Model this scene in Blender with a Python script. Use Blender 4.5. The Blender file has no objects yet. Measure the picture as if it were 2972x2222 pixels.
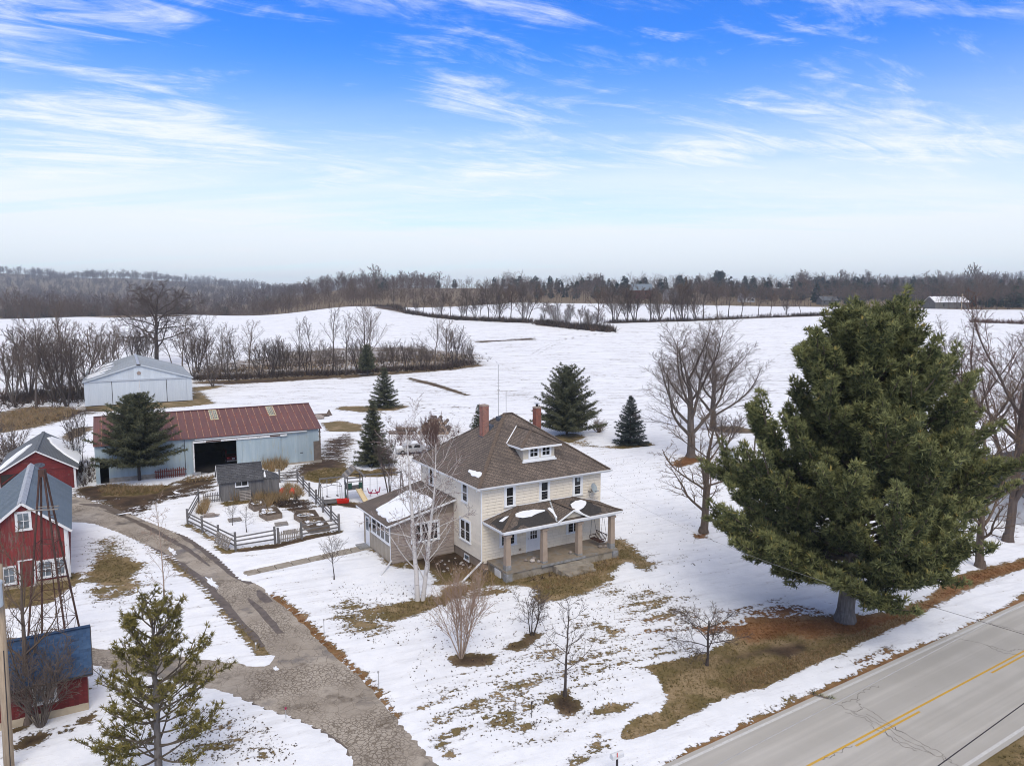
import bpy, math, random
import numpy as np
from mathutils import Vector, Matrix
R = math.radians
sc = bpy.context.scene
COL = sc.collection

# ------------------------------------------------------------------ camera, sky, sun, exposure
CAM_H = 20.0
HAZE = 0.00017
PITCH = math.atan(241 / 2143)
cd = bpy.data.cameras.new("camera")
cam = bpy.data.objects.new("camera", cd)
COL.objects.link(cam)
cam.location = (0, 0, CAM_H)
cam.rotation_euler = (math.pi / 2 - PITCH, 0, 0)
cd.sensor_width = 36
cd.lens = 36 * 2143 / 2972
cd.clip_start = 0.1
cd.clip_end = 20000
sc.camera = cam
sc.cycles.filter_width = 1.0

SUN_EL, SUN_AZ = R(46), R(170)          # azimuth clockwise from +Y: behind the camera, to the right
world = bpy.data.worlds.new("World")
sc.world = world
world.use_nodes = True


def nd(t, ty, ins=None, **attrs):
    n = t.nodes.new("ShaderNode" + ty)
    for k, v in attrs.items():
        setattr(n, k, v)
    for k, v in (ins or {}).items():
        s = n.inputs[k]
        if isinstance(v, bpy.types.NodeSocket):
            t.links.new(v, s)
        else:
            s.default_value = v
    return n


def mth(t, op, a, b=0.0, c=None, clamp=False):
    ins = {0: a, 1: b}
    if c is not None:
        ins[2] = c
    return nd(t, "Math", ins, operation=op, use_clamp=clamp).outputs[0]


def mixc(t, f, a, b, blend="MIX"):
    if isinstance(a, tuple) and len(a) == 3:
        a = a + (1,)
    if isinstance(b, tuple) and len(b) == 3:
        b = b + (1,)
    return nd(t, "Mix", {0: f, 6: a, 7: b}, data_type="RGBA", blend_type=blend).outputs[2]


def sstep(t, x, lo, hi):
    return nd(t, "MapRange", {0: x, 1: lo, 2: hi, 3: 0.0, 4: 1.0}, interpolation_type="SMOOTHSTEP").outputs[0]


def aniso(t, vec, ang, scale):
    """turn first, then stretch: grain that runs along ang on the ground"""
    r = nd(t, "Mapping", {"Vector": vec, "Rotation": (0, 0, -ang)}).outputs[0]
    return nd(t, "Mapping", {"Vector": r, "Scale": scale}).outputs[0]


def noise(t, vec, scale, detail=4, rough=0.55, dist=0.0):
    return nd(t, "TexNoise", {"Vector": vec, "Scale": scale, "Detail": detail, "Roughness": rough, "Distortion": dist}).outputs[0]


def build_world():
    t = world.node_tree
    t.nodes.clear()
    sky = nd(t, "TexSky", sky_type="NISHITA", sun_disc=False, sun_elevation=SUN_EL, sun_rotation=SUN_AZ,
             altitude=300, air_density=1.0, dust_density=0.6, ozone_density=2.2)
    d = nd(t, "TexCoord").outputs["Generated"]
    xyz = nd(t, "SeparateXYZ", {0: d})
    X, Y, Z = xyz.outputs
    deep = nd(t, "HueSaturation", {"Hue": 0.512, "Saturation": 1.45, "Value": 1.0, "Color": sky.outputs[0]}).outputs[0]
    deep = mixc(t, 1.0, deep, (1.15, 1.62, 2.10), "MULTIPLY")
    # flat-layer projection of the cirrus
    zz = mth(t, "ADD", mth(t, "MAXIMUM", Z, 0.0), 0.10)
    u = mth(t, "DIVIDE", X, zz)
    v = mth(t, "DIVIDE", Y, zz)
    uv = nd(t, "CombineXYZ", {0: u, 1: v, 2: 0.0}).outputs[0]
    rot = aniso(t, uv, R(14), (0.66, 1.35, 1))
    wisps = noise(t, rot, 1.5, 12, 0.66, 1.6)
    soft = noise(t, uv, 0.42, 3, 0.5, 0.2)
    fine = noise(t, aniso(t, uv, R(28), (0.75, 2.3, 1)), 2.4, 8, 0.66, 1.4)

    band = noise(t, aniso(t, uv, R(-6), (0.24, 1.2, 1)), 1.0, 8, 0.6, 0.6)

    def blob(u0, v0, ru, rv, ang=0.0):
        m = nd(t, "Mapping", {"Vector": nd(t, "CombineXYZ", {0: mth(t, "SUBTRACT", u, u0), 1: mth(t, "SUBTRACT", v, v0), 2: 0.0}).outputs[0],
                              "Rotation": (0, 0, ang), "Scale": (1 / ru, 1 / rv, 1)}).outputs[0]
        l = nd(t, "VectorMath", {0: m}, operation="LENGTH").outputs["Value"]
        return mth(t, "SUBTRACT", 1.0, sstep(t, l, 0.15, 1.0))
    dens = mth(t, "ADD", 0.22, mth(t, "MULTIPLY", mth(t, "SUBTRACT", wisps, 0.5), 2.1))
    dens = mth(t, "ADD", dens, mth(t, "MULTIPLY", mth(t, "SUBTRACT", soft, 0.5), 0.9))
    dens = mth(t, "ADD", dens, mth(t, "MULTIPLY", mth(t, "SUBTRACT", fine, 0.5), 1.9))
    for (u0, v0, ru, rv, ang, w) in CLOUDS:
        dens = mth(t, "ADD", dens, mth(t, "MULTIPLY", blob(u0, v0, ru, rv, ang), w))
    clouds = sstep(t, dens, 0.16, 1.22)
    # unseen white overcast, added above the view to whiten the ambient light
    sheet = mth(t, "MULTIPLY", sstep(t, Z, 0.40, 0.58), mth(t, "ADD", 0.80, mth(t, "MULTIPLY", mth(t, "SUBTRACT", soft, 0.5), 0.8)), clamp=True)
    veil = mth(t, "SUBTRACT", 1.0, sstep(t, Z, 0.05, 0.33))
    veil = mth(t, "POWER", veil, 1.25)
    veil = mth(t, "MULTIPLY", veil, mth(t, "ADD", 0.30, mth(t, "MULTIPLY", band, 1.55)), clamp=True)
    white = mixc(t, 1.0, (9.8, 10.1, 10.4), (1, 1, 1), "MULTIPLY")
    c = mixc(t, mth(t, "MULTIPLY", veil, 0.94), deep, (9.6, 10.0, 10.3))
    c = mixc(t, mth(t, "MULTIPLY", clouds, 0.86), c, white)
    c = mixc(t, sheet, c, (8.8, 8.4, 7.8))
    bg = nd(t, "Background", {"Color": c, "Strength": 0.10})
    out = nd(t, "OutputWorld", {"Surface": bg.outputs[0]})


# cirrus banks: where they lie on the cloud layer (u to the right, v away), their radii, turn, weight
CLOUDS = [(-1.55, 2.85, .75, .42, .15, .50), (-1.9, 3.35, 1.2, .50, .1, .52), (-1.2, 3.1, .45, .32, -.4, .42), (.85, 3.3, .62, .36, .1, .62), (1.7, 3.2, .85, .30, .05, .52),
          (-.15, 2.7, .30, .22, 0, .36), (-.05, 3.7, .50, .32, .3, .40), (-1.3, 2.05, .7, .35, .3, .36), (1.5, 2.9, .8, .35, .2, .30), (-.9, 3.7, .5, .25, 0, .3)]
build_world()

sd = bpy.data.lights.new("sun", "SUN")
sun = bpy.data.objects.new("sun", sd)
COL.objects.link(sun)
sd.energy = 2.0
sd.angle = R(34)
sd.color = (1.0, 0.93, 0.82)
sdir = Vector((math.sin(SUN_AZ) * math.cos(SUN_EL), math.cos(SUN_AZ) * math.cos(SUN_EL), math.sin(SUN_EL)))
sun.rotation_euler = sdir.to_track_quat("Z", "Y").to_euler()
sun.location = sdir * 60

vs = sc.view_settings
vs.view_transform = "Standard"
vs.look = "None"
vs.exposure = 0.12
vs.gamma = 1.0
vs.use_curve_mapping = False

# ------------------------------------------------------------------ where a pixel of the photograph lies on the land
PC, PS = math.cos(PITCH), math.sin(PITCH)
FPX = 2143.0


def ray(x, y):
    a = (x - 1486) / FPX
    b = -(y - 1111) / FPX
    return a, PC + b * PS, -PS + b * PC


def lut(ys, zs, sm=35):
    g = np.arange(0, 7000, 5.0)
    z = np.interp(g, ys, zs)
    k = int(sm / 5) * 2 + 1
    zp = np.concatenate([np.full(k, z[0]), z, np.full(k, z[-1])])
    return g, np.convolve(zp, np.ones(k) / k, "same")[k:-k]


LC = lut([0, 165, 240, 330, 460, 600, 700, 950, 1300, 2000, 7000], [0, 0, 2.5, 8.5, 13.5, 14.6, 20, 35, 38, 30, 20], 25)
LL = lut([0, 165, 240, 330, 400, 430, 480, 560, 800, 1200, 1600, 2100, 2600, 3300, 7000], [0, 0, 2.0, 6, 8.6, 8.8, 6, 0, -2, 4, 18, 55, 88, 88, 60], 15)
HX = [-2400, -1800, -1695, -1475, -1410, -1170, -1120, -1000, -590, -300]
HZ = [30, 26, 14, 2, 10, -4, -18, -20, -30, -40]


def sst(x, lo, hi):
    q = np.clip((x - lo) / (hi - lo), 0, 1)
    return q * q * (3 - 2 * q)


def T(X, Y):
    X = np.asarray(X, float)
    Y = np.asarray(Y, float)
    a = X / np.maximum(Y, 60)
    w = 1 - sst(a, -0.40, -0.20)
    c = np.interp(Y, *LC) + 3.0 * np.exp(-((X + 98) / 60) ** 2 - ((Y - 445) / 55) ** 2)
    c = c + sst(Y, 1300, 2500) * np.interp(X / np.maximum(Y, 60) * 2500, [700, 1226, 1500, 1730, 2600], [0, 36, 44, 62, 60])
    l = np.interp(Y, *LL) + sst(Y, 1500, 2600) * np.interp(X, HX, HZ)
    l = l + 3.0 * np.exp(-((X + 200) / 70) ** 2 - ((Y - 440) / 45) ** 2)
    return c * (1 - w) + l * w


def at(x, y, z=0.0):
    a, b, c = ray(x, y)
    t = (z - CAM_H) / c
    return Vector((a * t, b * t, z))


def G(x, y):
    a, b, c = ray(x, y)
    t0 = 8.0
    t = t0
    while t < 4000:
        t1 = t * 1.012
        if CAM_H + c * t1 < float(T(a * t1, b * t1)):
            lo, hi = t, t1
            for _ in range(25):
                m = (lo + hi) / 2
                if CAM_H + c * m < float(T(a * m, b * m)):
                    hi = m
                else:
                    lo = m
            return Vector((a * lo, b * lo, float(T(a * lo, b * lo))))
        t = t1
    return Vector((a * 4000, b * 4000, 0))


def top_z(P, y):
    """height above the ground at P of what stands at P and ends at picture row y"""
    a, b, c = ray(1486, y)
    return CAM_H + c * (P[1] / b) - P[2]


# ------------------------------------------------------------------ objects
def tag(o, label=None, cat=None, group=None, kind=None):
    if label:
        o["label"] = label
    if cat:
        o["category"] = cat
    if group:
        o["group"] = group
    if kind:
        o["kind"] = kind
    return o


def thing(name, label, cat, loc=(0, 0, 0), rz=0.0, group=None):
    o = bpy.data.objects.new(name, None)
    COL.objects.link(o)
    o.empty_display_size = 0.3
    o.location = loc
    o.rotation_euler = (0, 0, rz)
    return tag(o, label, cat, group)


def link(name, me, parent=None, loc=None, rot=None, scale=None, label=None):
    o = bpy.data.objects.new(name, me)
    COL.objects.link(o)
    if parent is not None:
        o.parent = parent
    if loc is not None:
        o.location = loc
    if rot is not None:
        o.rotation_euler = rot
    if scale is not None:
        o.scale = scale
    if label:
        o["label"] = label
    return o


def np_mesh(name, V, F, mat, tint=None, smooth=False):
    """V (n,3), F (m,k) with k = 3 or 4"""
    me = bpy.data.meshes.new(name)
    V = np.ascontiguousarray(V, np.float32)
    F = np.ascontiguousarray(F, np.int32)
    m, k = F.shape
    me.vertices.add(len(V))
    me.vertices.foreach_set("co", V.ravel())
    me.loops.add(m * k)
    me.loops.foreach_set("vertex_index", F.ravel())
    me.polygons.add(m)
    me.polygons.foreach_set("loop_start", np.arange(0, m * k, k, dtype=np.int32))
    try:
        me.polygons.foreach_set("loop_total", np.full(m, k, np.int32))
    except Exception:
        pass
    if tint is not None:
        a = me.attributes.new("tint", "FLOAT", "POINT")
        a.data.foreach_set("value", np.ascontiguousarray(tint, np.float32))
    if smooth:
        me.polygons.foreach_set("use_smooth", np.ones(m, bool))
    me.update(calc_edges=True)
    me.validate()
    if mat:
        me.materials.append(mat)
    return me


class MB:
    def __init__(s, M=None):
        s.v, s.f, s.M = [], [], M

    def add(s, vs_, fs):
        b = len(s.v)
        for p in vs_:
            p = Vector(p)
            s.v.append(s.M @ p if s.M is not None else p)
        s.f += [tuple(b + i for i in f) for f in fs]
        return s

    def box(s, x0, y0, z0, x1, y1, z1):
        return s.add([(x0, y0, z0), (x1, y0, z0), (x1, y1, z0), (x0, y1, z0), (x0, y0, z1), (x1, y0, z1), (x1, y1, z1), (x0, y1, z1)],
                     [(0, 3, 2, 1), (4, 5, 6, 7), (0, 1, 5, 4), (1, 2, 6, 5), (2, 3, 7, 6), (3, 0, 4, 7)])

    def bar(s, p, q, w, h, up=(0, 0, 1)):
        p, q = Vector(p), Vector(q)
        d = (q - p).normalized()
        u = Vector(up)
        if abs(d.dot(u)) > 0.98:
            u = Vector((1, 0, 0))
        a = d.cross(u).normalized() * w / 2
        b = a.cross(d).normalized() * h / 2
        vs_ = [p - a - b, p + a - b, p + a + b, p - a + b, q - a - b, q + a - b, q + a + b, q - a + b]
        return s.add(vs_, [(0, 1, 2, 3), (7, 6, 5, 4), (0, 4, 5, 1), (1, 5, 6, 2), (2, 6, 7, 3), (3, 7, 4, 0)])

    def tube(s, pts, rad, n=8, cap=True):
        pts = [Vector(p) for p in pts]
        if not isinstance(rad, (list, tuple)):
            rad = [rad] * len(pts)
        vs_, fs = [], []
        for i, p in enumerate(pts):
            d = (pts[min(i + 1, len(pts) - 1)] - pts[max(i - 1, 0)]).normalized()
            u = Vector((0, 0, 1)) if abs(d.z) < 0.9 else Vector((1, 0, 0))
            a = d.cross(u).normalized()
            b = a.cross(d)
            for k in range(n):
                g = 2 * math.pi * k / n
                vs_.append(p + (a * math.cos(g) + b * math.sin(g)) * rad[i])
        for i in range(len(pts) - 1):
            for k in range(n):
                k2 = (k + 1) % n
                fs.append((i * n + k, i * n + k2, (i + 1) * n + k2, (i + 1) * n + k))
        if cap:
            fs.append(tuple(range(n - 1, -1, -1)))
            fs.append(tuple((len(pts) - 1) * n + k for k in range(n)))
        return s.add(vs_, fs)

    def prism(s, poly, vec):
        n = len(poly)
        vec = Vector(vec)
        a = [Vector(p) for p in poly]
        b = [p + vec for p in a]
        fs = [tuple(range(n - 1, -1, -1)), tuple(range(n, 2 * n))]
        fs += [(i, (i + 1) % n, n + (i + 1) % n, n + i) for i in range(n)]
        return s.add(a + b, fs)

    def lathe(s, c, prof, n=12):
        c = Vector(c)
        vs_, fs = [], []
        for r, z in prof:
            for k in range(n):
                g = 2 * math.pi * k / n
                vs_.append(c + Vector((r * math.cos(g), r * math.sin(g), z)))
        for i in range(len(prof) - 1):
            for k in range(n):
                k2 = (k + 1) % n
                fs.append((i * n + k, i * n + k2, (i + 1) * n + k2, (i + 1) * n + k))
        return s.add(vs_, fs)

    def ball(s, c, rx, ry, rz, n=10, m=6, rng=None, j=0.0):
        c = Vector(c)
        vs_, fs = [], []
        for i in range(m + 1):
            th = math.pi * i / m
            for k in range(n):
                g = 2 * math.pi * k / n
                q = 1 + (rng.uniform(-j, j) if rng else 0)
                vs_.append(c + Vector((rx * math.sin(th) * math.cos(g) * q, ry * math.sin(th) * math.sin(g) * q, rz * math.cos(th) * q)))
        for i in range(m):
            for k in range(n):
                k2 = (k + 1) % n
                fs.append((i * n + k, (i + 1) * n + k, (i + 1) * n + k2, i * n + k2))
        return s.add(vs_, fs)

    def mesh(s, name, mat, smooth=False, uv=True):
        me = bpy.data.meshes.new(name)
        me.from_pydata([tuple(p) for p in s.v], [], s.f)
        if uv and len(s.f) < 20000:
            L = me.uv_layers.new(name="UVMap")
            co = np.zeros(len(s.f) and len(me.loops) * 2)
            for p in me.polygons:
                n = p.normal
                if abs(n.z) > 0.995:
                    tx, ty = Vector((1, 0, 0)), Vector((0, 1, 0))
                else:
                    tx = Vector((0, 0, 1)).cross(n).normalized()
                    ty = n.cross(tx)
                for li in p.loop_indices:
                    q = me.vertices[me.loops[li].vertex_index].co
                    co[2 * li] = q.dot(tx)
                    co[2 * li + 1] = q.dot(ty)
            L.data.foreach_set("uv", co)
        if smooth:
            for p in me.polygons:
                p.use_smooth = True
        me.materials.append(mat)
        return me

    def build(s, name, mat, parent=None, smooth=False, label=None):
        return link(name, s.mesh(name, mat, smooth), parent, label=label)


# ------------------------------------------------------------------ materials
def new_mat(name):
    m = bpy.data.materials.new(name)
    m.use_nodes = True
    t = m.node_tree
    t.nodes.clear()
    p = nd(t, "BsdfPrincipled")
    out = nd(t, "OutputMaterial", {"Surface": p.outputs[0]})
    return m, t, p


def put(t, p, k, v):
    if isinstance(v, bpy.types.NodeSocket):
        t.links.new(v, p.inputs[k])
    else:
        if isinstance(v, tuple) and len(v) == 3:
            v = v + (1,)
        p.inputs[k].default_value = v


def bump(t, p, h, strength=0.5, dist=0.02):
    b = nd(t, "Bump", {"Height": h, "Strength": strength, "Distance": dist})
    t.links.new(b.outputs[0], p.inputs["Normal"])


def pm(name, c1, c2=None, scale=3.0, rough=0.8, bs=0.0, bscale=40, bdist=0.01, rnd=0.0, c3=None, s3=0.6, lo3=0.55, hi3=0.65, stretch=None, metal=0.0, spec=0.3, detail=5):
    """weathered surface: two colours by noise, an optional third in patches, grain relief, per-piece variation"""
    m, t, p = new_mat(name)
    co = nd(t, "TexCoord").outputs["Object"]
    if rnd:
        r = nd(t, "ObjectInfo").outputs["Random"]
        co = nd(t, "VectorMath", {0: co, 1: nd(t, "CombineXYZ", {0: mth(t, "MULTIPLY", r, 37.0), 1: mth(t, "MULTIPLY", r, 91.0), 2: mth(t, "MULTIPLY", r, 53.0)}).outputs[0]}, operation="ADD").outputs[0]
    if stretch:
        co = nd(t, "Mapping", {"Vector": co, "Scale": stretch}).outputs[0]
    c = c1 if c2 is None else mixc(t, sstep(t, noise(t, co, scale, detail, 0.6), 0.33, 0.67), c1, c2)
    if c3 is not None:
        c = mixc(t, sstep(t, noise(t, co, s3, 7, 0.65), lo3, hi3), c, c3)
    if rnd:
        v = mth(t, "ADD", 1.0 - rnd, mth(t, "MULTIPLY", r, 2 * rnd))
        if isinstance(c, tuple):
            c = c + (1,) if len(c) == 3 else c
        c = nd(t, "HueSaturation", {"Value": v, "Color": c}).outputs[0]
    put(t, p, "Base Color", c)
    put(t, p, "Roughness", rough)
    put(t, p, "Metallic", metal)
    put(t, p, "Specular IOR Level", spec)
    if bs:
        bump(t, p, noise(t, co, bscale, 4, 0.6), bs, bdist)
    return m


def shingle_mat(name, c1, c2, dark, w=0.32, h=0.145, streak=True):
    m, t, p = new_mat(name)
    uv = nd(t, "TexCoord").outputs["UV"]
    b = nd(t, "TexBrick", {"Vector": uv, "Color1": c1 + (1,), "Color2": c2 + (1,), "Mortar": dark + (1,), "Scale": 1.0, "Mortar Size": 0.022, "Mortar Smooth": 0.3,
                           "Bias": 0.0, "Brick Width": w, "Row Height": h}, offset=0.37, squash=1.0)
    n1 = noise(t, uv, 0.55, 5, 0.6)
    n2 = noise(t, nd(t, "Mapping", {"Vector": uv, "Scale": (1.6, 0.25, 1)}).outputs[0], 1.0, 5, 0.65)
    c = mixc(t, sstep(t, n1, 0.4, 0.65), b.outputs[0], mixc(t, 0.45, b.outputs[0], dark))
    if streak:
        c = mixc(t, mth(t, "MULTIPLY", sstep(t, n2, 0.52, 0.70), 0.55), c, dark)
    c = mixc(t, mth(t, "MULTIPLY", sstep(t, noise(t, uv, 38, 3, 0.7), 0.45, 0.75), 0.35), c, mixc(t, 0.5, c, (0.30, 0.27, 0.24)))
    put(t, p, "Base Color", c)
    put(t, p, "Roughness", 0.9)
    sep = nd(t, "SeparateXYZ", {0: uv})
    row = mth(t, "FRACT", mth(t, "DIVIDE", sep.outputs[1], h))
    hgt = mth(t, "ADD", mth(t, "MULTIPLY", mth(t, "SUBTRACT", 1.0, row), 0.8), mth(t, "MULTIPLY", noise(t, uv, 60, 3), 0.25))
    bump(t, p, hgt, 0.8, 0.012)
    return m


def brick_mat(name, c1, c2, mortar):
    m, t, p = new_mat(name)
    uv = nd(t, "TexCoord").outputs["UV"]
    b = nd(t, "TexBrick", {"Vector": uv, "Color1": c1 + (1,), "Color2": c2 + (1,), "Mortar": mortar + (1,), "Scale": 1.0, "Mortar Size": 0.012, "Mortar Smooth": 0.1,
                           "Bias": -0.2, "Brick Width": 0.215, "Row Height": 0.08})
    c = mixc(t, mth(t, "MULTIPLY", sstep(t, noise(t, uv, 3.0, 5), 0.45, 0.7), 0.5), b.outputs[0], (0.10, 0.06, 0.05))
    put(t, p, "Base Color", c)
    put(t, p, "Roughness", 0.9)
    bump(t, p, mth(t, "SUBTRACT", 1.0, b.outputs["Fac"]), 0.8, 0.012)
    return m


def rib_mat(name, c1, c2, pitch, rough=0.5, metal=0.0, stain=None, depth=0.012, stain_lo=0.56, stain_hi=0.72):
    """sheet metal with pressed ribs running up the sheet"""
    m, t, p = new_mat(name)
    uv = nd(t, "TexCoord").outputs["UV"]
    r = nd(t, "ObjectInfo").outputs["Random"]
    off = nd(t, "VectorMath", {0: uv, 1: nd(t, "CombineXYZ", {0: mth(t, "MULTIPLY", r, 11.3), 1: mth(t, "MULTIPLY", r, 7.1), 2: 0.0}).outputs[0]}, operation="ADD").outputs[0]
    st = nd(t, "Mapping", {"Vector": off, "Scale": (2.2, 0.30, 1)}).outputs[0]
    c = mixc(t, sstep(t, noise(t, st, 1.0, 6, 0.6), 0.35, 0.68), c1, c2)
    if stain:
        c = mixc(t, sstep(t, noise(t, st, 1.7, 7, 0.65), stain_lo, stain_hi), c, stain)
    c = nd(t, "HueSaturation", {"Value": mth(t, "ADD", 0.93, mth(t, "MULTIPLY", r, 0.14)), "Color": c}).outputs[0]
    put(t, p, "Base Color", c)
    put(t, p, "Roughness", rough)
    put(t, p, "Metallic", metal)
    sep = nd(t, "SeparateXYZ", {0: uv})
    w = mth(t, "SINE", mth(t, "MULTIPLY", sep.outputs[0], 2 * math.pi / pitch))
    bump(t, p, w, 0.7, depth)
    return m


def leaf_mat(name, dark, light, warm, warm_at=0.86):
    m, t, p = new_mat(name)
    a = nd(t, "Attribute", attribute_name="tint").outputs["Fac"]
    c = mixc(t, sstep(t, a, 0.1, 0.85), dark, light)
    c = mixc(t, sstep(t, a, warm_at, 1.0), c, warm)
    put(t, p, "Base Color", c)
    put(t, p, "Roughness", 0.75)
    put(t, p, "Specular IOR Level", 0.25)
    tr = nd(t, "BsdfTranslucent", {"Color": c})
    mx = nd(t, "MixShader", {0: 0.28, 1: p.outputs[0], 2: tr.outputs[0]})
    t.links.new(mx.outputs[0], t.nodes["Material Output"].inputs[0])
    return m


def bark_mat(name, c1, c2, tip=None):
    m, t, p = new_mat(name)
    co = nd(t, "TexCoord").outputs["Object"]
    st = nd(t, "Mapping", {"Vector": co, "Scale": (9, 9, 1.6)}).outputs[0]
    c = mixc(t, sstep(t, noise(t, st, 1.0, 5, 0.65), 0.3, 0.7), c1, c2)
    if tip:
        a = nd(t, "Attribute", attribute_name="tint").outputs["Fac"]
        c = mixc(t, a, c, tip)
    put(t, p, "Base Color", c)
    put(t, p, "Roughness", 0.9)
    put(t, p, "Specular IOR Level", 0.15)
    bump(t, p, noise(t, st, 2.0, 4), 0.5, 0.03)
    return m


def birch_mat():
    m, t, p = new_mat("birch_bark")
    co = nd(t, "TexCoord").outputs["Object"]
    st = nd(t, "Mapping", {"Vector": co, "Scale": (3, 3, 14)}).outputs[0]
    c = mixc(t, sstep(t, noise(t, st, 1.0, 5, 0.7), 0.60, 0.68), (0.60, 0.56, 0.52), (0.05, 0.04, 0.035))
    a = nd(t, "Attribute", attribute_name="tint").outputs["Fac"]
    c = mixc(t, sstep(t, a, 0.45, 0.9), c, (0.17, 0.105, 0.085))
    put(t, p, "Base Color", c)
    put(t, p, "Roughness", 0.75)
    return m


M = {}
M["snow"] = pm("snow", (0.80, 0.82, 0.85), (0.86, 0.87, 0.89), 4, 0.75, 0.35, 14, 0.02)
M["siding"] = None
M["trim"] = pm("white_trim", (0.74, 0.75, 0.76), (0.80, 0.80, 0.79), 3, 0.55, 0.1, 50)
M["gutter"] = pm("white_gutter", (0.76, 0.77, 0.78), (0.70, 0.70, 0.69), 1.5, 0.4)
M["glass"] = None
M["roof"] = shingle_mat("brown_shingles", (0.135, 0.104, 0.082), (0.215, 0.165, 0.128), (0.045, 0.035, 0.030))
M["ridge"] = pm("ridge_shingles", (0.105, 0.078, 0.060), (0.150, 0.112, 0.085), 6, 0.9, 0.4, 60)
M["wetroof"] = shingle_mat("wet_shingles", (0.034, 0.030, 0.028), (0.046, 0.040, 0.036), (0.020, 0.018, 0.018), streak=False)
M["concrete"] = pm("old_concrete", (0.27, 0.235, 0.19), (0.35, 0.31, 0.25), 1.6, 0.9, 0.3, 30, 0.01, c3=(0.20, 0.165, 0.115), s3=0.9, lo3=0.52, hi3=0.66)
M["slab"] = pm("porch_concrete", (0.23, 0.185, 0.135), (0.29, 0.235, 0.175), 2.2, 0.85, 0.2, 30, 0.01, c3=(0.25, 0.24, 0.22), s3=0.8, lo3=0.5, hi3=0.65)
M["bluecrete"] = pm("grey_concrete", (0.28, 0.28, 0.28), (0.20, 0.19, 0.17), 3, 0.9, 0.3, 40, 0.01, c3=(0.30, 0.31, 0.33), s3=0.8)
M["found"] = pm("tan_foundation", (0.26, 0.20, 0.15), (0.31, 0.245, 0.18), 1.4, 0.9, 0.3, 30, 0.01)
M["column"] = pm("tan_stucco", (0.33, 0.255, 0.195), (0.38, 0.30, 0.235), 2, 0.85, 0.2, 60, 0.005)
M["brick"] = brick_mat("pitted_brick", (0.30, 0.085, 0.05), (0.19, 0.048, 0.033), (0.40, 0.30, 0.25))
M["brick2"] = brick_mat("red_brick", (0.32, 0.085, 0.045), (0.24, 0.06, 0.035), (0.24, 0.15, 0.12))
M["cap"] = pm("mortar_cap", (0.34, 0.27, 0.22), (0.26, 0.20, 0.17), 5, 0.9)
M["flash"] = pm("tar_flashing", (0.05, 0.06, 0.08), (0.11, 0.12, 0.14), 6, 0.6)
M["dark"] = pm("dark_metal", (0.03, 0.028, 0.028), (0.05, 0.04, 0.04), 4, 0.6)
M["rust"] = pm("rusty_steel", (0.055, 0.030, 0.024), (0.085, 0.042, 0.03), 6, 0.85, 0.2, 60)
M["galv"] = pm("galvanised_steel", (0.42, 0.45, 0.48), (0.50, 0.52, 0.54), 5, 0.45, metal=0.3)
M["door"] = pm("white_door_paint", (0.72, 0.73, 0.75), (0.77, 0.77, 0.78), 2, 0.45)
M["addwall"] = pm("grey_beige_siding", (0.30, 0.245, 0.20), (0.345, 0.285, 0.24), 1.5, 0.85, 0.15, 40, 0.005, rnd=0.04)
M["boardbat"] = pm("cream_boards", (0.46, 0.41, 0.33), (0.52, 0.47, 0.385), 2, 0.8, 0.1, 40, 0.004, rnd=0.06)
M["batten"] = pm("brown_battens", (0.20, 0.16, 0.125), (0.25, 0.2, 0.155), 3, 0.85)
M["redboard"] = pm("weathered_red_boards", (0.215, 0.030, 0.028), (0.150, 0.036, 0.034), 1.3, 0.85, 0.3, 40, 0.006, rnd=0.16, c3=(0.17, 0.12, 0.10), s3=1.1, lo3=0.51, hi3=0.68, stretch=(5, 5, 0.7))
M["redpaint"] = pm("dark_red_boards", (0.145, 0.020, 0.019), (0.105, 0.017, 0.017), 1.5, 0.8, 0.2, 40, 0.005, rnd=0.12, c3=(0.14, 0.085, 0.075), s3=1.0, lo3=0.60, hi3=0.72, stretch=(0.8, 1, 6))
M["oldwhite"] = pm("peeling_white_paint", (0.60, 0.59, 0.57), (0.68, 0.67, 0.65), 2, 0.75, c3=(0.27, 0.22, 0.18), s3=3.0, lo3=0.58, hi3=0.66)
M["stonefound"] = pm("plastered_foundation", (0.44, 0.36, 0.25), (0.36, 0.29, 0.20), 1.5, 0.9, 0.3, 20, 0.01)
M["metalroof"] = rib_mat("grey_ribbed_roof", (0.150, 0.185, 0.215), (0.185, 0.22, 0.25), 0.10, 0.42, 0.25, None, 0.006)
M["ridgecap"] = pm("galvanised_ridge", (0.36, 0.37, 0.38), (0.46, 0.47, 0.48), 2.5, 0.5, metal=0.2, c3=(0.28, 0.27, 0.26), s3=1.5)
M["greyroof"] = shingle_mat("grey_shingles", (0.13, 0.145, 0.16), (0.155, 0.17, 0.185), (0.075, 0.082, 0.09), streak=False)
M["barnblue"] = rib_mat("pale_blue_corrugated", (0.30, 0.37, 0.395), (0.365, 0.43, 0.445), 0.076, 0.55, 0.0, (0.33, 0.34, 0.27), 0.008, 0.53, 0.72)
M["barnroof"] = rib_mat("rusty_red_roof", (0.150, 0.060, 0.054), (0.112, 0.050, 0.050), 0.19, 0.6, 0.0, (0.20, 0.058, 0.032), 0.008, 0.54, 0.68)
M["seam"] = pm("rust_streaked_seam", (0.42, 0.30, 0.22), (0.24, 0.075, 0.035), 1.4, 0.7, c3=(0.22, 0.06, 0.035), s3=0.9, lo3=0.46, hi3=0.58)
M["shedblue"] = rib_mat("pale_steel_panel", (0.51, 0.55, 0.575), (0.56, 0.595, 0.615), 0.30, 0.45, 0.0, None, 0.004)
M["shedroof"] = rib_mat("grey_steel_roof", (0.36, 0.385, 0.40), (0.42, 0.44, 0.45), 0.30, 0.45, 0.15, (0.30, 0.285, 0.27), 0.008)
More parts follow.
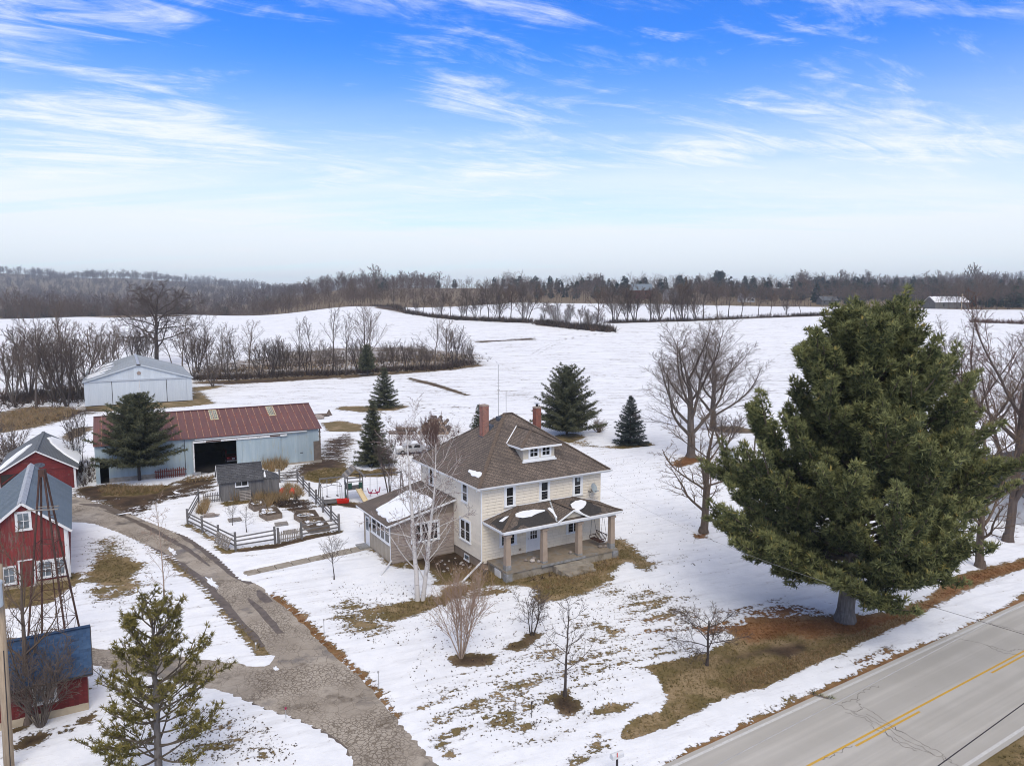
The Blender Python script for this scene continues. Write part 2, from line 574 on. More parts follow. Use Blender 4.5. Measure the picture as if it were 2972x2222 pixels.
M["yellowpanel"] = pm("yellowed_skylight", (0.52, 0.47, 0.29), (0.42, 0.38, 0.24), 2, 0.5)
M["planks"] = pm("grey_weathered_planks", (0.125, 0.118, 0.112), (0.185, 0.175, 0.165), 1.2, 0.9, 0.3, 50, 0.006, rnd=0.16, stretch=(6, 6, 0.8))
M["fence"] = pm("weathered_fence_wood", (0.125, 0.118, 0.115), (0.175, 0.163, 0.155), 2, 0.9, 0.25, 40, 0.006, rnd=0.14)
M["pallet"] = pm("grey_pallet_wood", (0.23, 0.20, 0.175), (0.31, 0.28, 0.245), 3, 0.9, 0.2, 40, 0.005, rnd=0.2)
M["bed"] = pm("raised_bed_boards", (0.16, 0.125, 0.095), (0.22, 0.175, 0.135), 2, 0.9, 0.3, 30, 0.008, rnd=0.12)
M["shedroof2"] = shingle_mat("charcoal_shingles", (0.055, 0.056, 0.06), (0.10, 0.10, 0.105), (0.025, 0.025, 0.028), 0.40, 0.20, True)
M["blueshingle"] = pm("blue_shingle", (0.030, 0.064, 0.130), (0.048, 0.090, 0.165), 3, 0.85, 0.2, 60, 0.004, rnd=0.16, c3=(0.03, 0.04, 0.07), s3=0.9, lo3=0.56, hi3=0.7)
M["polewood"] = pm("pole_wood", (0.40, 0.31, 0.215), (0.30, 0.225, 0.15), 2, 0.9, 0.3, 20, 0.01, stretch=(8, 8, 0.6))
M["transformer"] = pm("transformer_grey", (0.50, 0.55, 0.57), (0.46, 0.51, 0.53), 3, 0.4)
M["stone"] = pm("field_stone", (0.22, 0.18, 0.155), (0.30, 0.26, 0.23), 4, 0.85, 0.4, 20, 0.02, rnd=0.35)
M["palestone"] = pm("pale_stone", (0.50, 0.45, 0.40), (0.40, 0.36, 0.33), 4, 0.85, 0.4, 20, 0.02, rnd=0.2)
M["soil"] = pm("dark_soil", (0.055, 0.038, 0.025), (0.11, 0.078, 0.05), 6, 0.95, 0.6, 25, 0.03)
M["slide"] = pm("cream_plastic", (0.62, 0.50, 0.30), (0.66, 0.54, 0.34), 2, 0.4)
M["redplastic"] = pm("red_plastic", (0.62, 0.03, 0.02), (0.55, 0.028, 0.02), 3, 0.35)
M["orangeplastic"] = pm("orange_red_plastic", (0.60, 0.085, 0.04), (0.52, 0.06, 0.03), 3, 0.4)
M["magenta"] = pm("magenta_plastic", (0.33, 0.02, 0.075), (0.28, 0.018, 0.06), 3, 0.4)
M["greencloth"] = pm("dark_green_panel", (0.012, 0.045, 0.032), (0.02, 0.06, 0.042), 3, 0.6)
M["maroon"] = pm("maroon_car_paint", (0.12, 0.008, 0.014), (0.105, 0.007, 0.012), 3, 0.25, spec=0.5)
M["carwhite"] = pm("faded_white_car_paint", (0.52, 0.52, 0.52), (0.44, 0.43, 0.42), 2, 0.45, c3=(0.25, 0.18, 0.14), s3=1.2, lo3=0.62, hi3=0.7)
M["tyre"] = pm("tyre_rubber", (0.018, 0.018, 0.018), (0.028, 0.027, 0.026), 5, 0.9)
M["chrome"] = pm("dull_chrome", (0.55, 0.55, 0.56), (0.45, 0.45, 0.46), 5, 0.3, metal=0.8)
M["log"] = pm("log_bark", (0.115, 0.085, 0.068), (0.165, 0.125, 0.10), 5, 0.95, 0.5, 20, 0.03, rnd=0.2)
M["logend"] = pm("log_end_grain", (0.25, 0.185, 0.135), (0.33, 0.25, 0.19), 9, 0.9, 0.3, 40, 0.01, rnd=0.22)
M["yellowpaint"] = pm("yellow_road_paint", (0.62, 0.36, 0.045), (0.52, 0.31, 0.06), 6, 0.8, c3=(0.36, 0.29, 0.17), s3=7, lo3=0.60, hi3=0.72)
M["whitepaint"] = pm("white_road_paint", (0.60, 0.59, 0.56), (0.52, 0.51, 0.49), 6, 0.8, c3=(0.36, 0.345, 0.32), s3=7, lo3=0.58, hi3=0.70)
M["crack"] = pm("tar_crack", (0.13, 0.118, 0.105), (0.20, 0.18, 0.16), 8, 0.8)
M["cable"] = pm("grey_cable", (0.32, 0.31, 0.30), (0.4, 0.39, 0.38), 3, 0.6)
M["mailbox"] = pm("white_mailbox_metal", (0.66, 0.66, 0.66), (0.60, 0.60, 0.6), 3, 0.4)
M["brownpanel"] = pm("bare_brown_plywood", (0.17, 0.135, 0.105), (0.125, 0.098, 0.078), 2, 0.9)
M["painted_shade"] = pm("dark_painted_shade", (0.02, 0.017, 0.015), (0.03, 0.026, 0.022), 2, 0.95)  # near-black colour stands for the shade indoors
M["redpicket"] = pm("faded_red_pickets", (0.19, 0.055, 0.04), (0.14, 0.045, 0.035), 3, 0.85, rnd=0.15)
M["dish"] = pm("grey_dish", (0.34, 0.38, 0.39), (0.30, 0.34, 0.35), 3, 0.5)
M["drygrass"] = leaf_mat("dry_grass_blades", (0.22, 0.155, 0.072), (0.44, 0.32, 0.175), (0.36, 0.20, 0.09))
M["lawngrass"] = leaf_mat("lawn_blades", (0.125, 0.105, 0.038), (0.30, 0.225, 0.105), (0.36, 0.25, 0.12))
M["needlebed"] = leaf_mat("fallen_needles", (0.17, 0.075, 0.030), (0.34, 0.175, 0.075), (0.40, 0.24, 0.11))
M["brush"] = leaf_mat("brush_twigs", (0.045, 0.034, 0.028), (0.115, 0.085, 0.068), (0.16, 0.10, 0.065))
M["deadleaf"] = leaf_mat("dead_leaves", (0.045, 0.030, 0.020), (0.13, 0.088, 0.055), (0.20, 0.12, 0.06))
M["redtwig"] = leaf_mat("reddish_twigs", (0.085, 0.045, 0.036), (0.16, 0.09, 0.07), (0.18, 0.10, 0.08))
M["pineleaf"] = leaf_mat("white_pine_needles", (0.050, 0.064, 0.026), (0.29, 0.295, 0.115), (0.40, 0.31, 0.09), 0.84)
M["youngpine"] = leaf_mat("young_pine_needles", (0.115, 0.102, 0.030), (0.27, 0.225, 0.065), (0.36, 0.27, 0.09), 0.80)
M["spruceleaf"] = leaf_mat("spruce_needles", (0.034, 0.042, 0.026), (0.145, 0.150, 0.085), (0.18, 0.165, 0.085), 0.88)
M["bluespruce"] = leaf_mat("blue_spruce_needles", (0.024, 0.034, 0.030), (0.085, 0.102, 0.090), (0.11, 0.12, 0.09), 0.90)
M["farpine"] = leaf_mat("far_pine_needles", (0.018, 0.034, 0.026), (0.042, 0.062, 0.042), (0.06, 0.07, 0.04), 0.92)
M["bark"] = bark_mat("grey_brown_bark", (0.085, 0.068, 0.056), (0.14, 0.115, 0.098), (0.15, 0.115, 0.095))
M["darkbark"] = bark_mat("dark_bark", (0.050, 0.040, 0.036), (0.088, 0.072, 0.064), (0.115, 0.088, 0.076))
M["warmbark"] = bark_mat("warm_brown_bark", (0.10, 0.075, 0.058), (0.155, 0.12, 0.095), (0.17, 0.115, 0.075))
M["redbark"] = bark_mat("reddish_twig_bark", (0.085, 0.066, 0.057), (0.125, 0.098, 0.085), (0.15, 0.085, 0.066))
M["palebark"] = bark_mat("pale_tan_bark", (0.29, 0.215, 0.165), (0.36, 0.275, 0.215), (0.33, 0.225, 0.165))
M["pinebark"] = bark_mat("pine_bark", (0.105, 0.092, 0.082), (0.185, 0.165, 0.15), (0.10, 0.075, 0.05))
M["farbark"] = bark_mat("far_wood_bark", (0.075, 0.056, 0.046), (0.11, 0.085, 0.07), (0.125, 0.088, 0.068))
M["birch"] = birch_mat()


def siding_mat():
    m, t, p = new_mat("cream_shingle_siding")
    uv = nd(t, "TexCoord").outputs["UV"]
    r = nd(t, "ObjectInfo").outputs["Random"]
    sep = nd(t, "SeparateXYZ", {0: uv})
    ph = mth(t, "FRACT", mth(t, "ADD", mth(t, "DIVIDE", sep.outputs[0], 0.61), mth(t, "MULTIPLY", r, 0.9)))
    joint = mth(t, "LESS_THAN", ph, 0.018)
    off = nd(t, "VectorMath", {0: uv, 1: nd(t, "CombineXYZ", {0: mth(t, "MULTIPLY", r, 31.0), 1: mth(t, "MULTIPLY", r, 17.0), 2: 0.0}).outputs[0]}, operation="ADD").outputs[0]
    c = mixc(t, sstep(t, noise(t, off, 1.1, 5, 0.6), 0.35, 0.7), (0.76, 0.68, 0.55), (0.82, 0.74, 0.61))
    c = mixc(t, mth(t, "MULTIPLY", joint, 0.55), c, (0.22, 0.175, 0.13))
    grain = noise(t, nd(t, "Mapping", {"Vector": off, "Scale": (60, 3, 1)}).outputs[0], 1.0, 3)
    c = nd(t, "HueSaturation", {"Value": mth(t, "ADD", 0.93, mth(t, "MULTIPLY", r, 0.12)), "Color": c}).outputs[0]
    put(t, p, "Base Color", c)
    put(t, p, "Roughness", 0.8)
    bump(t, p, grain, 0.25, 0.006)
    return m


def glass_mat():
    m, t, p = new_mat("dark_window_glass")
    r = nd(t, "ObjectInfo").outputs["Random"]
    c = mixc(t, r, (0.012, 0.012, 0.013), (0.030, 0.030, 0.030))
    put(t, p, "Base Color", c)
    put(t, p, "Roughness", 0.04)
    put(t, p, "Specular IOR Level", 0.5)
    co = nd(t, "TexCoord").outputs["Object"]
    bump(t, p, noise(t, co, 1.5, 2), 0.03, 0.02)
    return m


M["siding"] = siding_mat()
M["glass"] = glass_mat()
M["paleglass"] = pm("dusty_glass", (0.075, 0.09, 0.10), (0.19, 0.22, 0.24), 1.6, 0.15, spec=0.5)
# ------------------------------------------------------------------ the land: one sheet, snow over dead grass
def K(x0, y0, k, pts):
    return [(x0 + a * k, y0 + b * k) for a, b in pts]


E_, F_, C1, C2, R3, R5, R6, R7, RB = (650, 1550, .4063), (1250, 1600, .3761), (0, 1150, .33254), (0, 1650, .34579), (500, 1150, .30227), (0, 750, .4521), (1000, 750, .4521), (1972, 750, .4521), (1850, 1650, .50724)
MP = (1780, 1000, .33854)
S_ = (1230, 1150, .25768)
# kind, strength, feather (m), outline on the photograph
PATCH = [
    ("g", 1.0, .7, [(1079, 1597), (1095, 1603), (1119, 1631), (1151, 1646), (1205, 1651), (1252, 1653), (1267, 1682), (1256, 1696), (1303, 1688), (1350, 1684), (1411, 1698), (1477, 1700), (1530, 1697), (1560, 1712), (1552, 1736), (1568, 1748), (1600, 1742), (1645, 1733), (1700, 1720), (1750, 1698), (1780, 1676), (1765, 1668), (1800, 1640), (1830, 1610), (1800, 1560), (1740, 1590), (1480, 1670), (1400, 1650), (1330, 1590), (1180, 1640), (1100, 1590)]),
    ("g", .85, .8, [(1795, 1570), (1815, 1620), (1845, 1652), (1880, 1657), (1900, 1637), (1870, 1615), (1830, 1585)]),
    ("m", 1.0, .5, [(1180, 1625), (1235, 1645), (1290, 1662), (1380, 1655), (1400, 1640), (1330, 1590), (1260, 1595), (1185, 1590), (1120, 1590), (1130, 1612)]),
    ("g", .58, .8, [(1260, 1690), (1310, 1680), (1420, 1700), (1500, 1705), (1480, 1730), (1380, 1740), (1290, 1735)]),
    ("g", 1.0, .5, [(1097, 1762), (1118, 1806), (1150, 1800), (1190, 1787), (1245, 1772), (1290, 1748), (1330, 1712), (1300, 1715), (1285, 1735), (1240, 1735), (1200, 1742), (1150, 1752)]),
    ("g", .58, 1.0, [(960, 1770), (1000, 1840), (1080, 1850), (1150, 1810), (1100, 1750), (1000, 1740)]),
    ("m", .95, .4, [(1295, 1923), (1325, 1905), (1382, 1897), (1430, 1901), (1427, 1927), (1374, 1935), (1325, 1931)]),
    ("m", .95, .4, [(1513, 1859), (1536, 1837), (1566, 1841), (1562, 1856), (1520, 1886), (1453, 1886)]),
    ("g", .68, .6, [(1543, 1912), (1570, 1878), (1611, 1886), (1581, 1908)]),
    ("m", 1.0, .25, [(1600, 2025), (1640, 2013), (1680, 2038), (1684, 2066), (1640, 2078), (1611, 2055)]),
    ("g", .72, .4, K(*F_, [(420, 1190), (540, 1120), (570, 1140), (450, 1210)])),
    ("g", .74, .4, K(*F_, [(510, 1310), (640, 1250), (650, 1270), (540, 1330)])),
    ("g", .72, .4, K(*F_, [(580, 1380), (650, 1290), (730, 1320), (690, 1370)])),
    ("g", .54, .8, K(*F_, [(480, 1250), (600, 1200), (780, 1150), (700, 1230), (880, 1400), (700, 1480), (560, 1400)])),
    ("g", .78, .5, K(*F_, [(1180, 1270), (1350, 1170), (1560, 1170), (1540, 1240), (1370, 1260), (1240, 1250)])),
    ("g", .74, .5, K(*F_, [(1060, 1640), (1150, 1560), (1280, 1430), (1360, 1450), (1390, 1510), (1250, 1570), (1100, 1660)])),
    ("g", .68, .4, K(*F_, [(0, 1470), (60, 1440), (170, 1560), (150, 1610), (80, 1550)])),
    ("g", .56, .9, K(*F_, [(1220, 610), (1330, 540), (1360, 560), (1490, 600), (1600, 640), (1400, 655), (1260, 645)])),
    ("g", .47, 1.6, K(*F_, [(1400, 300), (1700, 280), (1994, 380), (1994, 560), (1700, 600), (1450, 540)])),
    ("g", .45, 1.6, K(*F_, [(560, 1000), (1000, 860), (1500, 820), (1500, 760), (900, 700), (400, 1000)])),
    ("g", .44, 1.6, K(*F_, [(200, 1150), (600, 1050), (800, 1000), (700, 1150), (300, 1350), (100, 1300)])),
    ("g", 1.0, .3, K(*RB, [(60, 560), (160, 530), (400, 490), (560, 400), (640, 310), (880, 280), (1100, 290), (1250, 290), (1340, 300), (1500, 280), (1560, 200), (1680, 180), (1720, 120), (1850, 30), (2130, -30), (2300, -80), (2300, -30), (2130, 20), (2000, 60), (1850, 110), (1700, 170), (1640, 230), (1560, 290), (1430, 340), (1350, 390), (1250, 440), (1100, 510), (980, 560), (860, 620), (730, 680), (600, 700), (480, 750), (380, 800), (230, 860), (160, 910), (0, 970), (-60, 985), (-100, 960), (0, 850), (150, 820), (180, 740), (130, 640)])),
    ("n", 1.0, .6, K(*RB, [(500, 350), (700, 290), (1100, 280), (1560, 250), (1680, 180), (1800, 60), (2130, -30), (2300, -60), (2300, -30), (2000, 60), (1640, 240), (1350, 380), (1150, 370), (1000, 400), (880, 370), (640, 420)])),
    ("m", 1.0, .35, K(*RB, [(490, 530), (740, 450), (950, 420), (980, 460), (880, 520), (740, 480), (560, 520)])),
    ("n", .62, .6, K(*RB, [(250, 340), (500, 300), (720, 285), (640, 340), (400, 385)])),
    ("n", .55, .6, K(*RB, [(560, 260), (800, 200), (1000, 220), (1100, 260), (800, 300)])),
    ("n", 1.0, .18, K(*RB, [(100, 1140), (480, 950), (1000, 720), (1240, 605), (1500, 485), (1700, 415), (2000, 275), (2212, 155), (2700, -120), (2700, -60), (2212, 205), (1900, 340), (1640, 470), (1240, 660), (1000, 775), (640, 935), (220, 1140)])),
    ("n", .60, .4, K(*RB, [(1230, 545), (1330, 500), (1480, 450), (1450, 490), (1280, 555)])),
    ("g", .52, .4, K(*RB, [(560, 860), (900, 710), (1000, 690), (740, 830)])),
    ("g", 1.0, .3, K(*RB, [(1890, 1128), (2212, 945), (2700, 640), (2900, 900), (2400, 1300), (1750, 1215)])),
    ("g", 1.0, .6, K(*C1, [(760, 1600), (850, 1430), (1000, 1400), (1180, 1450), (1230, 1500), (1150, 1560), (1100, 1654), (900, 1640)])),
    ("g", .50, 1.0, [(250, 1640), (280, 1565), (350, 1555), (400, 1640), (420, 1700), (350, 1745), (255, 1730)]),
    ("g", 1.0, .4, K(*C2, [(-300, 420), (0, 330), (200, 330), (400, 290), (600, 160), (660, 100), (640, 30), (580, 40), (300, 150), (0, 180), (-300, 250)])),
    ("g", .66, .6, K(*C2, [(750, 200), (900, 160), (1050, 120), (1130, 130), (1060, 220), (880, 280)])),
    ("g", 1.0, .22, [(404, 1566), (430, 1580), (480, 1612), (540, 1645), (592, 1700), (660, 1776), (725, 1830), (772, 1880), (784, 1902), (755, 1905), (735, 1885), (706, 1851), (634, 1764), (582, 1702), (534, 1665), (470, 1612)]),
    ("n", 1.0, .15, [(780, 1729), (845, 1785), (934, 1872), (1056, 1982), (1154, 2091), (1166, 2084), (1070, 1968), (948, 1856), (858, 1768), (796, 1722)]),
    ("m", .80, 1.0, K(*C1, [(650, 800), (830, 780), (940, 760), (1200, 785), (1480, 790), (1600, 730), (1880, 700), (1900, 735), (1600, 800), (1400, 880), (1200, 960), (1000, 1020), (880, 930), (760, 915), (650, 870)])),
    ("m", .58, .5, K(*C1, [(1000, 1000), (1400, 850), (1880, 720), (1900, 830), (1400, 930), (1200, 1060), (1060, 1060)])),
    ("g", 1.0, .5, K(*C1, [(900, 870), (930, 790), (1200, 790), (1480, 780), (1400, 840), (1150, 870)])),
    ("m", .64, 1.4, K(*R3, [(1430, 430), (1700, 350), (1760, 420), (1680, 560), (1650, 650), (1600, 700), (1400, 700), (1200, 750), (1180, 700), (1300, 620), (1430, 600)])),
    ("m", .84, 1.2, K(*R3, [(1240, 690), (1420, 620), (1640, 620), (1640, 700), (1400, 740), (1230, 760)])),
    ("g", 1.0, .6, K(*R3, [(1300, 730), (1450, 690), (1650, 690), (1900, 720), (1990, 700), (2150, 690), (2150, 760), (1985, 775), (1800, 775), (1650, 770), (1520, 840), (1380, 830), (1240, 790)])),
    ("m", .55, .5, K(*R3, [(1150, 680), (1300, 650), (1380, 700), (1200, 780), (1030, 830), (1030, 760)])),
    ("g", .85, .8, K(*R3, [(1430, 260), (1600, 230), (1830, 270), (1830, 340), (1500, 340)])),
    ("m", .66, .6, K(*R3, [(720, 1000), (870, 960), (1000, 960), (1050, 1000), (1200, 990), (1350, 1000), (1400, 1060), (1200, 1140), (1050, 1080)])),
    ("g", 1.0, .4, K(*R3, [(480, 1010), (560, 1010), (640, 990), (840, 970), (1010, 930), (1010, 960), (840, 1010), (500, 1060)])),
    ("m", 1.0, .16, K(*R3, [(600, 1475), (1000, 1415), (1300, 1345), (1620, 1290), (1620, 1315), (1300, 1378), (1000, 1455), (640, 1500)])),
    ("g", 1.0, .3, K(*R3, [(410, 1430), (600, 1480), (600, 1500), (540, 1520), (430, 1470)])),
    ("g", .9, .25, K(*R3, [(110, 1230), (160, 1220), (310, 1310), (450, 1390), (440, 1420), (300, 1340)])),
    ("m", .95, .4, K(*R3, [(1560, 1040), (1640, 1010), (1830, 1040), (1800, 1075), (1700, 1065)])),
    ("m", .95, .3, K(*R3, [(1440, 1030), (1540, 1010), (1560, 1050), (1450, 1060)])),
    ("g", 1.0, .9, K(*R5, [(550, 955), (720, 930), (900, 915), (1200, 900), (1238, 880), (1238, 825), (1400, 815), (1430, 822), (1270, 850), (1370, 930), (1200, 950), (1000, 960), (700, 980), (560, 978)])),
    ("t", .95, 2.5, K(*R5, [(-80, 1010), (150, 955), (430, 955), (545, 985), (430, 1030), (200, 1090), (-80, 1130)])),
    ("m", 1.0, 1.2, K(*R5, [(1240, 795), (1600, 775), (2212, 742), (2212, 762), (1700, 795), (1480, 806), (1240, 802)])),
    ("m", 1.0, 1.2, K(*R6, [(-10, 752), (300, 728), (700, 692), (860, 678), (872, 690), (700, 712), (300, 743), (-10, 768)])),
    ("t", .60, 4.0, K(*R5, [(1240, 700), (1850, 600), (2212, 575), (2212, 745), (1240, 792)])),
    ("t", .60, 4.0, K(*R6, [(-10, 575), (400, 565), (850, 610), (880, 690), (-10, 755)])),
    ("m", .95, .5, K(*R6, [(405, 763), (600, 806), (800, 876), (780, 880), (600, 824), (420, 778)])),
    ("m", .80, 1.5, K(*R6, [(830, 530), (1000, 525), (1220, 508), (1220, 520), (860, 540)])),
    ("m", 1.0, 3.0, K(*R6, [(190, 315), (400, 352), (700, 392), (1000, 407), (1190, 414), (1190, 404), (800, 378), (500, 355), (380, 330), (330, 300)])),
    ("m", 1.0, 3.0, K(*R6, [(1240, 428), (1500, 452), (1710, 470), (1620, 452), (1400, 424), (1260, 414)])),
    ("m", 1.0, 3.0, K(*R6, [(1690, 416), (2212, 402), (2212, 394), (1702, 406)])),
    ("m", 1.0, 3.0, K(*R7, [(0, 405), (500, 383), (1000, 366), (1000, 356), (500, 374), (0, 396)])),
    ("g", 1.0, .8, K(*R6, [(140, 950), (300, 945), (415, 948), (330, 972), (100, 985), (-60, 965), (0, 948)])),
    ("n", .95, .8, K(*MP, [(480, 1030), (600, 970), (680, 945), (800, 985), (740, 1003), (560, 1055)])),
    ("t", .9, 1.0, K(*MP, [(780, 730), (900, 700), (1100, 700), (1250, 760), (1000, 760)])),
    ("t", .9, .7, K(*MP, [(870, 905), (980, 890), (1040, 905), (1000, 925)])),
    ("n", .95, .5, K(*MP, [(690, 1640), (740, 1605), (800, 1620), (800, 1660), (700, 1668)])),
    ("g", .95, .7, K(*MP, [(-20, 885), (150, 840), (290, 835), (360, 858), (290, 872), (80, 892)])),
    ("g", .95, .7, K(*S_, [(1460, 460), (1560, 430), (1680, 420), (1790, 440), (1800, 470), (1640, 530), (1540, 495)])),
    ("g", .55, .9, K(*S_, [(1640, 540), (1790, 470), (1950, 560), (2212, 570), (2212, 590), (1960, 585), (1750, 560)])),
    ("t", .85, 5.0, K(*R5, [(530, 375), (700, 355), (800, 358), (1000, 365), (1180, 362), (1450, 318), (1560, 318), (1830, 322), (1500, 355), (1200, 372), (700, 380)])),
    ("m", .9, .4, K(0, 1680, .3279, [(115, 1480), (240, 1390), (320, 1360), (420, 1345), (470, 1380), (380, 1430), (260, 1490), (120, 1540)])),
    ("m", .8, .3, K(0, 1680, .3279, [(540, 1330), (660, 1310), (660, 1350), (560, 1375)])),
    ("m", .9, .3, K(0, 1680, .3279, [(0, 1380), (100, 1330), (240, 1290), (260, 1320), (100, 1370)])),
    ("m", .8, .3, K(0, 1680, .3279, [(700, 1270), (760, 1200), (830, 1190), (780, 1300)])),
    ("m", 1.0, .4, [(279, 1399), (933, 1335), (880, 1250), (300, 1290)]),
    ("g", .48, 1.0, [(560, 2120), (640, 2080), (720, 2130), (740, 2190), (640, 2222), (560, 2200)]),
    ("g", .5, .6, [(720, 2165), (800, 2160), (830, 2200), (740, 2215)]),
    ("m", .55, .8, [(285, 1180), (80, 1215), (-40, 1240), (-40, 1255), (90, 1232), (290, 1198)]),
    ("t", .85, .7, [(212, 1245), (270, 1235), (268, 1248), (190, 1285), (180, 1270)]),
]


# wheel tracks: a pair of thin bare lines along a path
def tracks(pts, st, gap=1.6, w=.20, kind="m"):
    for s in (-1, 1):
        P = [G(*p) for p in pts]
        lft, rgt = [], []
        for i, p in enumerate(P):
            d = (P[min(i + 1, len(P) - 1)] - P[max(i - 1, 0)])
            n = Vector((d.y, -d.x, 0)).normalized()
            c = p + n * (s * gap / 2)
            lft.append(c - n * w)
            rgt.append(c + n * w)
        TRK.append((kind, st, .16, lft + rgt[::-1]))


TRK = []
tracks(K(*R3, [(-120, 960), (60, 890), (220, 830), (420, 790)]), .62, 1.5)
tracks(K(*R3, [(-150, 900), (40, 850), (250, 770), (420, 740)]), .60, 1.4)
tracks(K(*R6, [(-30, 985), (60, 960), (200, 985), (260, 1010), (250, 1050), (120, 1080)]), .58, 1.7)
tracks(K(*R6, [(260, 960), (420, 945), (600, 930), (760, 960), (900, 1010), (1000, 1080)]), .52, 1.8)
tracks(K(*R6, [(300, 985), (500, 965), (700, 985), (850, 1040)]), .50, 1.8)
tracks(K(*R6, [(1210, 620), (1290, 570), (1400, 520), (1650, 480), (2000, 470)]), .42, 2.0, .35)
tracks([(-20, 1230), (90, 1213), (200, 1190), (290, 1176)], .60, 1.8)
tracks(K(*F_, [(1100, 480), (1220, 590), (1330, 680), (1420, 720)]), .50, 1.2, .15, "g")
tracks(K(*F_, [(0, 1400), (420, 1200), (900, 1000), (1300, 860), (1700, 760), (2000, 700)]), .50, 1.5, .22, "g")
tracks(K(*F_, [(-60, 1280), (300, 1130), (700, 980), (1000, 880)]), .50, 1.5, .22, "g")
tracks(K(*F_, [(300, 1350), (700, 1160), (1000, 1020), (1500, 860), (2000, 760)]), .46, 1.5, .22, "g")
tracks(K(*RB, [(-100, 330), (200, 330), (450, 290), (700, 240), (900, 190)]), .50, 1.4, .2, "n")
tracks(K(*C1, [(1000, 990), (1250, 900), (1500, 830), (1760, 740)]), .85, 1.5, .3)


def axis(segs):
    out = [segs[0][0]]
    for lo, hi, st in segs:
        n = max(1, int(round((hi - lo) / st)))
        out += list(np.linspace(lo, hi, n + 1)[1:])
    return np.array(out)


def grow(start, stop, st, g):
    out = [start]
    while out[-1] < stop:
        st = st * (1 + g)
        out.append(out[-1] + st)
    return out[1:]


GX = axis([(-46, 34, .40)])
GX = np.concatenate([-np.array(grow(46, 3200, .40, .036))[::-1], GX, np.array(grow(34, 3200, .40, .036))])
GY = np.concatenate([np.array([-60, -40, -25, -12, 0, 6, 11, 15, 18, 20.5, 22.5]), axis([(24, 96, .40)]), np.array(grow(96, 5000, .44, .0185))])
XX, YY = np.meshgrid(GX, GY)
ZZ = T(XX, YY)
NV = XX.size
bare = np.full(XX.shape, 0.18)
dist_y = YY
bare = np.where(YY > 112, 0.17 + 0.10 * (sst(YY, 112, 150) * (1 - sst(YY, 260, 380))), bare)
needle = np.zeros(XX.shape)
mud = np.zeros(XX.shape)
tan = np.zeros(XX.shape)
PTS = np.stack([XX.ravel(), YY.ravel()], 1)


def poly_w(pts, feather):
    """0..1 inside weight of an outline on the land, soft over the feather"""
    P = np.array([(q.x, q.y) for q in pts])
    lo, hi = P.min(0) - feather * 1.5, P.max(0) + feather * 1.5
    ix = np.where((PTS[:, 0] > lo[0]) & (PTS[:, 0] < hi[0]) & (PTS[:, 1] > lo[1]) & (PTS[:, 1] < hi[1]))[0]
    if len(ix) == 0:
        return ix, None
    q = PTS[ix]
    d = np.full(len(ix), 1e9)
    ins = np.zeros(len(ix), bool)
    for i in range(len(P)):
        a, b = P[i], P[(i + 1) % len(P)]
        ab = b - a
        L = max(ab @ ab, 1e-9)
        t = np.clip(((q - a) @ ab) / L, 0, 1)
        e = q - a - t[:, None] * ab
        d = np.minimum(d, np.hypot(e[:, 0], e[:, 1]))
        if a[1] != b[1]:
            c = ((a[1] > q[:, 1]) != (b[1] > q[:, 1])) & (q[:, 0] < (b[0] - a[0]) * (q[:, 1] - a[1]) / (b[1] - a[1]) + a[0])
            ins ^= c
    s = np.where(ins, d, -d)
    return ix, sst(s, -feather, feather)


fb, fn, fm, ft = bare.ravel(), needle.ravel(), mud.ravel(), tan.ravel()
for kind, st, fe, pts in PATCH:
    ix, w = poly_w([G(*p) for p in pts], max(fe * 1.25, .36))
    if w is None:
        continue
    fb[ix] = np.maximum(fb[ix], fb[ix] + (st - fb[ix]) * w)
    fn[ix] = np.maximum(fn[ix] * (1 - w * (kind in "gmt")), w * (kind == "n"))
    fm[ix] = np.maximum(fm[ix] * (1 - w * (kind in "gnt")), w * (kind == "m"))
    ft[ix] = np.maximum(ft[ix] * (1 - w * (kind in "gnm")), w * (kind == "t"))
for kind, st, fe, P in TRK:
    ix, w = poly_w(P, fe)
    if w is None:
        continue
    fb[ix] = np.maximum(fb[ix], fb[ix] + (st - fb[ix]) * w)
    fm[ix] = np.maximum(fm[ix], w * .8 * (kind == "m"))
    fn[ix] = np.maximum(fn[ix], w * .8 * (kind == "n"))
# leaf litter under the woods
aa = XX / np.maximum(YY, 60)
wl = 1 - sst(aa, -0.32, -0.20)
edge = np.interp(aa, [-1, -.7, -.36, -.22, -.15, 0.0, .20, .45, .62, 1.0], [455, 462, 470, 490, 520, 640, 620, 560, 470, 450])
wood = sst(YY - edge, 0, 25)
fb[:] = np.maximum(fb, (wood * 0.93).ravel())
ft[:] = np.maximum(ft, (wood * 0.6).ravel())

# driveway, road and path lie in the snow: no snow on them
DRIVE = [(1400, 2360), (1280, 2222), (1154, 2086), (1056, 1977), (934, 1867), (845, 1777), (784, 1729), (770, 1705), (735, 1688), (700, 1682), (632, 1615), (549, 1559), (466, 1526), (399, 1499), (359, 1486), (319, 1469), (279, 1459), (246, 1446), (200, 1436), (190, 1470), (205, 1514), (266, 1519), (333, 1542), (416, 1579), (499, 1616), (549, 1652), (599, 1702), (657, 1771), (723, 1826), (772, 1880), (790, 1906), (780, 1926), (768, 1932), (731, 1930), (690, 1922), (571, 1909), (450, 1893), (322, 1883), (266, 1876), (104, 1852), (14, 1848), (-60, 1846),
         (-60, 1905), (17, 1890), (266, 1930), (322, 1947), (420, 1962), (588, 1994), (657, 2012), (772, 2060), (853, 2086), (934, 2126), (995, 2167), (1024, 2222), (1080, 2360)]
PATHQ = [(700, 1660), (1084, 1576), (1092, 1590), (716, 1672)]
RO = at(1956.5, 2222)
RD = Vector((math.cos(R(32.35)), math.sin(R(32.35)), 0))
RN = Vector((RD.y, -RD.x, 0))


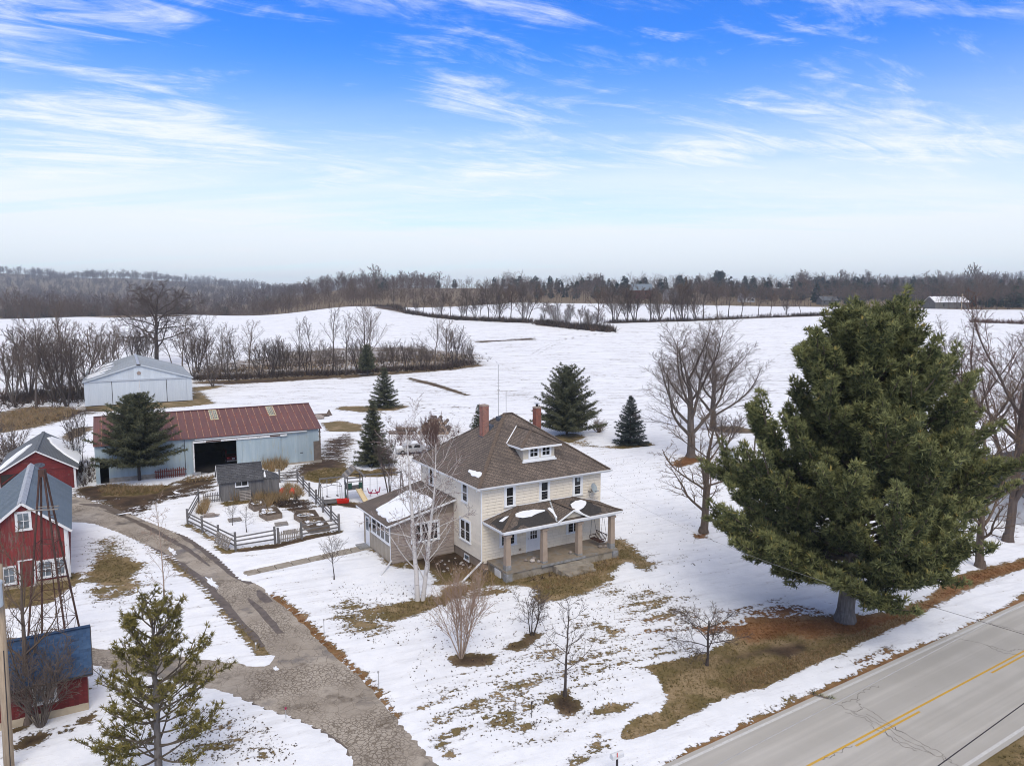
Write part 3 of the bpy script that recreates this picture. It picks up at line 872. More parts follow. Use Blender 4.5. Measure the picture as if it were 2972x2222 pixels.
def road(s, n, z=0.0):
    return RO + RD * s + RN * n + Vector((0, 0, z))


clear = np.zeros(NV)
for pts, fe in (([G(*p) for p in DRIVE], .25), ([G(*p) for p in PATHQ], .2), ([road(-80, -.35), road(400, -.35), road(400, 7.2), road(-80, 7.2)], .2)):
    ix, w = poly_w(pts, fe)
    clear[ix] = np.maximum(clear[ix], w)
rngl = np.random.default_rng(5)
deep = (1 - clear) * (1 - sst(fb, .35, .75))
near = (1 - sst(YY, 105, 125)).ravel()
lump = 0.007 * np.sin(XX.ravel() * 1.9 + np.sin(YY.ravel() * .8) * 2) * np.sin(YY.ravel() * 1.4 + np.sin(XX.ravel() * .6))
Zf = ZZ.ravel() + near * (deep * (0.075 + lump) - clear * 0.03)
idx = np.arange(NV).reshape(XX.shape)
Fq = np.stack([idx[:-1, :-1], idx[:-1, 1:], idx[1:, 1:], idx[1:, :-1]], -1).reshape(-1, 4)


def ground_mat():
    m, t, p = new_mat("snow_and_grass")
    co = nd(t, "NewGeometry").outputs["Position"]
    cov = nd(t, "Attribute", attribute_name="cover")
    sp = nd(t, "SeparateColor", {0: cov.outputs["Color"]})
    br, ne, mu = sp.outputs
    ta = cov.outputs["Alpha"]
    flat = nd(t, "Mapping", {"Vector": co, "Scale": (1, 1, 0.0)}).outputs[0]
    n1 = noise(t, flat, 0.95, 9, 0.66, 0.3)
    n2 = noise(t, flat, 4.5, 5, 0.65)
    row = aniso(t, flat, R(24), (0.22, 1.25, 0))
    n3 = noise(t, row, 1.0, 7, 0.68, 0.2)
    frow = aniso(t, flat, R(8), (0.07, 0.60, 0))
    n4 = noise(t, frow, 1.0, 8, 0.72, 0.3)
    lo_ = noise(t, flat, 0.06, 3, 0.5)
    Y = nd(t, "SeparateXYZ", {0: co}).outputs[1]
    far = sstep(t, Y, 95, 140)
    mm = mth(t, "ADD", br, mth(t, "MULTIPLY", mth(t, "SUBTRACT", n1, 0.5), 1.05))
    mm = mth(t, "ADD", mm, mth(t, "MULTIPLY", mth(t, "SUBTRACT", n2, 0.5), 1.15))
    mm = mth(t, "ADD", mm, mth(t, "MULTIPLY", mth(t, "SUBTRACT", n3, 0.5), mth(t, "SUBTRACT", 0.95, mth(t, "MULTIPLY", far, 0.55))))
    mm = mth(t, "ADD", mm, mth(t, "MULTIPLY", mth(t, "SUBTRACT", n4, 0.5), mth(t, "MULTIPLY", far, 1.05)))
    mm = mth(t, "ADD", mm, mth(t, "MULTIPLY", mth(t, "SUBTRACT", lo_, 0.5), 0.22))
    cover = sstep(t, mm, 0.46, 0.54)
    g1 = noise(t, flat, 0.7, 6, 0.65)
    g2 = noise(t, flat, 7, 7, 0.78)
    grass = mixc(t, sstep(t, g1, 0.35, 0.65), (0.150, 0.115, 0.048), (0.21, 0.150, 0.075))
    grass = mixc(t, sstep(t, noise(t, flat, 0.35, 5, 0.6), 0.48, 0.62), grass, (0.28, 0.205, 0.115))
    nee = mixc(t, sstep(t, g1, 0.35, 0.65), (0.18, 0.078, 0.032), (0.265, 0.135, 0.060))
    mudc = mixc(t, sstep(t, g1, 0.35, 0.65), (0.040, 0.027, 0.018), (0.090, 0.058, 0.036))
    tanc = mixc(t, sstep(t, g1, 0.35, 0.65), (0.110, 0.082, 0.055), (0.20, 0.140, 0.082))
    b = mixc(t, ne, grass, nee)
    b = mixc(t, mu, b, mudc)
    b = mixc(t, ta, b, tanc)
    b = nd(t, "HueSaturation", {"Value": mth(t, "ADD", 0.10, mth(t, "MULTIPLY", g2, 1.8)), "Color": b}).outputs[0]
    snow = mixc(t, sstep(t, n1, 0.3, 0.7), (0.78, 0.79, 0.81), (0.87, 0.875, 0.885))
    snow = mixc(t, mth(t, "MULTIPLY", sstep(t, mth(t, "ADD", n3, mth(t, "MULTIPLY", mth(t, "SUBTRACT", n4, 0.5), far)), 0.47, 0.66), mth(t, "ADD", 0.5, mth(t, "MULTIPLY", far, 0.35))), snow, (0.64, 0.64, 0.65))
    snow = mixc(t, mth(t, "MULTIPLY", sstep(t, mm, 0.30, 0.48), 0.30), snow, (0.50, 0.47, 0.44))
    put(t, p, "Base Color", mixc(t, cover, snow, b))
    put(t, p, "Roughness", 0.85)
    put(t, p, "Specular IOR Level", 0.15)
    h = mth(t, "ADD", mth(t, "MULTIPLY", mth(t, "SUBTRACT", 1.0, cover), 1.0), mth(t, "MULTIPLY", g2, 0.35))
    h = mth(t, "ADD", h, mth(t, "MULTIPLY", n1, 0.5))
    bump(t, p, h, 0.8, 0.08)
    return m


gme = np_mesh("ground", np.stack([XX.ravel(), YY.ravel(), Zf], 1), Fq, ground_mat(), smooth=True)
ca = gme.attributes.new("cover", "FLOAT_COLOR", "POINT")
ca.data.foreach_set("color", np.stack([fb, fn, fm, ft], 1).astype(np.float32).ravel())
tag(link("ground", gme), kind="structure")


def lawn(name, mask, n, mat, seed, h, nt=6):
    """short dead blades wherever the snow has gone"""
    r = np.random.default_rng(seed)
    ix = np.where(mask)[0]
    if len(ix) == 0:
        return
    ix = r.choice(ix, n)
    P = np.stack([PTS[ix, 0] + r.uniform(-.17, .17, n), PTS[ix, 1] + r.uniform(-.17, .17, n), Zf[ix] - .01], 1)
    d = np.tile(np.array([[.15, -.1, .8]]), (n, 1)) + r.normal(0, .3, (n, 3)) * np.array([[1, 1, .2]])
    V, F, tt = tufts(P, d, h * r.uniform(.6, 1.4, n), nt, .65, .10, np.clip(.5 + .25 * np.sin(P[:, 0] * 1.7) * np.sin(P[:, 1] * 1.3) + r.normal(0, .22, n), 0, 1), r)
    tag(link(name, np_mesh(name, V, F, M[mat], tint=tt)), kind="stuff")


def grow_lawns():
    fy = PTS[:, 1]
    ok = (fb > .74) & (clear < .15) & (fy > 24) & (fy < 104) & (fm < .4) & (ft < .4)
    lawn("grass", ok & (fn < .4) & (fy < 62), 13000, "lawngrass", 1, .11, 5)
    lawn("grass", ok & (fn < .4) & (fy >= 62), 5000, "lawngrass", 2, .16)
    lawn("pine_needles", ok & (fn >= .4), 7000, "needlebed", 3, .09)


# ------------------------------------------------------------------ road, driveway and path
def asphalt(name, c1, c2, crack, wet=False):
    m, t, p = new_mat(name)
    co = nd(t, "NewGeometry").outputs["Position"]
    flat = nd(t, "Mapping", {"Vector": co, "Scale": (1, 1, 0)}).outputs[0]
    n1 = noise(t, flat, 0.35, 6, 0.6)
    n2 = noise(t, flat, 28, 3, 0.7)
    c = mixc(t, sstep(t, n1, 0.35, 0.68), c1, c2)
    c = nd(t, "HueSaturation", {"Value": mth(t, "ADD", 0.80, mth(t, "MULTIPLY", n2, 0.40)), "Color": c}).outputs[0]
    h = n2
    if crack:
        w = nd(t, "VectorMath", {0: flat, 1: nd(t, "VectorMath", {0: nd(t, "TexNoise", {"Vector": flat, "Scale": 1.7, "Detail": 4}).outputs["Color"], "Scale": 0.42}, operation="SCALE").outputs[0]}, operation="ADD").outputs[0]
        zone = sstep(t, noise(t, flat, 0.22, 3, 0.5), 0.42, 0.56)
        v1 = nd(t, "TexVoronoi", {"Vector": w, "Scale": 4.6, "Randomness": 0.95}, feature="DISTANCE_TO_EDGE").outputs[0]
        v2 = nd(t, "TexVoronoi", {"Vector": w, "Scale": 1.15, "Randomness": 0.95}, feature="DISTANCE_TO_EDGE").outputs[0]
        k1 = mth(t, "MULTIPLY", mth(t, "SUBTRACT", 1.0, sstep(t, v1, 0.02, 0.13)), mth(t, "SUBTRACT", 1.0, zone))
        k2 = mth(t, "SUBTRACT", 1.0, sstep(t, v2, 0.004, 0.022))
        k = mth(t, "MAXIMUM", mth(t, "MULTIPLY", k1, 0.85), mth(t, "MULTIPLY", k2, 0.6))
        dirt = sstep(t, noise(t, flat, 0.5, 7, 0.68), 0.54, 0.68)
        c = mixc(t, mth(t, "MULTIPLY", dirt, 0.62), c, (0.075, 0.055, 0.038))
        c = mixc(t, mth(t, "MULTIPLY", k, 0.82), c, (0.085, 0.062, 0.042))
        h = mth(t, "SUBTRACT", mth(t, "MULTIPLY", n2, 0.4), k)
        wetm = sstep(t, noise(t, flat, 0.22, 7, 0.68), 0.53, 0.62)
        c = mixc(t, mth(t, "MULTIPLY", wetm, 0.55), c, (0.085, 0.072, 0.060))
        put(t, p, "Roughness", mth(t, "SUBTRACT", 0.9, mth(t, "MULTIPLY", wetm, 0.45)))
    else:
        s = aniso(t, flat, R(32.35), (0.015, 1.05, 0))
        c = mixc(t, mth(t, "MULTIPLY", sstep(t, noise(t, s, 1.0, 5), 0.42, 0.60), 0.55), c, (0.355, 0.335, 0.30))
        sp = sstep(t, noise(t, flat, 1.3, 6, 0.7), 0.66, 0.73)
        c = mixc(t, mth(t, "MULTIPLY", sp, 0.45), c, (0.17, 0.155, 0.14))
        put(t, p, "Roughness", 0.9)
    put(t, p, "Base Color", c)
    put(t, p, "Specular IOR Level", 0.2)
    bump(t, p, h, 0.5, 0.02)
    return m


rd = MB()
ss = [-80 + 4 * i for i in range(121)]
for i in range(len(ss) - 1):
    rd.add([road(ss[i], -.30, .012), road(ss[i], 7.0, .012), road(ss[i + 1], 7.0, .012), road(ss[i + 1], -.30, .012)], [(0, 1, 2, 3)])
ROADO = tag(rd.build("road", asphalt("worn_grey_asphalt", (0.455, 0.43, 0.385), (0.50, 0.475, 0.43), False)), kind="structure")


def stripe(s0, s1, n, w, mat, name):
    mb = MB()
    k = max(1, int((s1 - s0) / 6))
    for i in range(k):
        a, b = s0 + (s1 - s0) * i / k, s0 + (s1 - s0) * (i + 1) / k
        mb.add([road(a, n - w / 2, .016), road(a, n + w / 2, .016), road(b, n + w / 2, .016), road(b, n - w / 2, .016)], [(0, 1, 2, 3)])
    return mb.build(name, mat, ROADO)


stripe(-60, 300, 0.0, .15, M["whitepaint"], "edge_line")
stripe(-60, 300, 6.72, .15, M["whitepaint"], "edge_line")
stripe(-60, 300, 3.09, .11, M["yellowpaint"], "centre_line")
for k in range(-3, 20):
    stripe(-1.3 + 12.3 * k - 3.05, -1.3 + 12.3 * k + 2.2, 3.34, .11, M["yellowpaint"], "centre_dash")
rk = random.Random(8)


def crack_line(pts, w=.026, jit=.12, n=8):
    mb = MB()
    pp = []
    for i in range(len(pts) - 1):
        a, b = at(*pts[i], .017), at(*pts[i + 1], .017)
        d = (b - a)
        pn = Vector((-d.y, d.x, 0)).normalized()
        for k in range(n):
            pp.append(a + d * k / n + pn * (rk.uniform(-jit, jit) if k else 0))
    pp.append(at(*pts[-1], .017))
    for i in range(len(pp) - 1):
        d = (pp[i + 1] - pp[i]).normalized()
        pn = Vector((-d.y, d.x, 0)) * w * rk.uniform(.3, .6)
        mb.add([pp[i] - pn, pp[i] + pn, pp[i + 1] + pn, pp[i + 1] - pn], [(0, 1, 2, 3)])
    mb.build("crack", M["crack"], ROADO)


for c in ([(1110, 760), (1330, 860), (1460, 930), (1680, 1050), (1840, 1128)], [(1190, 820), (1300, 850), (1370, 920), (1560, 1010), (1700, 1060)], [(1310, 830), (1450, 900), (1620, 990), (1750, 1060), (1800, 1110)],
          [(1290, 790), (1420, 870), (1520, 940)], [(1170, 770), (1260, 740), (1300, 690), (1380, 670)], [(1060, 1090), (1140, 1050), (1230, 1010)], [(1810, 395), (1980, 430), (2120, 470), (2212, 460)],
          [(2010, 310), (2130, 340), (2212, 360)], [(1980, 430), (2090, 480), (2180, 490)], [(1260, 740), (1280, 790), (1240, 830)], [(1380, 900), (1480, 990), (1600, 1040)]):
    crack_line(K(*RB, c))


def flat_poly(pts, z, sub=0.6, jit=0.0, seed=0):
    """an outline on the ground, its edge broken up"""
    r = random.Random(seed)
    P = [at(*p, 0) for p in pts]
    out = []
    for i, a in enumerate(P):
        b = P[(i + 1) % len(P)]
        n = max(1, int((b - a).length / sub))
        d = (b - a)
        pn = Vector((-d.y, d.x, 0)).normalized()
        for k in range(n):
            q = a + d * k / n + (pn * r.uniform(-jit, jit))
            out.append(Vector((q.x, q.y, z)))
    return out


dr = MB()
fp = flat_poly(DRIVE, .008, .5, .10, 3)
dr.add(fp, [tuple(range(len(fp)))])
DRIVEO = tag(dr.build("driveway", asphalt("cracked_driveway_asphalt", (0.30, 0.258, 0.21), (0.40, 0.35, 0.29), True)), kind="structure")
# slush and meltwater left along the wheel tracks
rs = random.Random(12)


def blobpoly(c, rx, ry, ang, n=18, j=.28, rnd_=rs):
    out = []
    for k in range(n):
        g = 2 * math.pi * k / n
        q = 1 + rnd_.uniform(-j, j)
        x, y = rx * math.cos(g) * q, ry * math.sin(g) * q
        out.append(Vector((c.x + x * math.cos(ang) - y * math.sin(ang), c.y + x * math.sin(ang) + y * math.cos(ang), c.z)))
    return out


slush = MB()
for (x, y, rx, ry) in ((615, 1690, 1.3, .20), (500, 1598, 1.0, .18), (800, 1939, .22, .13), (420, 1480, 2.0, .3), (520, 1435, 1.8, .25)):
    c = at(x, y, .012)
    slush.prism(blobpoly(c, rx, ry, R(128 if rx < 1.9 else 40), 34, .42), (0, 0, .012))
tag(slush.build("slush", M["snow"]), kind="stuff")

wet = pm("wet_mud_track", (0.095, 0.073, 0.055), (0.15, 0.118, 0.09), 2.0, 0.55, 0.3, 12, 0.01)
for pts, w in (([(434, 1584), (500, 1622), (560, 1662), (610, 1712), (668, 1780), (726, 1836), (776, 1890)], .42), ([(719, 1735), (760, 1775), (800, 1822), (826, 1852)], .30), ([(500, 1536), (560, 1572), (630, 1622), (680, 1668), (745, 1702)], .42),
               ([(676, 2020), (772, 2064), (850, 2088), (932, 2130), (992, 2172), (1030, 2235)], .30), ([(300, 1480), (380, 1505), (450, 1540), (540, 1590), (620, 1650)], .30), ([(748, 1712), (790, 1760)], .4), ([(230, 1462), (300, 1466), (370, 1500)], .5)):
    P = [at(*p, .013) for p in pts]
    lft, rgt = [], []
    for i in range(len(P) - 1):
        d = (P[i + 1] - P[i])
        n = Vector((d.y, -d.x, 0)).normalized()
        k = max(2, int(d.length / .7))
        for j in range(k):
            c = P[i] + d * (j / k)
            g_ = (i + j / k) / (len(P) - 1)
            e_ = min(1, max(.06, math.sin(math.pi * g_)) ** .5)
            lft.append(c - n * w * e_ * rs.uniform(.55, 1.1))
            rgt.append(c + n * w * e_ * rs.uniform(.55, 1.1))
    mb = MB()
    m_ = len(lft)
    mb.add(lft + rgt, [(i, i + 1, m_ + i + 1, m_ + i) for i in range(m_ - 1)])
    mb.build("mud_track", wet, DRIVEO)

pr = random.Random(4)
pm_ = MB()
qa, qb, qc, qd = [at(*p, 0) for p in PATHQ]
pm_.add([q + Vector((0, 0, -.015)) for q in (qa, qb, qc, qd)], [(0, 1, 2, 3)])
PATHO = tag(pm_.build("path", M["soil"]), kind="structure")
cuts = [0, .10, .22, .34, .47, .58, .69, .80, .90, 1.0]
for i in range(9):
    a0, a1 = qa.lerp(qb, cuts[i] + .003), qa.lerp(qb, cuts[i + 1] - .003)
    b0, b1 = qd.lerp(qc, cuts[i] + .003), qd.lerp(qc, cuts[i + 1] - .003)
    dz = pr.uniform(0, .02)
    MB().prism([q + Vector((0, 0, -.01)) for q in (a0, a1, b1, b0)], (0, 0, .035 + dz)).build("paving_slab", M["concrete"], PATHO)
# ------------------------------------------------------------------ trees
def rv(rng):
    return Vector((rng.gauss(0, 1), rng.gauss(0, 1), rng.gauss(0, 1)))


def branch(segs, rng, p, d, L, r, lev, P):
    """one bough with its side branches, as (from, to, radius, radius, level)"""
    n = max(2, P["n"][lev])
    pts = [p]
    jit, up = P["jit"][lev], P["up"][lev]
    for i in range(n):
        d = (d + rv(rng) * jit + Vector((0, 0, up))).normalized()
        p = p + d * (L / n)
        pts.append(p)
    r1 = max(P["rmin"], r * P["taper"][lev])
    rad = [max(P["rmin"], r + (r1 - r) * i / n) for i in range(n + 1)]
    for i in range(n):
        segs.append((pts[i], pts[i + 1], rad[i], rad[i + 1], lev))
    if lev >= P["levels"]:
        return
    k = P["kids"][lev]
    k = max(1, int(round(k * rng.uniform(.8, 1.2))))
    s0 = P["start"][lev]
    az = rng.uniform(0, 6.28)
    for j in range(k):
        f = s0 + (0.99 - s0) * ((j + rng.random() * .9) / k)
        x = f * n
        i = min(n - 1, int(x))
        q = pts[i].lerp(pts[i + 1], x - i)
        dd = (pts[i + 1] - pts[i]).normalized()
        u = dd.orthogonal().normalized()
        az += 2.4 + rng.uniform(-.5, .5)
        v = dd.cross(u)
        side = u * math.cos(az) + v * math.sin(az)
        ang = R(rng.gauss(P["ang"][lev], P["angd"][lev]))
        nd_ = (dd * math.cos(ang) + side * math.sin(ang)).normalized()
        LL_ = L * P["len"][lev] * (1 - P["fall"][lev] * (f - s0) / (1.001 - s0)) * rng.uniform(.75, 1.2)
        branch(segs, rng, q, nd_, LL_, max(P["rmin"], rad[i] * P["rr"][lev]), lev + 1, P)


BASEP = dict(levels=3, n=[9, 6, 4, 3], jit=[.05, .10, .14, .16], up=[.05, .06, .04, .03], taper=[.25, .2, .3, .4], kids=[13, 8, 6, 3], start=[.28, .18, .12, .1],
             ang=[48, 42, 42, 40], angd=[10, 12, 14, 14], len=[.55, .48, .45, .5], fall=[.55, .55, .5, .3], rr=[.5, .5, .5, .6], rmin=.010)


def prm(**k):
    d = dict(BASEP)
    d.update(k)
    return d


def tubes(segs, k=3):
    """all segments as open tubes, in one go"""
    n = len(segs)
    A = np.array([s[0][:] for s in segs])
    B = np.array([s[1][:] for s in segs])
    r0 = np.array([s[2] for s in segs])
    r1 = np.array([s[3] for s in segs])
    D = B - A
    D /= np.maximum(np.linalg.norm(D, axis=1, keepdims=True), 1e-9)
    U = np.where(np.abs(D[:, 2:3]) < .9, np.array([[0, 0, 1.]]), np.array([[1., 0, 0]]))
    a = np.cross(D, U)
    a /= np.maximum(np.linalg.norm(a, axis=1, keepdims=True), 1e-9)
    b = np.cross(a, D)
    V = np.zeros((n, 2, k, 3))
    for j in range(k):
        g = 2 * math.pi * j / k
        o = a * math.cos(g) + b * math.sin(g)
        V[:, 0, j] = A + o * r0[:, None]
        V[:, 1, j] = B + o * r1[:, None]
    F = np.zeros((n, k, 4), np.int32)
    base = np.arange(n) * 2 * k
    for j in range(k):
        j2 = (j + 1) % k
        F[:, j] = np.stack([base + j, base + j2, base + k + j2, base + k + j], 1)
    return V.reshape(-1, 3), F.reshape(-1, 4)


def twigs(segs, last, tf):
    """boughs as tubes, the finest twigs as three-sided spikes: all triangles"""
    a = [s for s in segs if s[4] < last]
    b = [s for s in segs if s[4] >= last]
    V, F = tubes(a, 3) if a else (np.zeros((0, 3)), np.zeros((0, 4), np.int32))
    F3 = np.concatenate([F[:, [0, 1, 2]], F[:, [0, 2, 3]]])
    tint = np.repeat([tf(s[4]) for s in a], 6)
    if b:
        W, _ = tubes(b, 3)
        W = W.reshape(-1, 6, 3)[:, :4].copy()
        W[:, 3] = np.array([s[1][:] for s in b])
        o = len(V) + np.arange(len(b)) * 4
        F3 = np.concatenate([F3] + [np.stack([o + j, o + (j + 1) % 3, o + 3], 1) for j in range(3)])
        V = np.concatenate([V, W.reshape(-1, 3)])
        tint = np.concatenate([tint, np.repeat([tf(s[4]) for s in b], 4)])
    return V, F3, tint


def tree_meshes(name, seed, P, H, r, mat, lean=(0, 0), stems=1, split=0, ksides=6, fork=None):
    """trunk mesh and crown mesh of a leafless tree, foot at the origin"""
    rng = random.Random(seed)
    segs = []
    for s in range(stems):
        d = Vector((lean[0], lean[1], 1))
        o = Vector((0, 0, -.15))
        q = 1.0
        if stems > 1:
            g = 2 * math.pi * (s + rng.random() * .6) / stems
            sp = P.get("stemspread", .35) * rng.uniform(.5, 1.15)
            d = Vector((math.cos(g) * sp, math.sin(g) * sp, 1))
            o = Vector((math.cos(g), math.sin(g), 0)) * r * 1.0 + Vector((0, 0, -.1))
            q = rng.uniform(.72, 1.0)
        branch(segs, rng, o, d.normalized(), H * q, r, 0, P)
    if stems == 1:
        a = segs[0]
        segs.insert(0, (Vector((0, 0, -.2)), Vector((0, 0, .45)) , r * 1.55, r * 1.02, 0))
    t_ = [s for s in segs if s[4] <= split]
    c_ = [s for s in segs if s[4] > split]
    V, F = tubes(t_, ksides)
    tm = np_mesh(name + "_trunk", V, F, mat, tint=np.zeros(len(V)), smooth=True)
    V, F, tint = twigs(c_, P["levels"], lambda lv: min(1.0, (lv - split) / max(1, P["levels"] - split)))
    cm = np_mesh(name + "_crown", V, F, mat, tint=tint)
    return tm, cm


def place_tree(meshes, name, label, cat, P, h, base_h, rz=0.0, group=None, sx=None):
    e = thing(name, label, cat, P, rz, group)
    s = h / base_h
    e.scale = (s if sx is None else sx, s if sx is None else sx, s)
    link("trunk", meshes[0], e)
    link("crown", meshes[1], e)
    return e


def tufts(pos, dirs, size, nt, spread, width, tint, rng, curve=0.0):
    """needle tufts: nt narrow triangles each, splayed round a direction"""
    n = len(pos)
    d = dirs[:, None, :] + rng.normal(0, spread, (n, nt, 3))
    d /= np.maximum(np.linalg.norm(d, axis=2, keepdims=True), 1e-9)
    s = size[:, None, None] * rng.uniform(.7, 1.15, (n, nt, 1))
    side = np.cross(d, rng.normal(0, 1, (n, nt, 3)))
    side /= np.maximum(np.linalg.norm(side, axis=2, keepdims=True), 1e-9)
    w = width * size[:, None, None]
    p = pos[:, None, :] + d * s * .05
    V = np.stack([p - side * w, p + side * w, p + d * s], 2).reshape(-1, 3)
    F = np.arange(n * nt * 3, dtype=np.int32).reshape(-1, 3)
    tt = np.repeat(np.clip(tint[:, None] + rng.normal(0, .10, (n, nt)), 0, 1).reshape(-1), 3)
    return V, F, tt


def spruce_meshes(name, seed, H, Rb, leaf, whorl=.34, per=9, droop=-.18, z0=.05, shape=.9, step=.20, tl=.30, nt=7, ragged=.18, tw=.055, bark=None, spread=.45):
    rng = np.random.default_rng(seed)
    segs = [(Vector((0, 0, -.2)), Vector((0, 0, H * .5)), H * .020, H * .012, 0), (Vector((0, 0, H * .5)), Vector((0, 0, H * .98)), H * .012, .01, 0)]
    pos, dr_, tint, siz = [], [], [], []
    z = H * z0
    while z < H * .985:
        t = (z - H * z0) / (H * (1 - z0))
        L0 = Rb * (1 - t) ** shape + .06
        nb = max(4, int(per * (.55 + .6 * (1 - t))))
        a0 = rng.uniform(0, 6.28)
        for b in range(nb):
            az = a0 + 2 * math.pi * b / nb + rng.normal(0, .16)
            L = L0 * rng.uniform(1 - ragged * 1.6, 1 + ragged)
            ca, sa = math.cos(az), math.sin(az)
            dz0 = droop + t * .75 + rng.normal(0, .06)
            zz = z + rng.normal(0, whorl * .3)
            n = max(2, int(L / step))
            tip = (ca * L, sa * L, zz + L * dz0 + .12 * L)
            segs.append((Vector((0, 0, zz)), Vector(tip), .012 + .008 * L, .006, 1))
            for i in range(n):
                f = (i + rng.uniform(.2, .9)) / n
                if f < .10 and L > 1.2:
                    continue
                x = L * f
                zc = zz + x * dz0 + .12 * L * f * f
                wid = (.16 + .30 * L * .35) * (1 - f * .75)
                for sgn in (-1, 1, 0):
                    off = wid * rng.uniform(.15, 1.0) * sgn
                    pos.append((ca * x - sa * off, sa * x + ca * off, zc + rng.normal(0, .035)))
                    dd = np.array([ca * .8 - sa * .75 * sgn, sa * .8 + ca * .75 * sgn, .02 + dz0 * .5])
                    dr_.append(dd / np.linalg.norm(dd))
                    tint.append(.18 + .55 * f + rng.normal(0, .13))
                    siz.append(tl * (1.05 - .3 * t) * rng.uniform(.8, 1.2))
        z += whorl * (.85 + .3 * rng.random()) * (1 - .35 * t)
    for k in range(8):
        pos.append((0, 0, H * (.94 + .008 * k)))
        dr_.append(np.array([rng.normal(0, .25), rng.normal(0, .25), 1.0]))
        tint.append(.6)
        siz.append(tl * .8)
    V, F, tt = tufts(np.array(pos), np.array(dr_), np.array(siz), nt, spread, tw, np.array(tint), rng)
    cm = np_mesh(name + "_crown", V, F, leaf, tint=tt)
    V, F = tubes(segs, 5)
    tm = np_mesh(name + "_trunk", V, F, bark or M["darkbark"], tint=np.zeros(len(V)))
    return tm, cm


def pine_meshes(name, seed, H, limbs, leaf, tl, nt, dens, plume_r, tw, r0, lean=0.0, core=.35, spread=.62, flatten=.6, sub=7, bark=None, side=(.5, 1.0), sublen=(.16, .34), limb_k=1.0):
    """limbs: list of (z, azimuth, length, rise, sweep). Plumes of needle tufts lie along the outer part of every limb."""
    rng = np.random.default_rng(seed)
    segs = []
    for i in range(10):
        f0, f1 = i / 10, (i + 1) / 10
        ra, rb = r0 * (1 - f0) ** .8 + .02, r0 * (1 - f1) ** .8 + .02
        if i == 0:
            segs.append((Vector((0, 0, -.25)), Vector((lean * .02, 0, .7)), r0 * 1.5, r0 * 1.02, 0))
            segs.append((Vector((lean * .02, 0, .7)), Vector((lean * f1, 0, H * f1 * .96)), r0 * 1.02, rb, 0))
        else:
            segs.append((Vector((lean * f0, 0, H * f0 * .96)), Vector((lean * f1, 0, H * f1 * .96)), ra, rb, 0))
    pos, dr_, tint, siz = [], [], [], []

    def plume(p0, d0, L, up, rad, lim, bare_f):
        """a bough that bends upward, clothed with tufts beyond bare_f"""
        n = max(3, int(L / .5))
        p, d = Vector(p0), Vector(d0).normalized()
        pts = [p.copy()]
        for i in range(n):
            d = (d + Vector((rng.normal(0, .05), rng.normal(0, .05), up / n))).normalized()
            p = p + d * (L / n)
            pts.append(p.copy())
        for i in range(n):
            segs.append((pts[i], pts[i + 1], lim * (1 - i / n) + .012, lim * (1 - (i + 1) / n) + .012, 1))
        m = int(dens * L * (1 - bare_f) * (.6 + rad))
        fs = bare_f + (1 - bare_f) * rng.random(m)
        for f in fs:
            x = f * n
            i = min(n - 1, int(x))
            c = pts[i].lerp(pts[i + 1], x - i)
            dd = (pts[i + 1] - pts[i]).normalized()
            o = Vector(rng.normal(0, 1, 3))
            o = (o - dd * o.dot(dd)).normalized()
            rr_ = rad * math.sqrt(rng.random()) * (.30 + .9 * math.sin(min(1, (1.06 - f) * 2.2) * math.pi / 2))
            o = Vector((o.x, o.y, o.z * flatten + .12))
            pos.append(c + o * rr_)
            v = dd * .75 + o * .75 + Vector((0, 0, .45))
            dr_.append(v.normalized())
            shell = rr_ / max(rad, .01)
            tint.append(-.12 + .30 * shell + .34 * max(0, o.z) + .55 * f * f + rng.normal(0, .13))  # lit tips and tops, shaded insides put into the needle colour
            siz.append(tl * rng.uniform(.8, 1.2))
        return pts
    for (z, az, L, rise, up) in limbs:
        d = Vector((math.cos(az), math.sin(az), rise))
        p0 = Vector((lean * z / H, 0, z))
        pts = plume(p0, d, L, up, plume_r * (.65 + .05 * L), (.022 * L + .02) * limb_k, core + .12 * rng.random())
        for s in range(int(sub * (.5 + L / 8))):
            f = core * .8 + (.97 - core * .8) * rng.random()
            x = f * (len(pts) - 1)
            i = min(len(pts) - 2, int(x))
            q = pts[i].lerp(pts[i + 1], x - i)
            dd = (pts[i + 1] - pts[i]).normalized()
            sd_ = dd.cross(Vector((0, 0, 1))).normalized() * (1 if s % 2 else -1)
            v = dd * .8 + sd_ * rng.uniform(*side) + Vector((0, 0, rng.normal(.10, .22)))
            plume(q, v, L * rng.uniform(*sublen) + .35, up * .7, plume_r * rng.uniform(.6, 1.0), .012 * L * limb_k, .18)
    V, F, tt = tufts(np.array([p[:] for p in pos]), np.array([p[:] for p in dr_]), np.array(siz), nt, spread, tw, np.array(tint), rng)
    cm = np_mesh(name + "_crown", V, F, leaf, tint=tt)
    V, F = tubes(segs, 7)
    tm = np_mesh(name + "_trunk", V, F, bark or M["pinebark"], tint=np.array([0.0 if s[4] == 0 else .75 for s in segs for _ in range(14)]))
    return tm, cm


def blades(name, spots, h, nt, spread, mat, seed, width=.02, up=1.0, parent=None, kind=None, label=None, cat=None, group=None):
    """dry stalks or twigs scattered at points: spots (n,3)"""
    rng = np.random.default_rng(seed)
    P = np.array([s[:] for s in spots], float)
    d = np.tile(np.array([[0, 0, up]]), (len(P), 1))
    V, F, tt = tufts(P, d, h * rng.uniform(.6, 1.2, len(P)), nt, spread, width, rng.uniform(0, 1, len(P)), rng)
    o = link(name, np_mesh(name, V, F, mat, tint=tt), parent)
    return tag(o, label, cat, group, kind)


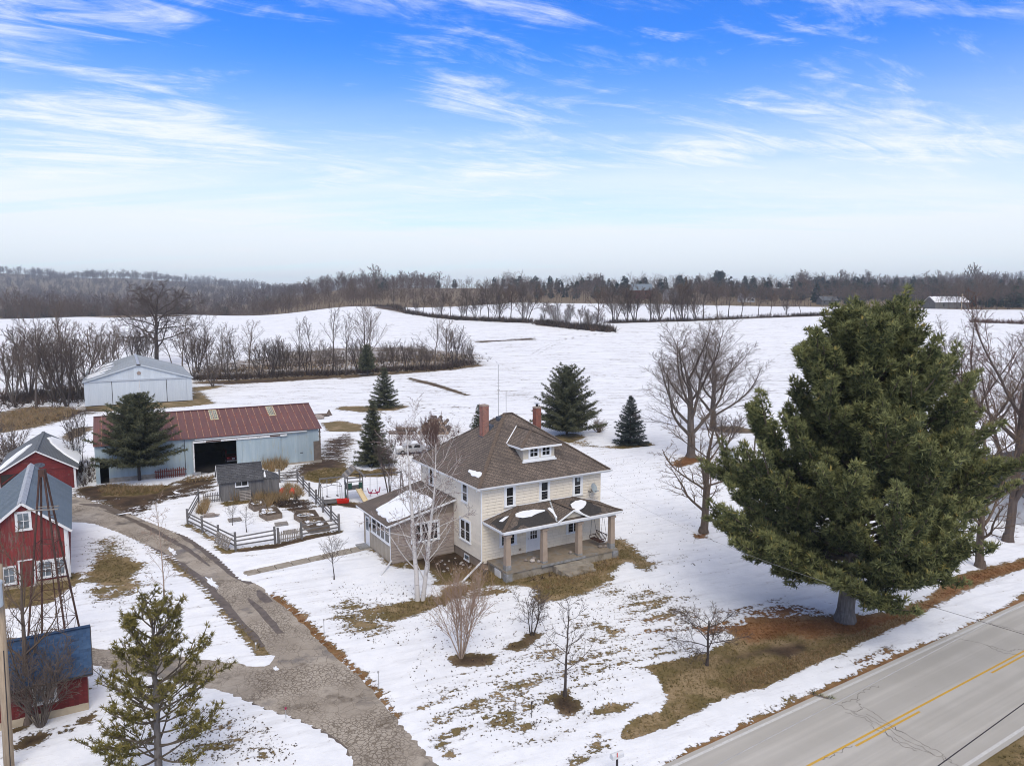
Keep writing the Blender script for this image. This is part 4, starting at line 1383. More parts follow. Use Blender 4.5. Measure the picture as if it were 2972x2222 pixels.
def scatter(poly, n, seed, zf=None):
    """n random points inside an outline given on the photograph"""
    P = [G(*p) for p in poly]
    r = random.Random(seed)
    x0, x1 = min(p.x for p in P), max(p.x for p in P)
    y0, y1 = min(p.y for p in P), max(p.y for p in P)
    out = []
    g = 0
    while len(out) < n and g < n * 60:
        g += 1
        x, y = r.uniform(x0, x1), r.uniform(y0, y1)
        c = False
        for i in range(len(P)):
            a, b = P[i], P[(i + 1) % len(P)]
            if (a.y > y) != (b.y > y) and x < (b.x - a.x) * (y - a.y) / (b.y - a.y) + a.x:
                c = not c
        if c:
            out.append(Vector((x, y, float(T(x, y)) if y > 120 else 0.02)))
    return out


ORD = ["first", "second", "third", "fourth", "fifth", "sixth", "seventh", "eighth", "ninth", "tenth", "eleventh", "twelfth", "thirteenth", "fourteenth", "fifteenth", "sixteenth", "seventeenth", "eighteenth",
       "nineteenth", "twentieth", "twenty-first", "twenty-second", "twenty-third", "twenty-fourth", "twenty-fifth", "twenty-sixth", "twenty-seventh", "twenty-eighth", "twenty-ninth", "thirtieth"] + ["thirty-" + w for w in ("first", "second", "third", "fourth", "fifth", "sixth", "seventh", "eighth", "ninth")] + ["fortieth"]

grow_lawns()

for k_, (poly, n_) in enumerate((([(960, 1690), (1190, 1690), (1290, 1760), (1180, 1880), (980, 1860)], 420), ([(1290, 1720), (2000, 1690), (2060, 1800), (1700, 2120), (1500, 2200), (1270, 2120), (1180, 1960)], 1500), ([(500, 2060), (700, 2060), (860, 2160), (860, 2222), (480, 2222)], 420), ([(235, 1560), (420, 1560), (460, 1680), (400, 1800), (240, 1760)], 330),
                                     ([(1750, 1330), (1990, 1330), (2100, 1600), (2000, 1700), (1850, 1640), (1780, 1450)], 420), ([(1050, 1240), (1300, 1200), (1420, 1230), (1240, 1330), (1080, 1330)], 500))):
    r_ = np.random.default_rng(60 + k_)
    P_ = np.array([q[:] for q in scatter(poly, n_, 60 + k_)])
    P_[:, 2] = .085
    V_, F_x, t_ = tufts(P_, np.tile(np.array([[.7, .1, .25]]), (len(P_), 1)), r_.uniform(.04, .12, len(P_)), 3, .8, .28, r_.uniform(0, .9, len(P_)), r_)
    tag(link("dead_leaves", np_mesh("dead_leaves", V_, F_x, M["deadleaf"], tint=t_)), kind="stuff")

# ---- the big white pine by the road
def big_pine():
    base = G(2452, 1800)
    H = top_z(base, 935)
    rng = random.Random(21)
    limbs = []
    for k in range(9):                      # drooping skirt
        limbs.append((2.0 + .25 * k + rng.uniform(-.1, .1), k * 2.399 + 2.2, rng.uniform(4.6, 7.2), rng.uniform(-.08, .06), .22))
    for k in range(14):                     # boughs towards the road and the lawn in front
        limbs.append((2.8 + .62 * k, R(-90 + (-1) ** k * (8 + 6.5 * (k % 8))), rng.uniform(5.4, 7.6) * (1 - .035 * k), .05 + .035 * k, .55))
    for k in range(5):                      # the longest ones, out to both sides
        limbs.append((3.0 + 1.0 * k, R(180 + rng.uniform(-22, 22)), 8.2 - .45 * k, .06 + .04 * k, .35))
        limbs.append((3.4 + 1.0 * k, R(rng.uniform(-22, 22)), 10.0 - .5 * k, .10 + .04 * k, .4))
    z = 2.6
    az = .6
    while z < H * .97:
        t = z / H
        # widest at about a third of the height
        Lm = np.interp(t, [.08, .14, .22, .34, .48, .62, .76, .88, .97], [6.0, 8.4, 9.2, 8.7, 7.4, 6.0, 4.6, 3.1, 1.5])
        k = 5 if t > .55 else 4
        for j in range(k):
            az += 2.399 + rng.uniform(-.35, .35)
            L = Lm * rng.uniform(.72, 1.06)
            limbs.append((z + rng.uniform(-.25, .25), az, L, np.interp(t, [.08, .2, .5, 1], [.02, .22, .62, 1.3]) + rng.uniform(-.1, .1), np.interp(t, [.1, .4, 1], [.50, .65, .4])))
        z += .84 if t < .5 else .74
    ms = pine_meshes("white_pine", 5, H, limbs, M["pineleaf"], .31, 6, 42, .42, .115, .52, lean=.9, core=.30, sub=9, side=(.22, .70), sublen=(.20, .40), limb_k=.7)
    e = thing("white_pine", "huge dark green white pine with a thick grey trunk beside the road", "tree", base)
    link("trunk", ms[0], e)
    link("crown", ms[1], e)


big_pine()


def young_pine():
    base = at(462, 2262)
    H = top_z(base, 1772)
    rng = random.Random(4)
    limbs = []
    z, az = 1.0, 0.3
    while z < H * .97:
        t = z / H
        Lm = np.interp(t, [.1, .25, .5, .66, .72, .82, .93, 1], [3.0, 3.3, 3.0, 2.1, 1.2, 1.9, 1.6, .6]) * .82
        for j in range(5):
            az += 2.399 + rng.uniform(-.4, .4)
            limbs.append((z + rng.uniform(-.1, .1), az, Lm * rng.uniform(.6, 1.15), np.interp(t, [.1, .5, 1], [.0, .25, .9]) + rng.uniform(-.12, .12), .55))
        z += .52
    ms = pine_meshes("young_pine", 9, H, limbs, M["youngpine"], .20, 14, 12, .15, .09, .15, lean=.1, core=.50, sub=8, spread=.85, limb_k=.5)
    e = thing("young_pine", "open yellow green young pine with tufted branches beside the cracked driveway", "tree", base)
    link("trunk", ms[0], e)
    link("crown", ms[1], e)


young_pine()


def spruce_at(x, y, ytop, wpx, seed, name, label, leaf="spruceleaf", **k):
    P = G(x, y)
    H = top_z(P, ytop)
    Rb = wpx / 2 * P.y / FPX * 1.02
    ms = spruce_meshes(name, seed, H, Rb, M[leaf], **k)
    e = thing(name, label, "tree", P)
    link("trunk", ms[0], e)
    link("crown", ms[1], e)


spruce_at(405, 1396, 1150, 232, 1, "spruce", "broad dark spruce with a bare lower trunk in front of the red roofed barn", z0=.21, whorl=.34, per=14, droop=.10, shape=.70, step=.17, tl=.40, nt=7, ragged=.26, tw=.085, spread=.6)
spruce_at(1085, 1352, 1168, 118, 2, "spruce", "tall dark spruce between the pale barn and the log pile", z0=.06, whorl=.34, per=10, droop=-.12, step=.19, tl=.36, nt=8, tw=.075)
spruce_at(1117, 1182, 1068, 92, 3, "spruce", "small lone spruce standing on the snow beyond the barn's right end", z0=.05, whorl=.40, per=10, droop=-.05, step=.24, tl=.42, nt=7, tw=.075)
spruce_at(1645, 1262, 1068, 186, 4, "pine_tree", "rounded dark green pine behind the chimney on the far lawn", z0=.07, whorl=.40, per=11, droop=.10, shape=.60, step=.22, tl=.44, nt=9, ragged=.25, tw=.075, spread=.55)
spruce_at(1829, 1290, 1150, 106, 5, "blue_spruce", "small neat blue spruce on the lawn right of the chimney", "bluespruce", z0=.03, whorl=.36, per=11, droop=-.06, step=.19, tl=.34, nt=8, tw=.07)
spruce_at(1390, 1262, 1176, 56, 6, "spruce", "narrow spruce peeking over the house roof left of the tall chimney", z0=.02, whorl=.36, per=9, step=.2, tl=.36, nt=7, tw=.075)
spruce_at(1066, 1090, 1004, 50, 7, "cedar", "dark cedar standing among the bare trees of the middle hedgerow", z0=.2, whorl=.5, per=9, droop=.3, shape=.5, step=.35, tl=.7, nt=7, tw=.08)
spruce_at(2085, 842, 791, 46, 8, "pine_tree", "lone dark round pine rising above the far woods", "farpine", z0=.1, whorl=1.6, per=11, droop=.2, shape=.45, step=1.0, tl=2.2, nt=8, tw=.09, spread=.6)

# ---- leafless trees, kinds shared by the copies
V_OAK = tree_meshes("old_oak", 31, prm(levels=4, n=[6, 7, 5, 4, 3], jit=[.06, .15, .2, .22, .22], up=[.03, .03, .03, .02, .02], kids=[17, 9, 7, 5, 3], start=[.30, .25, .15, .1, .1], ang=[60, 46, 46, 44, 40], angd=[12] * 5, len=[.75, .5, .48, .5, .5], fall=[.25, .5, .5, .4, .3], rr=[.5, .5, .5, .55, .6], taper=[.45, .2, .25, .4, .5], rmin=.020), 10.0, .36, M["darkbark"], split=0)
V_ELM = [tree_meshes("hedge_tree", 40 + i, prm(kids=[12, 8, 6, 3], ang=[40, 42, 42, 40], rmin=.016, up=[.04, .10, .06, .04], len=[.55, .5, .5, .5], jit=[.09, .13, .16, .18]), 10.0, .16, M["warmbark" if i % 2 else "bark"], split=0) for i in range(4)]
V_SLIM = [tree_meshes("slim_tree", 50 + i, prm(kids=[12, 7, 5, 2], start=[.45, .2, .15, .1], ang=[28, 34, 38, 40], rmin=.016, up=[.03, .10, .05, .03], len=[.36, .45, .5, .5]), 10.0, .14, M["bark"], split=0) for i in range(2)]
V_MULTI = [tree_meshes("thicket_tree", 60 + i, prm(kids=[9, 7, 5, 2], start=[.25, .15, .1, .1], ang=[30, 36, 40, 40], rmin=.018, up=[.06, .08, .05, .03], stemspread=.42, levels=3), 7.0, .09, M["darkbark" if i % 2 else "bark"], stems=5, split=0) for i in range(3)]
V_FAR = [tree_meshes("far_tree", 70 + i, prm(kids=[13, 9, 7, 2], start=[.33, .2, .12, .1], ang=[44, 40, 42, 40], rmin=.045, up=[.04, .09, .05, .03], len=[.55, .5, .5, .5], jit=[.09, .13, .16, .18]), 12.0, .22, M["farbark" if i % 2 else "darkbark"], split=0) for i in range(4)]

HEDGE_L = [(18, 1143, 935, "e"), (40, 1172, 985, "m"), (85, 1150, 960, "m"), (160, 1165, 975, "m"), (195, 1180, 990, "m"), (255, 1135, 960, "e"), (300, 1105, 955, "m"), (350, 1095, 945, "e"), (420, 1075, 950, "m"), (575, 1080, 965, "m"), (640, 1088, 950, "e"), (662, 1096, 985, "m"), (815, 1090, 985, "m"), (890, 1088, 1000, "m"), (980, 1088, 1000, "m"), (62, 1125, 960, "e"), (106, 1186, 938, "e"), (140, 1130, 950, "m"), (181, 1118, 888, "s"), (212, 1140, 930, "e"), (238, 1160, 960, "m"), (270, 1120, 940, "e"), (330, 1085, 950, "e"), (388, 1080, 960, "m"),
           (500, 1062, 950, "e"), (530, 1068, 925, "e"), (560, 1095, 960, "m"), (605, 1092, 925, "e"), (690, 1092, 945, "e"), (722, 1098, 935, "e"), (755, 1088, 985, "m"), (790, 1095, 990, "m"), (838, 1088, 990, "m"), (868, 1080, 928, "s"),
           (905, 1080, 930, "s"), (940, 1090, 995, "m"), (966, 1086, 893, "s"), (1003, 1088, 918, "s")]
used = {"e": 0, "s": 0, "m": 0, "f": 0, "b": 0}
rt = random.Random(77)


def hedge(lst, name, lab, group, basekinds):
    if lst[0][3] == "f":
        lst = [(x + rt.uniform(-9, 9), y, yt + rt.uniform(-10, 12), k) for x, y, yt, k in lst]
        lst += [(x + rt.uniform(-22, 22), y + 1, yt + rt.uniform(8, 34), "b") for x, y, yt, k in lst if rt.random() < .6]
    lst = sorted(lst)
    for i, (x, y, yt, k) in enumerate(lst):
        P = G(x, y)
        V, bh = basekinds[k]
        ms = V[used[k] % len(V)]
        used[k] += 1
        h = top_z(P, yt) * 1.03
        place_tree(ms, name, "%s bare tree from the left in %s" % (ORD[i], lab), "tree", P, h, bh, rt.uniform(0, 6.28), group)


BK = {"e": (V_ELM, 11.0), "s": (V_SLIM, 10.8), "m": (V_MULTI, 7.2), "f": (V_FAR, 13.4), "b": (V_MULTI, 7.2)}
hedge(HEDGE_L, "bare_tree", "the hedgerow around the pale metal shed", "bare trees of the left hedgerow", BK)
P = G(455, 1062)
place_tree(V_OAK, "oak", "large spreading bare oak towering behind the pale metal shed", "tree", P, top_z(P, 850) * 1.0, 11.9, 1.1)
P = G(618, 1122)
place_tree(V_MULTI[2], "bare_tree", "small lone bare tree on the grass right of the pale metal shed", "tree", P, top_z(P, 1015), 7.2, 2.0)
HEDGE_M = [(1040, 1082, 985, "m"), (1063, 1082, 898, "e"), (1085, 1078, 900, "e"), (1115, 1076, 1000, "m"), (1145, 1075, 985, "m"), (1181, 1074, 1005, "m"), (1217, 1073, 990, "m"), (1240, 1070, 1000, "m"), (1266, 1072, 922, "e"), (1294, 1068, 932, "e"), (1318, 1062, 955, "m"), (1346, 1052, 985, "m"), (1366, 1050, 1000, "m")]
hedge(HEDGE_M, "bare_tree", "the middle hedgerow that ends in the snow field", "bare trees of the middle hedgerow", BK)
ROW_A = K(1000, 750, .4521, [(300, 322), (420, 343), (500, 355), (570, 364), (640, 375), (700, 380), (760, 388), (850, 395), (920, 400), (990, 403), (1010, 404), (1085, 405), (1130, 406), (1170, 407)])
TA = [225, 220, 235, 215, 225, 220, 215, 205, 195, 175, 185, 160, 165, 175]
hedge([(p[0], p[1], 750 + .4521 * t, "f") for p, t in zip(ROW_A, TA)], "bare_tree", "the far hedgerow along the second field", "bare trees of the far hedgerow", BK)
ROW_B = K(1000, 750, .4521, [(1270, 420), (1310, 428), (1360, 434), (1400, 438), (1450, 443), (1500, 449), (1550, 453), (1610, 459), (1655, 464)])
TB = [300, 280, 270, 275, 275, 285, 305, 290, 380]
hedge([(p[0], p[1], 750 + .4521 * t, "f") for p, t in zip(ROW_B, TB)], "bare_tree", "the short far hedgerow jutting into the snow", "bare trees of the short far hedgerow", BK)
ROW_C = K(1000, 750, .4521, [(1640, 412), (1700, 410), (1765, 410), (1830, 405), (1890, 404), (1950, 402), (2010, 401), (2080, 400), (2150, 397), (2200, 395), (2260, 392), (2320, 388), (2390, 383), (2470, 378), (2560, 372), (2640, 368), (2730, 363), (2850, 358), (2940, 355)])
TC = [185, 165, 200, 160, 170, 190, 160, 195, 150, 160, 175, 150, 150, 165, 185, 195, 200, 205, 215]
hedge([(p[0], p[1], 750 + .4521 * t, "f") for p, t in zip(ROW_C, TC)], "bare_tree", "the far hedgerow on the right below the woods", "bare trees of the far right hedgerow", BK)
rb_ = random.Random(3)


def brushline(name, pts, n, w, h, mat, seed, nt=7, width=.035):
    r = random.Random(seed)
    Q = [G(*p) for p in pts]
    sp = []
    for _ in range(n):
        i = r.randrange(len(Q) - 1)
        q = Q[i].lerp(Q[i + 1], r.random()) + Vector((r.gauss(0, w), r.gauss(0, w), 0))
        q.z = float(T(q.x, q.y))
        sp.append(q)
    blades(name, sp, h, nt, .55, M[mat], seed, width, kind="stuff")


brushline("undergrowth", [(-20, 1160), (100, 1165), (220, 1150), (300, 1100)], 900, 5.5, 1.9, "brush", 1)
brushline("undergrowth", [(560, 1100), (700, 1098), (850, 1090), (1000, 1085), (1150, 1074), (1280, 1070), (1370, 1052)], 1500, 1.9, 1.5, "brush", 2)
brushline("undergrowth", [(560, 1085), (800, 1065), (1000, 1052), (1200, 1045), (1350, 1040)], 800, 5.0, 1.3, "brush", 3)
brushline("undergrowth", [(1086, 888), (1180, 908), (1320, 927), (1450, 933), (1540, 936)], 900, 1.6, 2.6, "brush", 4, 6, .05)
brushline("undergrowth", [(1562, 940), (1680, 954), (1770, 962)], 700, 1.8, 3.2, "brush", 5, 6, .05)
brushline("undergrowth", [(1765, 937), (2000, 931), (2300, 918), (2440, 912)], 800, 1.4, 2.2, "brush", 6, 6, .05)
brushline("undergrowth", [(2820, 935), (2900, 938), (2972, 940)], 160, 1.6, 2.4, "redtwig", 7, 6, .05)
blades("dry_grass", scatter(K(*R5, [(0, 1020), (150, 965), (430, 960), (530, 985), (430, 1030), (200, 1090), (0, 1120)]), 700, 5), .75, 8, .45, M["drygrass"], 5, .03, kind="stuff")
blades("dry_grass", scatter([(560, 1095), (1000, 1082), (1350, 1050), (1350, 1025), (1000, 1045), (560, 1075)], 900, 6), .9, 7, .4, M["drygrass"], 6, .03, kind="stuff")

# ---- trees about the house
V_MAPLE = tree_meshes("maple", 91, prm(levels=4, n=[5, 8, 6, 4, 3], jit=[.04, .07, .11, .15, .18], up=[.03, .10, .06, .03, .0], kids=[9, 14, 9, 7, 3], start=[.20, .18, .12, .1, .1], ang=[40, 34, 38, 40, 38], angd=[9] * 5, len=[1.08, .40, .48, .5, .5], fall=[.35, .5, .5, .4, .3], rr=[.55, .36, .5, .55, .6], taper=[.45, .12, .25, .4, .5], rmin=.0105), 9.0, .34, M["bark"], split=1)
V_MAPLE2 = tree_meshes("maple_b", 93, prm(levels=4, n=[8, 7, 5, 4, 3], jit=[.05, .10, .13, .16, .18], up=[.03, .09, .05, .03, .0], kids=[14, 8, 6, 4, 2], start=[.16, .2, .15, .1, .1], ang=[56, 40, 40, 40, 38], angd=[10] * 5, len=[.62, .42, .45, .5, .5], fall=[.5, .5, .5, .4, .3], rr=[.5, .5, .5, .55, .6], taper=[.2, .2, .25, .4, .5], rmin=.011), 9.0, .26, M["warmbark"], split=0)
P = G(2005, 1326)
place_tree(V_MAPLE, "maple", "tallest bare maple with several upright limbs right of the house", "tree", P, top_z(P, 925), 15.5, .4, sx=1.62)
P = G(2070, 1250)
place_tree(V_MAPLE, "maple", "bare maple standing close behind the tallest one right of the house", "tree", P, top_z(P, 960), 15.5, 2.6, sx=1.45)
P = G(2042, 1545)
place_tree(V_MAPLE2, "maple", "wide bare tree with a dark trunk between the house and white pine", "tree", P, top_z(P, 1215), 9.8, .9, sx=1.5)
P = G(2100, 1306)
place_tree(V_MULTI[0], "bare_tree", "low bent bare fruit tree behind the maples", "tree", P, top_z(P, 1195), 6.6, .3, sx=1.25)
P = G(2190, 1318)
place_tree(V_SLIM[1], "bare_tree", "thin bare tree partly hidden by the left side of the white pine", "tree", P, top_z(P, 1120), 10.8, .3)
V_RED = tree_meshes("red_tree", 95, prm(levels=4, n=[6, 8, 6, 4, 3], jit=[.05, .08, .12, .15, .18], up=[.03, .12, .07, .04, .02], kids=[10, 10, 6, 5, 3], start=[.25, .25, .15, .1, .1], ang=[34, 32, 36, 38, 38], angd=[9] * 5, len=[.9, .42, .45, .5, .5], fall=[.3, .5, .5, .4, .3], rr=[.6, .45, .5, .55, .6], taper=[.5, .15, .25, .4, .5], rmin=.012), 9.0, .27, M["redbark"], split=1)
P = G(2925, 1572)
place_tree(V_RED, "bare_tree", "tall bare tree with reddish twigs at the picture's right edge", "tree", P, top_z(P, 815), 14.5, .5)
P = G(2800, 1420)
place_tree(V_MAPLE, "bare_tree", "bare tree with thin grey limbs just right of the white pine", "tree", P, top_z(P, 930), 15.5, 4.1)
P = G(2962, 1480)
place_tree(V_MAPLE2, "bare_tree", "bare tree behind the reddish one at the picture's right edge", "tree", P, top_z(P, 1050), 9.8, 2.2)
P = G(2844, 1646)
place_tree(V_MAPLE2, "bare_tree", "tree with a short straight trunk under the right boughs of the white pine", "tree", P, top_z(P, 1180), 9.8, 3.3)

V_SMALL = tree_meshes("yard_tree", 101, prm(levels=3, n=[10, 6, 4, 3], kids=[15, 6, 4, 2], start=[.30, .25, .2, .1], ang=[62, 38, 36, 36], len=[.42, .42, .5, .5], fall=[.6, .4, .4, .3], rr=[.42, .5, .55, .6], rmin=.008, jit=[.05, .14, .16, .18], up=[.03, .08, .05, .02]), 5.0, .085, M["darkbark"], split=0)
V_ROUND = tree_meshes("round_tree", 103, prm(levels=4, n=[5, 6, 5, 4, 3], kids=[11, 8, 7, 5, 3], start=[.30, .2, .15, .1, .1], ang=[54, 42, 40, 40, 38], angd=[10] * 5, len=[.75, .5, .5, .5, .5], fall=[.3, .4, .4, .3, .3], rr=[.6, .55, .55, .6, .6], taper=[.6, .3, .3, .4, .5], jit=[.05, .14, .18, .2, .2], up=[.02, .03, .02, .02, .02], rmin=.007), 3.2, .075, M["darkbark"], split=0)
V_LINDEN = tree_meshes("little_tree", 105, prm(levels=3, n=[7, 6, 4, 3], kids=[14, 7, 4, 2], start=[.38, .2, .2, .1], ang=[50, 32, 34, 36], len=[.62, .45, .5, .5], fall=[.5, .4, .4, .3], rr=[.45, .5, .55, .6], rmin=.007, up=[.03, .10, .05, .02]), 3.6, .06, M["darkbark"], split=0)
V_PALE = tree_meshes("pale_shrub", 107, prm(levels=3, n=[8, 6, 4, 3], kids=[10, 6, 4, 2], start=[.22, .2, .2, .1], ang=[26, 30, 34, 36], len=[.5, .5, .5, .5], fall=[.4, .4, .4, .3], rr=[.55, .55, .55, .6], rmin=.007, up=[.03, .06, .05, .02], stemspread=.38), 4.2, .042, M["palebark"], stems=9, split=0)
V_SHRUB = tree_meshes("crooked_shrub", 109, prm(levels=3, n=[7, 6, 4, 3], kids=[8, 8, 5, 3], start=[.35, .2, .2, .1], ang=[44, 40, 40, 36], len=[.5, .5, .5, .5], fall=[.3, .4, .4, .3], rr=[.55, .55, .55, .6], jit=[.12, .18, .2, .2], rmin=.008, up=[.03, .07, .05, .02], stemspread=.40), 3.0, .05, M["darkbark"], stems=4, split=0)
V_BUSH = tree_meshes("multi_bush", 111, prm(levels=3, n=[8, 6, 4, 3], kids=[9, 6, 4, 2], start=[.25, .2, .2, .1], ang=[30, 34, 36, 36], len=[.5, .5, .5, .5], fall=[.4, .4, .4, .3], rr=[.55, .55, .55, .6], jit=[.08, .12, .15, .2], rmin=.008, up=[.03, .05, .03, .02], stemspread=.55), 3.4, .035, M["bark"], stems=16, split=0)
V_LOW = tree_meshes("low_bush", 113, prm(levels=2, n=[6, 5, 3], jit=[.1, .15, .2], up=[.03, .04, .02], kids=[9, 5, 2], start=[.15, .15, .1], ang=[34, 36, 36], angd=[12] * 3, len=[.5, .5, .5], fall=[.3, .4, .3], rr=[.6, .6, .6], taper=[.3, .4, .5], rmin=.010, stemspread=.7), 1.6, .025, M["warmbark"], stems=16, split=0)
P = G(970, 1684)
place_tree(V_LINDEN, "little_tree", "little bare tree with a round crown beside the concrete path", "tree", P, top_z(P, 1545), 4.4, .2)
P = G(1640, 2020)
place_tree(V_SMALL, "yard_tree", "young bare tree in a round mulch bed nearest the front lawn's middle", "tree", P, top_z(P, 1735), 5.2, .8)
P = G(2052, 1930)
place_tree(V_ROUND, "crab_apple", "low round bare crab apple on the brown verge by the road", "tree", P, top_z(P, 1718), 5.0, .4, sx=.98)
P = G(1338, 1908)
place_tree(V_PALE, "pale_shrub", "pale tan many-stemmed bare shrub in front of the birch and house", "shrub", P, top_z(P, 1690), 4.1, .2)
P = G(1545, 1842)
place_tree(V_SHRUB, "crooked_shrub", "crooked dark bare shrub between the pale shrub and young lawn tree", "shrub", P, top_z(P, 1690), 3.6, .2)
P = G(118, 2112)
place_tree(V_BUSH, "bare_bush", "grey many-stemmed bush hiding the blue roofed shed", "bush", P, top_z(P, 1860), 3.9, .4, sx=1.12)
P = G(82, 2102)
place_tree(V_MAPLE2, "bare_tree", "leaning bare tree between the utility pole and blue roofed shed", "tree", P, top_z(P, 1600), 9.8, 1.4, sx=.62)
P = G(478, 1745)
e = place_tree(V_LINDEN, "thin_birch", "thin pale bare tree behind the young pine beside the driveway", "tree", P, top_z(P, 1490), 4.3, .9, sx=.85)
V_THIN = tree_meshes("thin_birch", 117, prm(levels=3, n=[8, 5, 4, 3], kids=[16, 5, 4, 2], start=[.18, .25, .2, .1], ang=[60, 38, 36, 36], len=[.36, .42, .5, .5], fall=[.5, .4, .4, .3], rr=[.35, .5, .55, .6], rmin=.007, up=[.0, .0, -.02, -.03]), 5.0, .055, M["palebark"], split=0)
for c, me_ in zip(e.children, V_THIN):
    c.data = me_
P = G(1737, 1256)
place_tree(V_LOW, "low_bush", "low brown bush on the snow between the round pine and blue spruce", "bush", P, top_z(P, 1216), 1.5, .4)
P = G(232, 1372)
place_tree(V_MULTI[1], "bare_tree", "dark bare tree squeezed between the red garage and pale barn", "tree", P, top_z(P, 1195), 7.2, .4, sx=.6)
P = G(30, 1345)
place_tree(V_MULTI[0], "bare_tree", "bare thicket behind the red garage at the picture's left edge", "tree", P, top_z(P, 1225), 7.2, .4, sx=.8)
P = G(1255, 1335)
V_RT = tree_meshes("red_bush", 119, prm(levels=3, n=[7, 5, 4, 3], kids=[9, 6, 4, 2], start=[.2, .2, .2, .1], ang=[26, 30, 34, 36], len=[.5, .5, .5, .5], rmin=.013, stemspread=.35), 4.6, .04, M["redbark"], stems=14, split=0)
place_tree(V_RT, "red_bush", "dense reddish bare bush behind the house's back corner", "bush", P, top_z(P, 1205), 4.8, .4, sx=.85)
for i, (x, y, yt, w) in enumerate(((716, 1546, 1462, "darker bare fruit tree in the middle of the fenced garden"), (675, 1526, 1460, "thin bare sapling in the left half of the fenced garden"))):
    P = G(x, y)
    place_tree(V_SMALL if i == 0 else V_LINDEN, "garden_tree", w, "tree", P, top_z(P, yt), 5.2 if i == 0 else 4.4, i * 2.0)
P = G(1130, 1440)
place_tree(V_MULTI[1], "bare_tree", "small bare tree with thin limbs behind the house's rear wing", "tree", P, top_z(P, 1270), 7.2, 1.0, sx=.5)


def birch():
    P = G(1219, 1742)
    e = thing("birch", "white two-stemmed birch in front of the house's left wing", "tree", P)
    H = top_z(P, 1200)
    pb = prm(levels=4, n=[11, 6, 5, 4, 3], kids=[24, 6, 4, 3, 2], start=[.13, .25, .15, .1, .1], ang=[46, 34, 34, 34, 34], angd=[10] * 5, len=[.36, .42, .5, .5, .5], fall=[.45, .4, .4, .3, .3], rr=[.34, .5, .5, .55, .6], taper=[.14, .25, .3, .4, .5], jit=[.03, .09, .12, .15, .18], up=[.05, .07, .02, -.04, -.08], rmin=.0085)
    rng = random.Random(6)
    for k, (o, ln, q) in enumerate(((Vector((-.16, 0, -.15)), (-.05, .02), 1.0), (Vector((.17, .05, -.15)), (.13, 0), .93))):
        segs = []
        branch(segs, rng, o, Vector((ln[0], ln[1], 1)).normalized(), H * q * .93, .185 - .02 * k, 0, pb)
        V, F = tubes([s for s in segs if s[4] == 0], 9)
        link("trunk", np_mesh("birch_stem", V, F, M["birch"], tint=np.zeros(len(V)), smooth=True), e)
        c = [s for s in segs if s[4] > 0]
        V, F, tt = twigs(c, 4, lambda lv: {1: .1, 2: .62}.get(lv, 1.0))
        link("crown", np_mesh("birch_crown", V, F, M["birch"], tint=tt), e)


birch()


# ---- woods beyond the fields: one mass
def far_kind(seed, conifer=False, kids=(12, 7, 3), rmin=.0058):
    rng = random.Random(seed)
    if conifer:
        r = np.random.default_rng(seed)
        n = 60
        z = r.uniform(.12, .98, n)
        rad = .24 * (1 - z) ** .8 + .02
        az = r.uniform(0, 6.28, n)
        q = np.stack([np.cos(az) * rad * .4, np.sin(az) * rad * .4, z], 1)
        d = np.stack([np.cos(az), np.sin(az), np.full(n, -.1)], 1)
        V, F, tt = tufts(q, d, rad * 1.0 + .05, 3, .35, .42, r.uniform(0, .9, n), r)
        return V, F, tt
    segs = []
    branch(segs, rng, Vector((0, 0, -.02)), Vector((0, 0, 1)), 1.0, .018, 0, prm(levels=2, n=[4, 3, 2], kids=list(kids), start=[.3, .2, .1], ang=[42, 40, 38], angd=[12] * 3, len=[.5, .5, .5], fall=[.5, .5, .4], rr=[.4, .55, .6], taper=[.2, .4, .6], jit=[.06, .14, .18], up=[.04, .12, .08], rmin=rmin))
    A = np.array([s[0][:] for s in segs])
    B = np.array([s[1][:] for s in segs])
    w = np.array([s[2] for s in segs])[:, None]
    D = B - A
    rr_ = np.random.default_rng(seed)
    S = np.cross(D, rr_.normal(0, 1, D.shape))
    S /= np.maximum(np.linalg.norm(S, axis=1, keepdims=True), 1e-9)
    V = np.stack([A - S * w, A + S * w, B], 1).reshape(-1, 3)
    F = np.arange(len(V), dtype=np.int32).reshape(-1, 3)
    tt = np.repeat([s[4] / 2 for s in segs], 3)
    return V, F, tt


def woods(name, pts, hs, kinds, mat, seed):
    rng = np.random.default_rng(seed)
    Vs, Fs, Ts = [], [], []
    o = 0
    for (x, y), h in zip(pts, hs):
        V, F, t = kinds[rng.integers(len(kinds))]
        g = rng.uniform(0, 6.28)
        c, s = math.cos(g), math.sin(g)
        wx = h * rng.uniform(.9, 1.4)
        W = np.stack([(V[:, 0] * c - V[:, 1] * s) * wx + x, (V[:, 0] * s + V[:, 1] * c) * wx + y, V[:, 2] * h + float(T(x, y))], 1)
        Vs.append(W)
        Fs.append(F + o)
        Ts.append(np.clip(t * .6 + rng.uniform(-.3, .75), 0, 1))
        o += len(V)
    me = np_mesh(name, np.concatenate(Vs), np.concatenate(Fs), mat, tint=np.concatenate(Ts))
    tag(link(name, me), kind="stuff")


KD = [far_kind(200 + i) for i in range(5)]
KD2 = [far_kind(230 + i, False, (9, 5, 2), .021) for i in range(5)]
KC = [far_kind(300 + i, True) for i in range(3)]
rw = np.random.default_rng(17)


def wood_points(n, amin, amax, d0, d1, power=1.0):
    """points in the wood: heading a = X/Y, depth from the wood's edge"""
    out = []
    while len(out) < n:
        a = rw.uniform(amin, amax)
        e = np.interp(a, [-1, -.7, -.36, -.22, -.15, 0.0, .20, .45, .62, 1.0], [455, 462, 470, 490, 520, 640, 620, 560, 470, 450]) + 6
        y = e + d0 + (d1 - d0) * rw.random() ** power
        out.append((a * y, y))
    return out




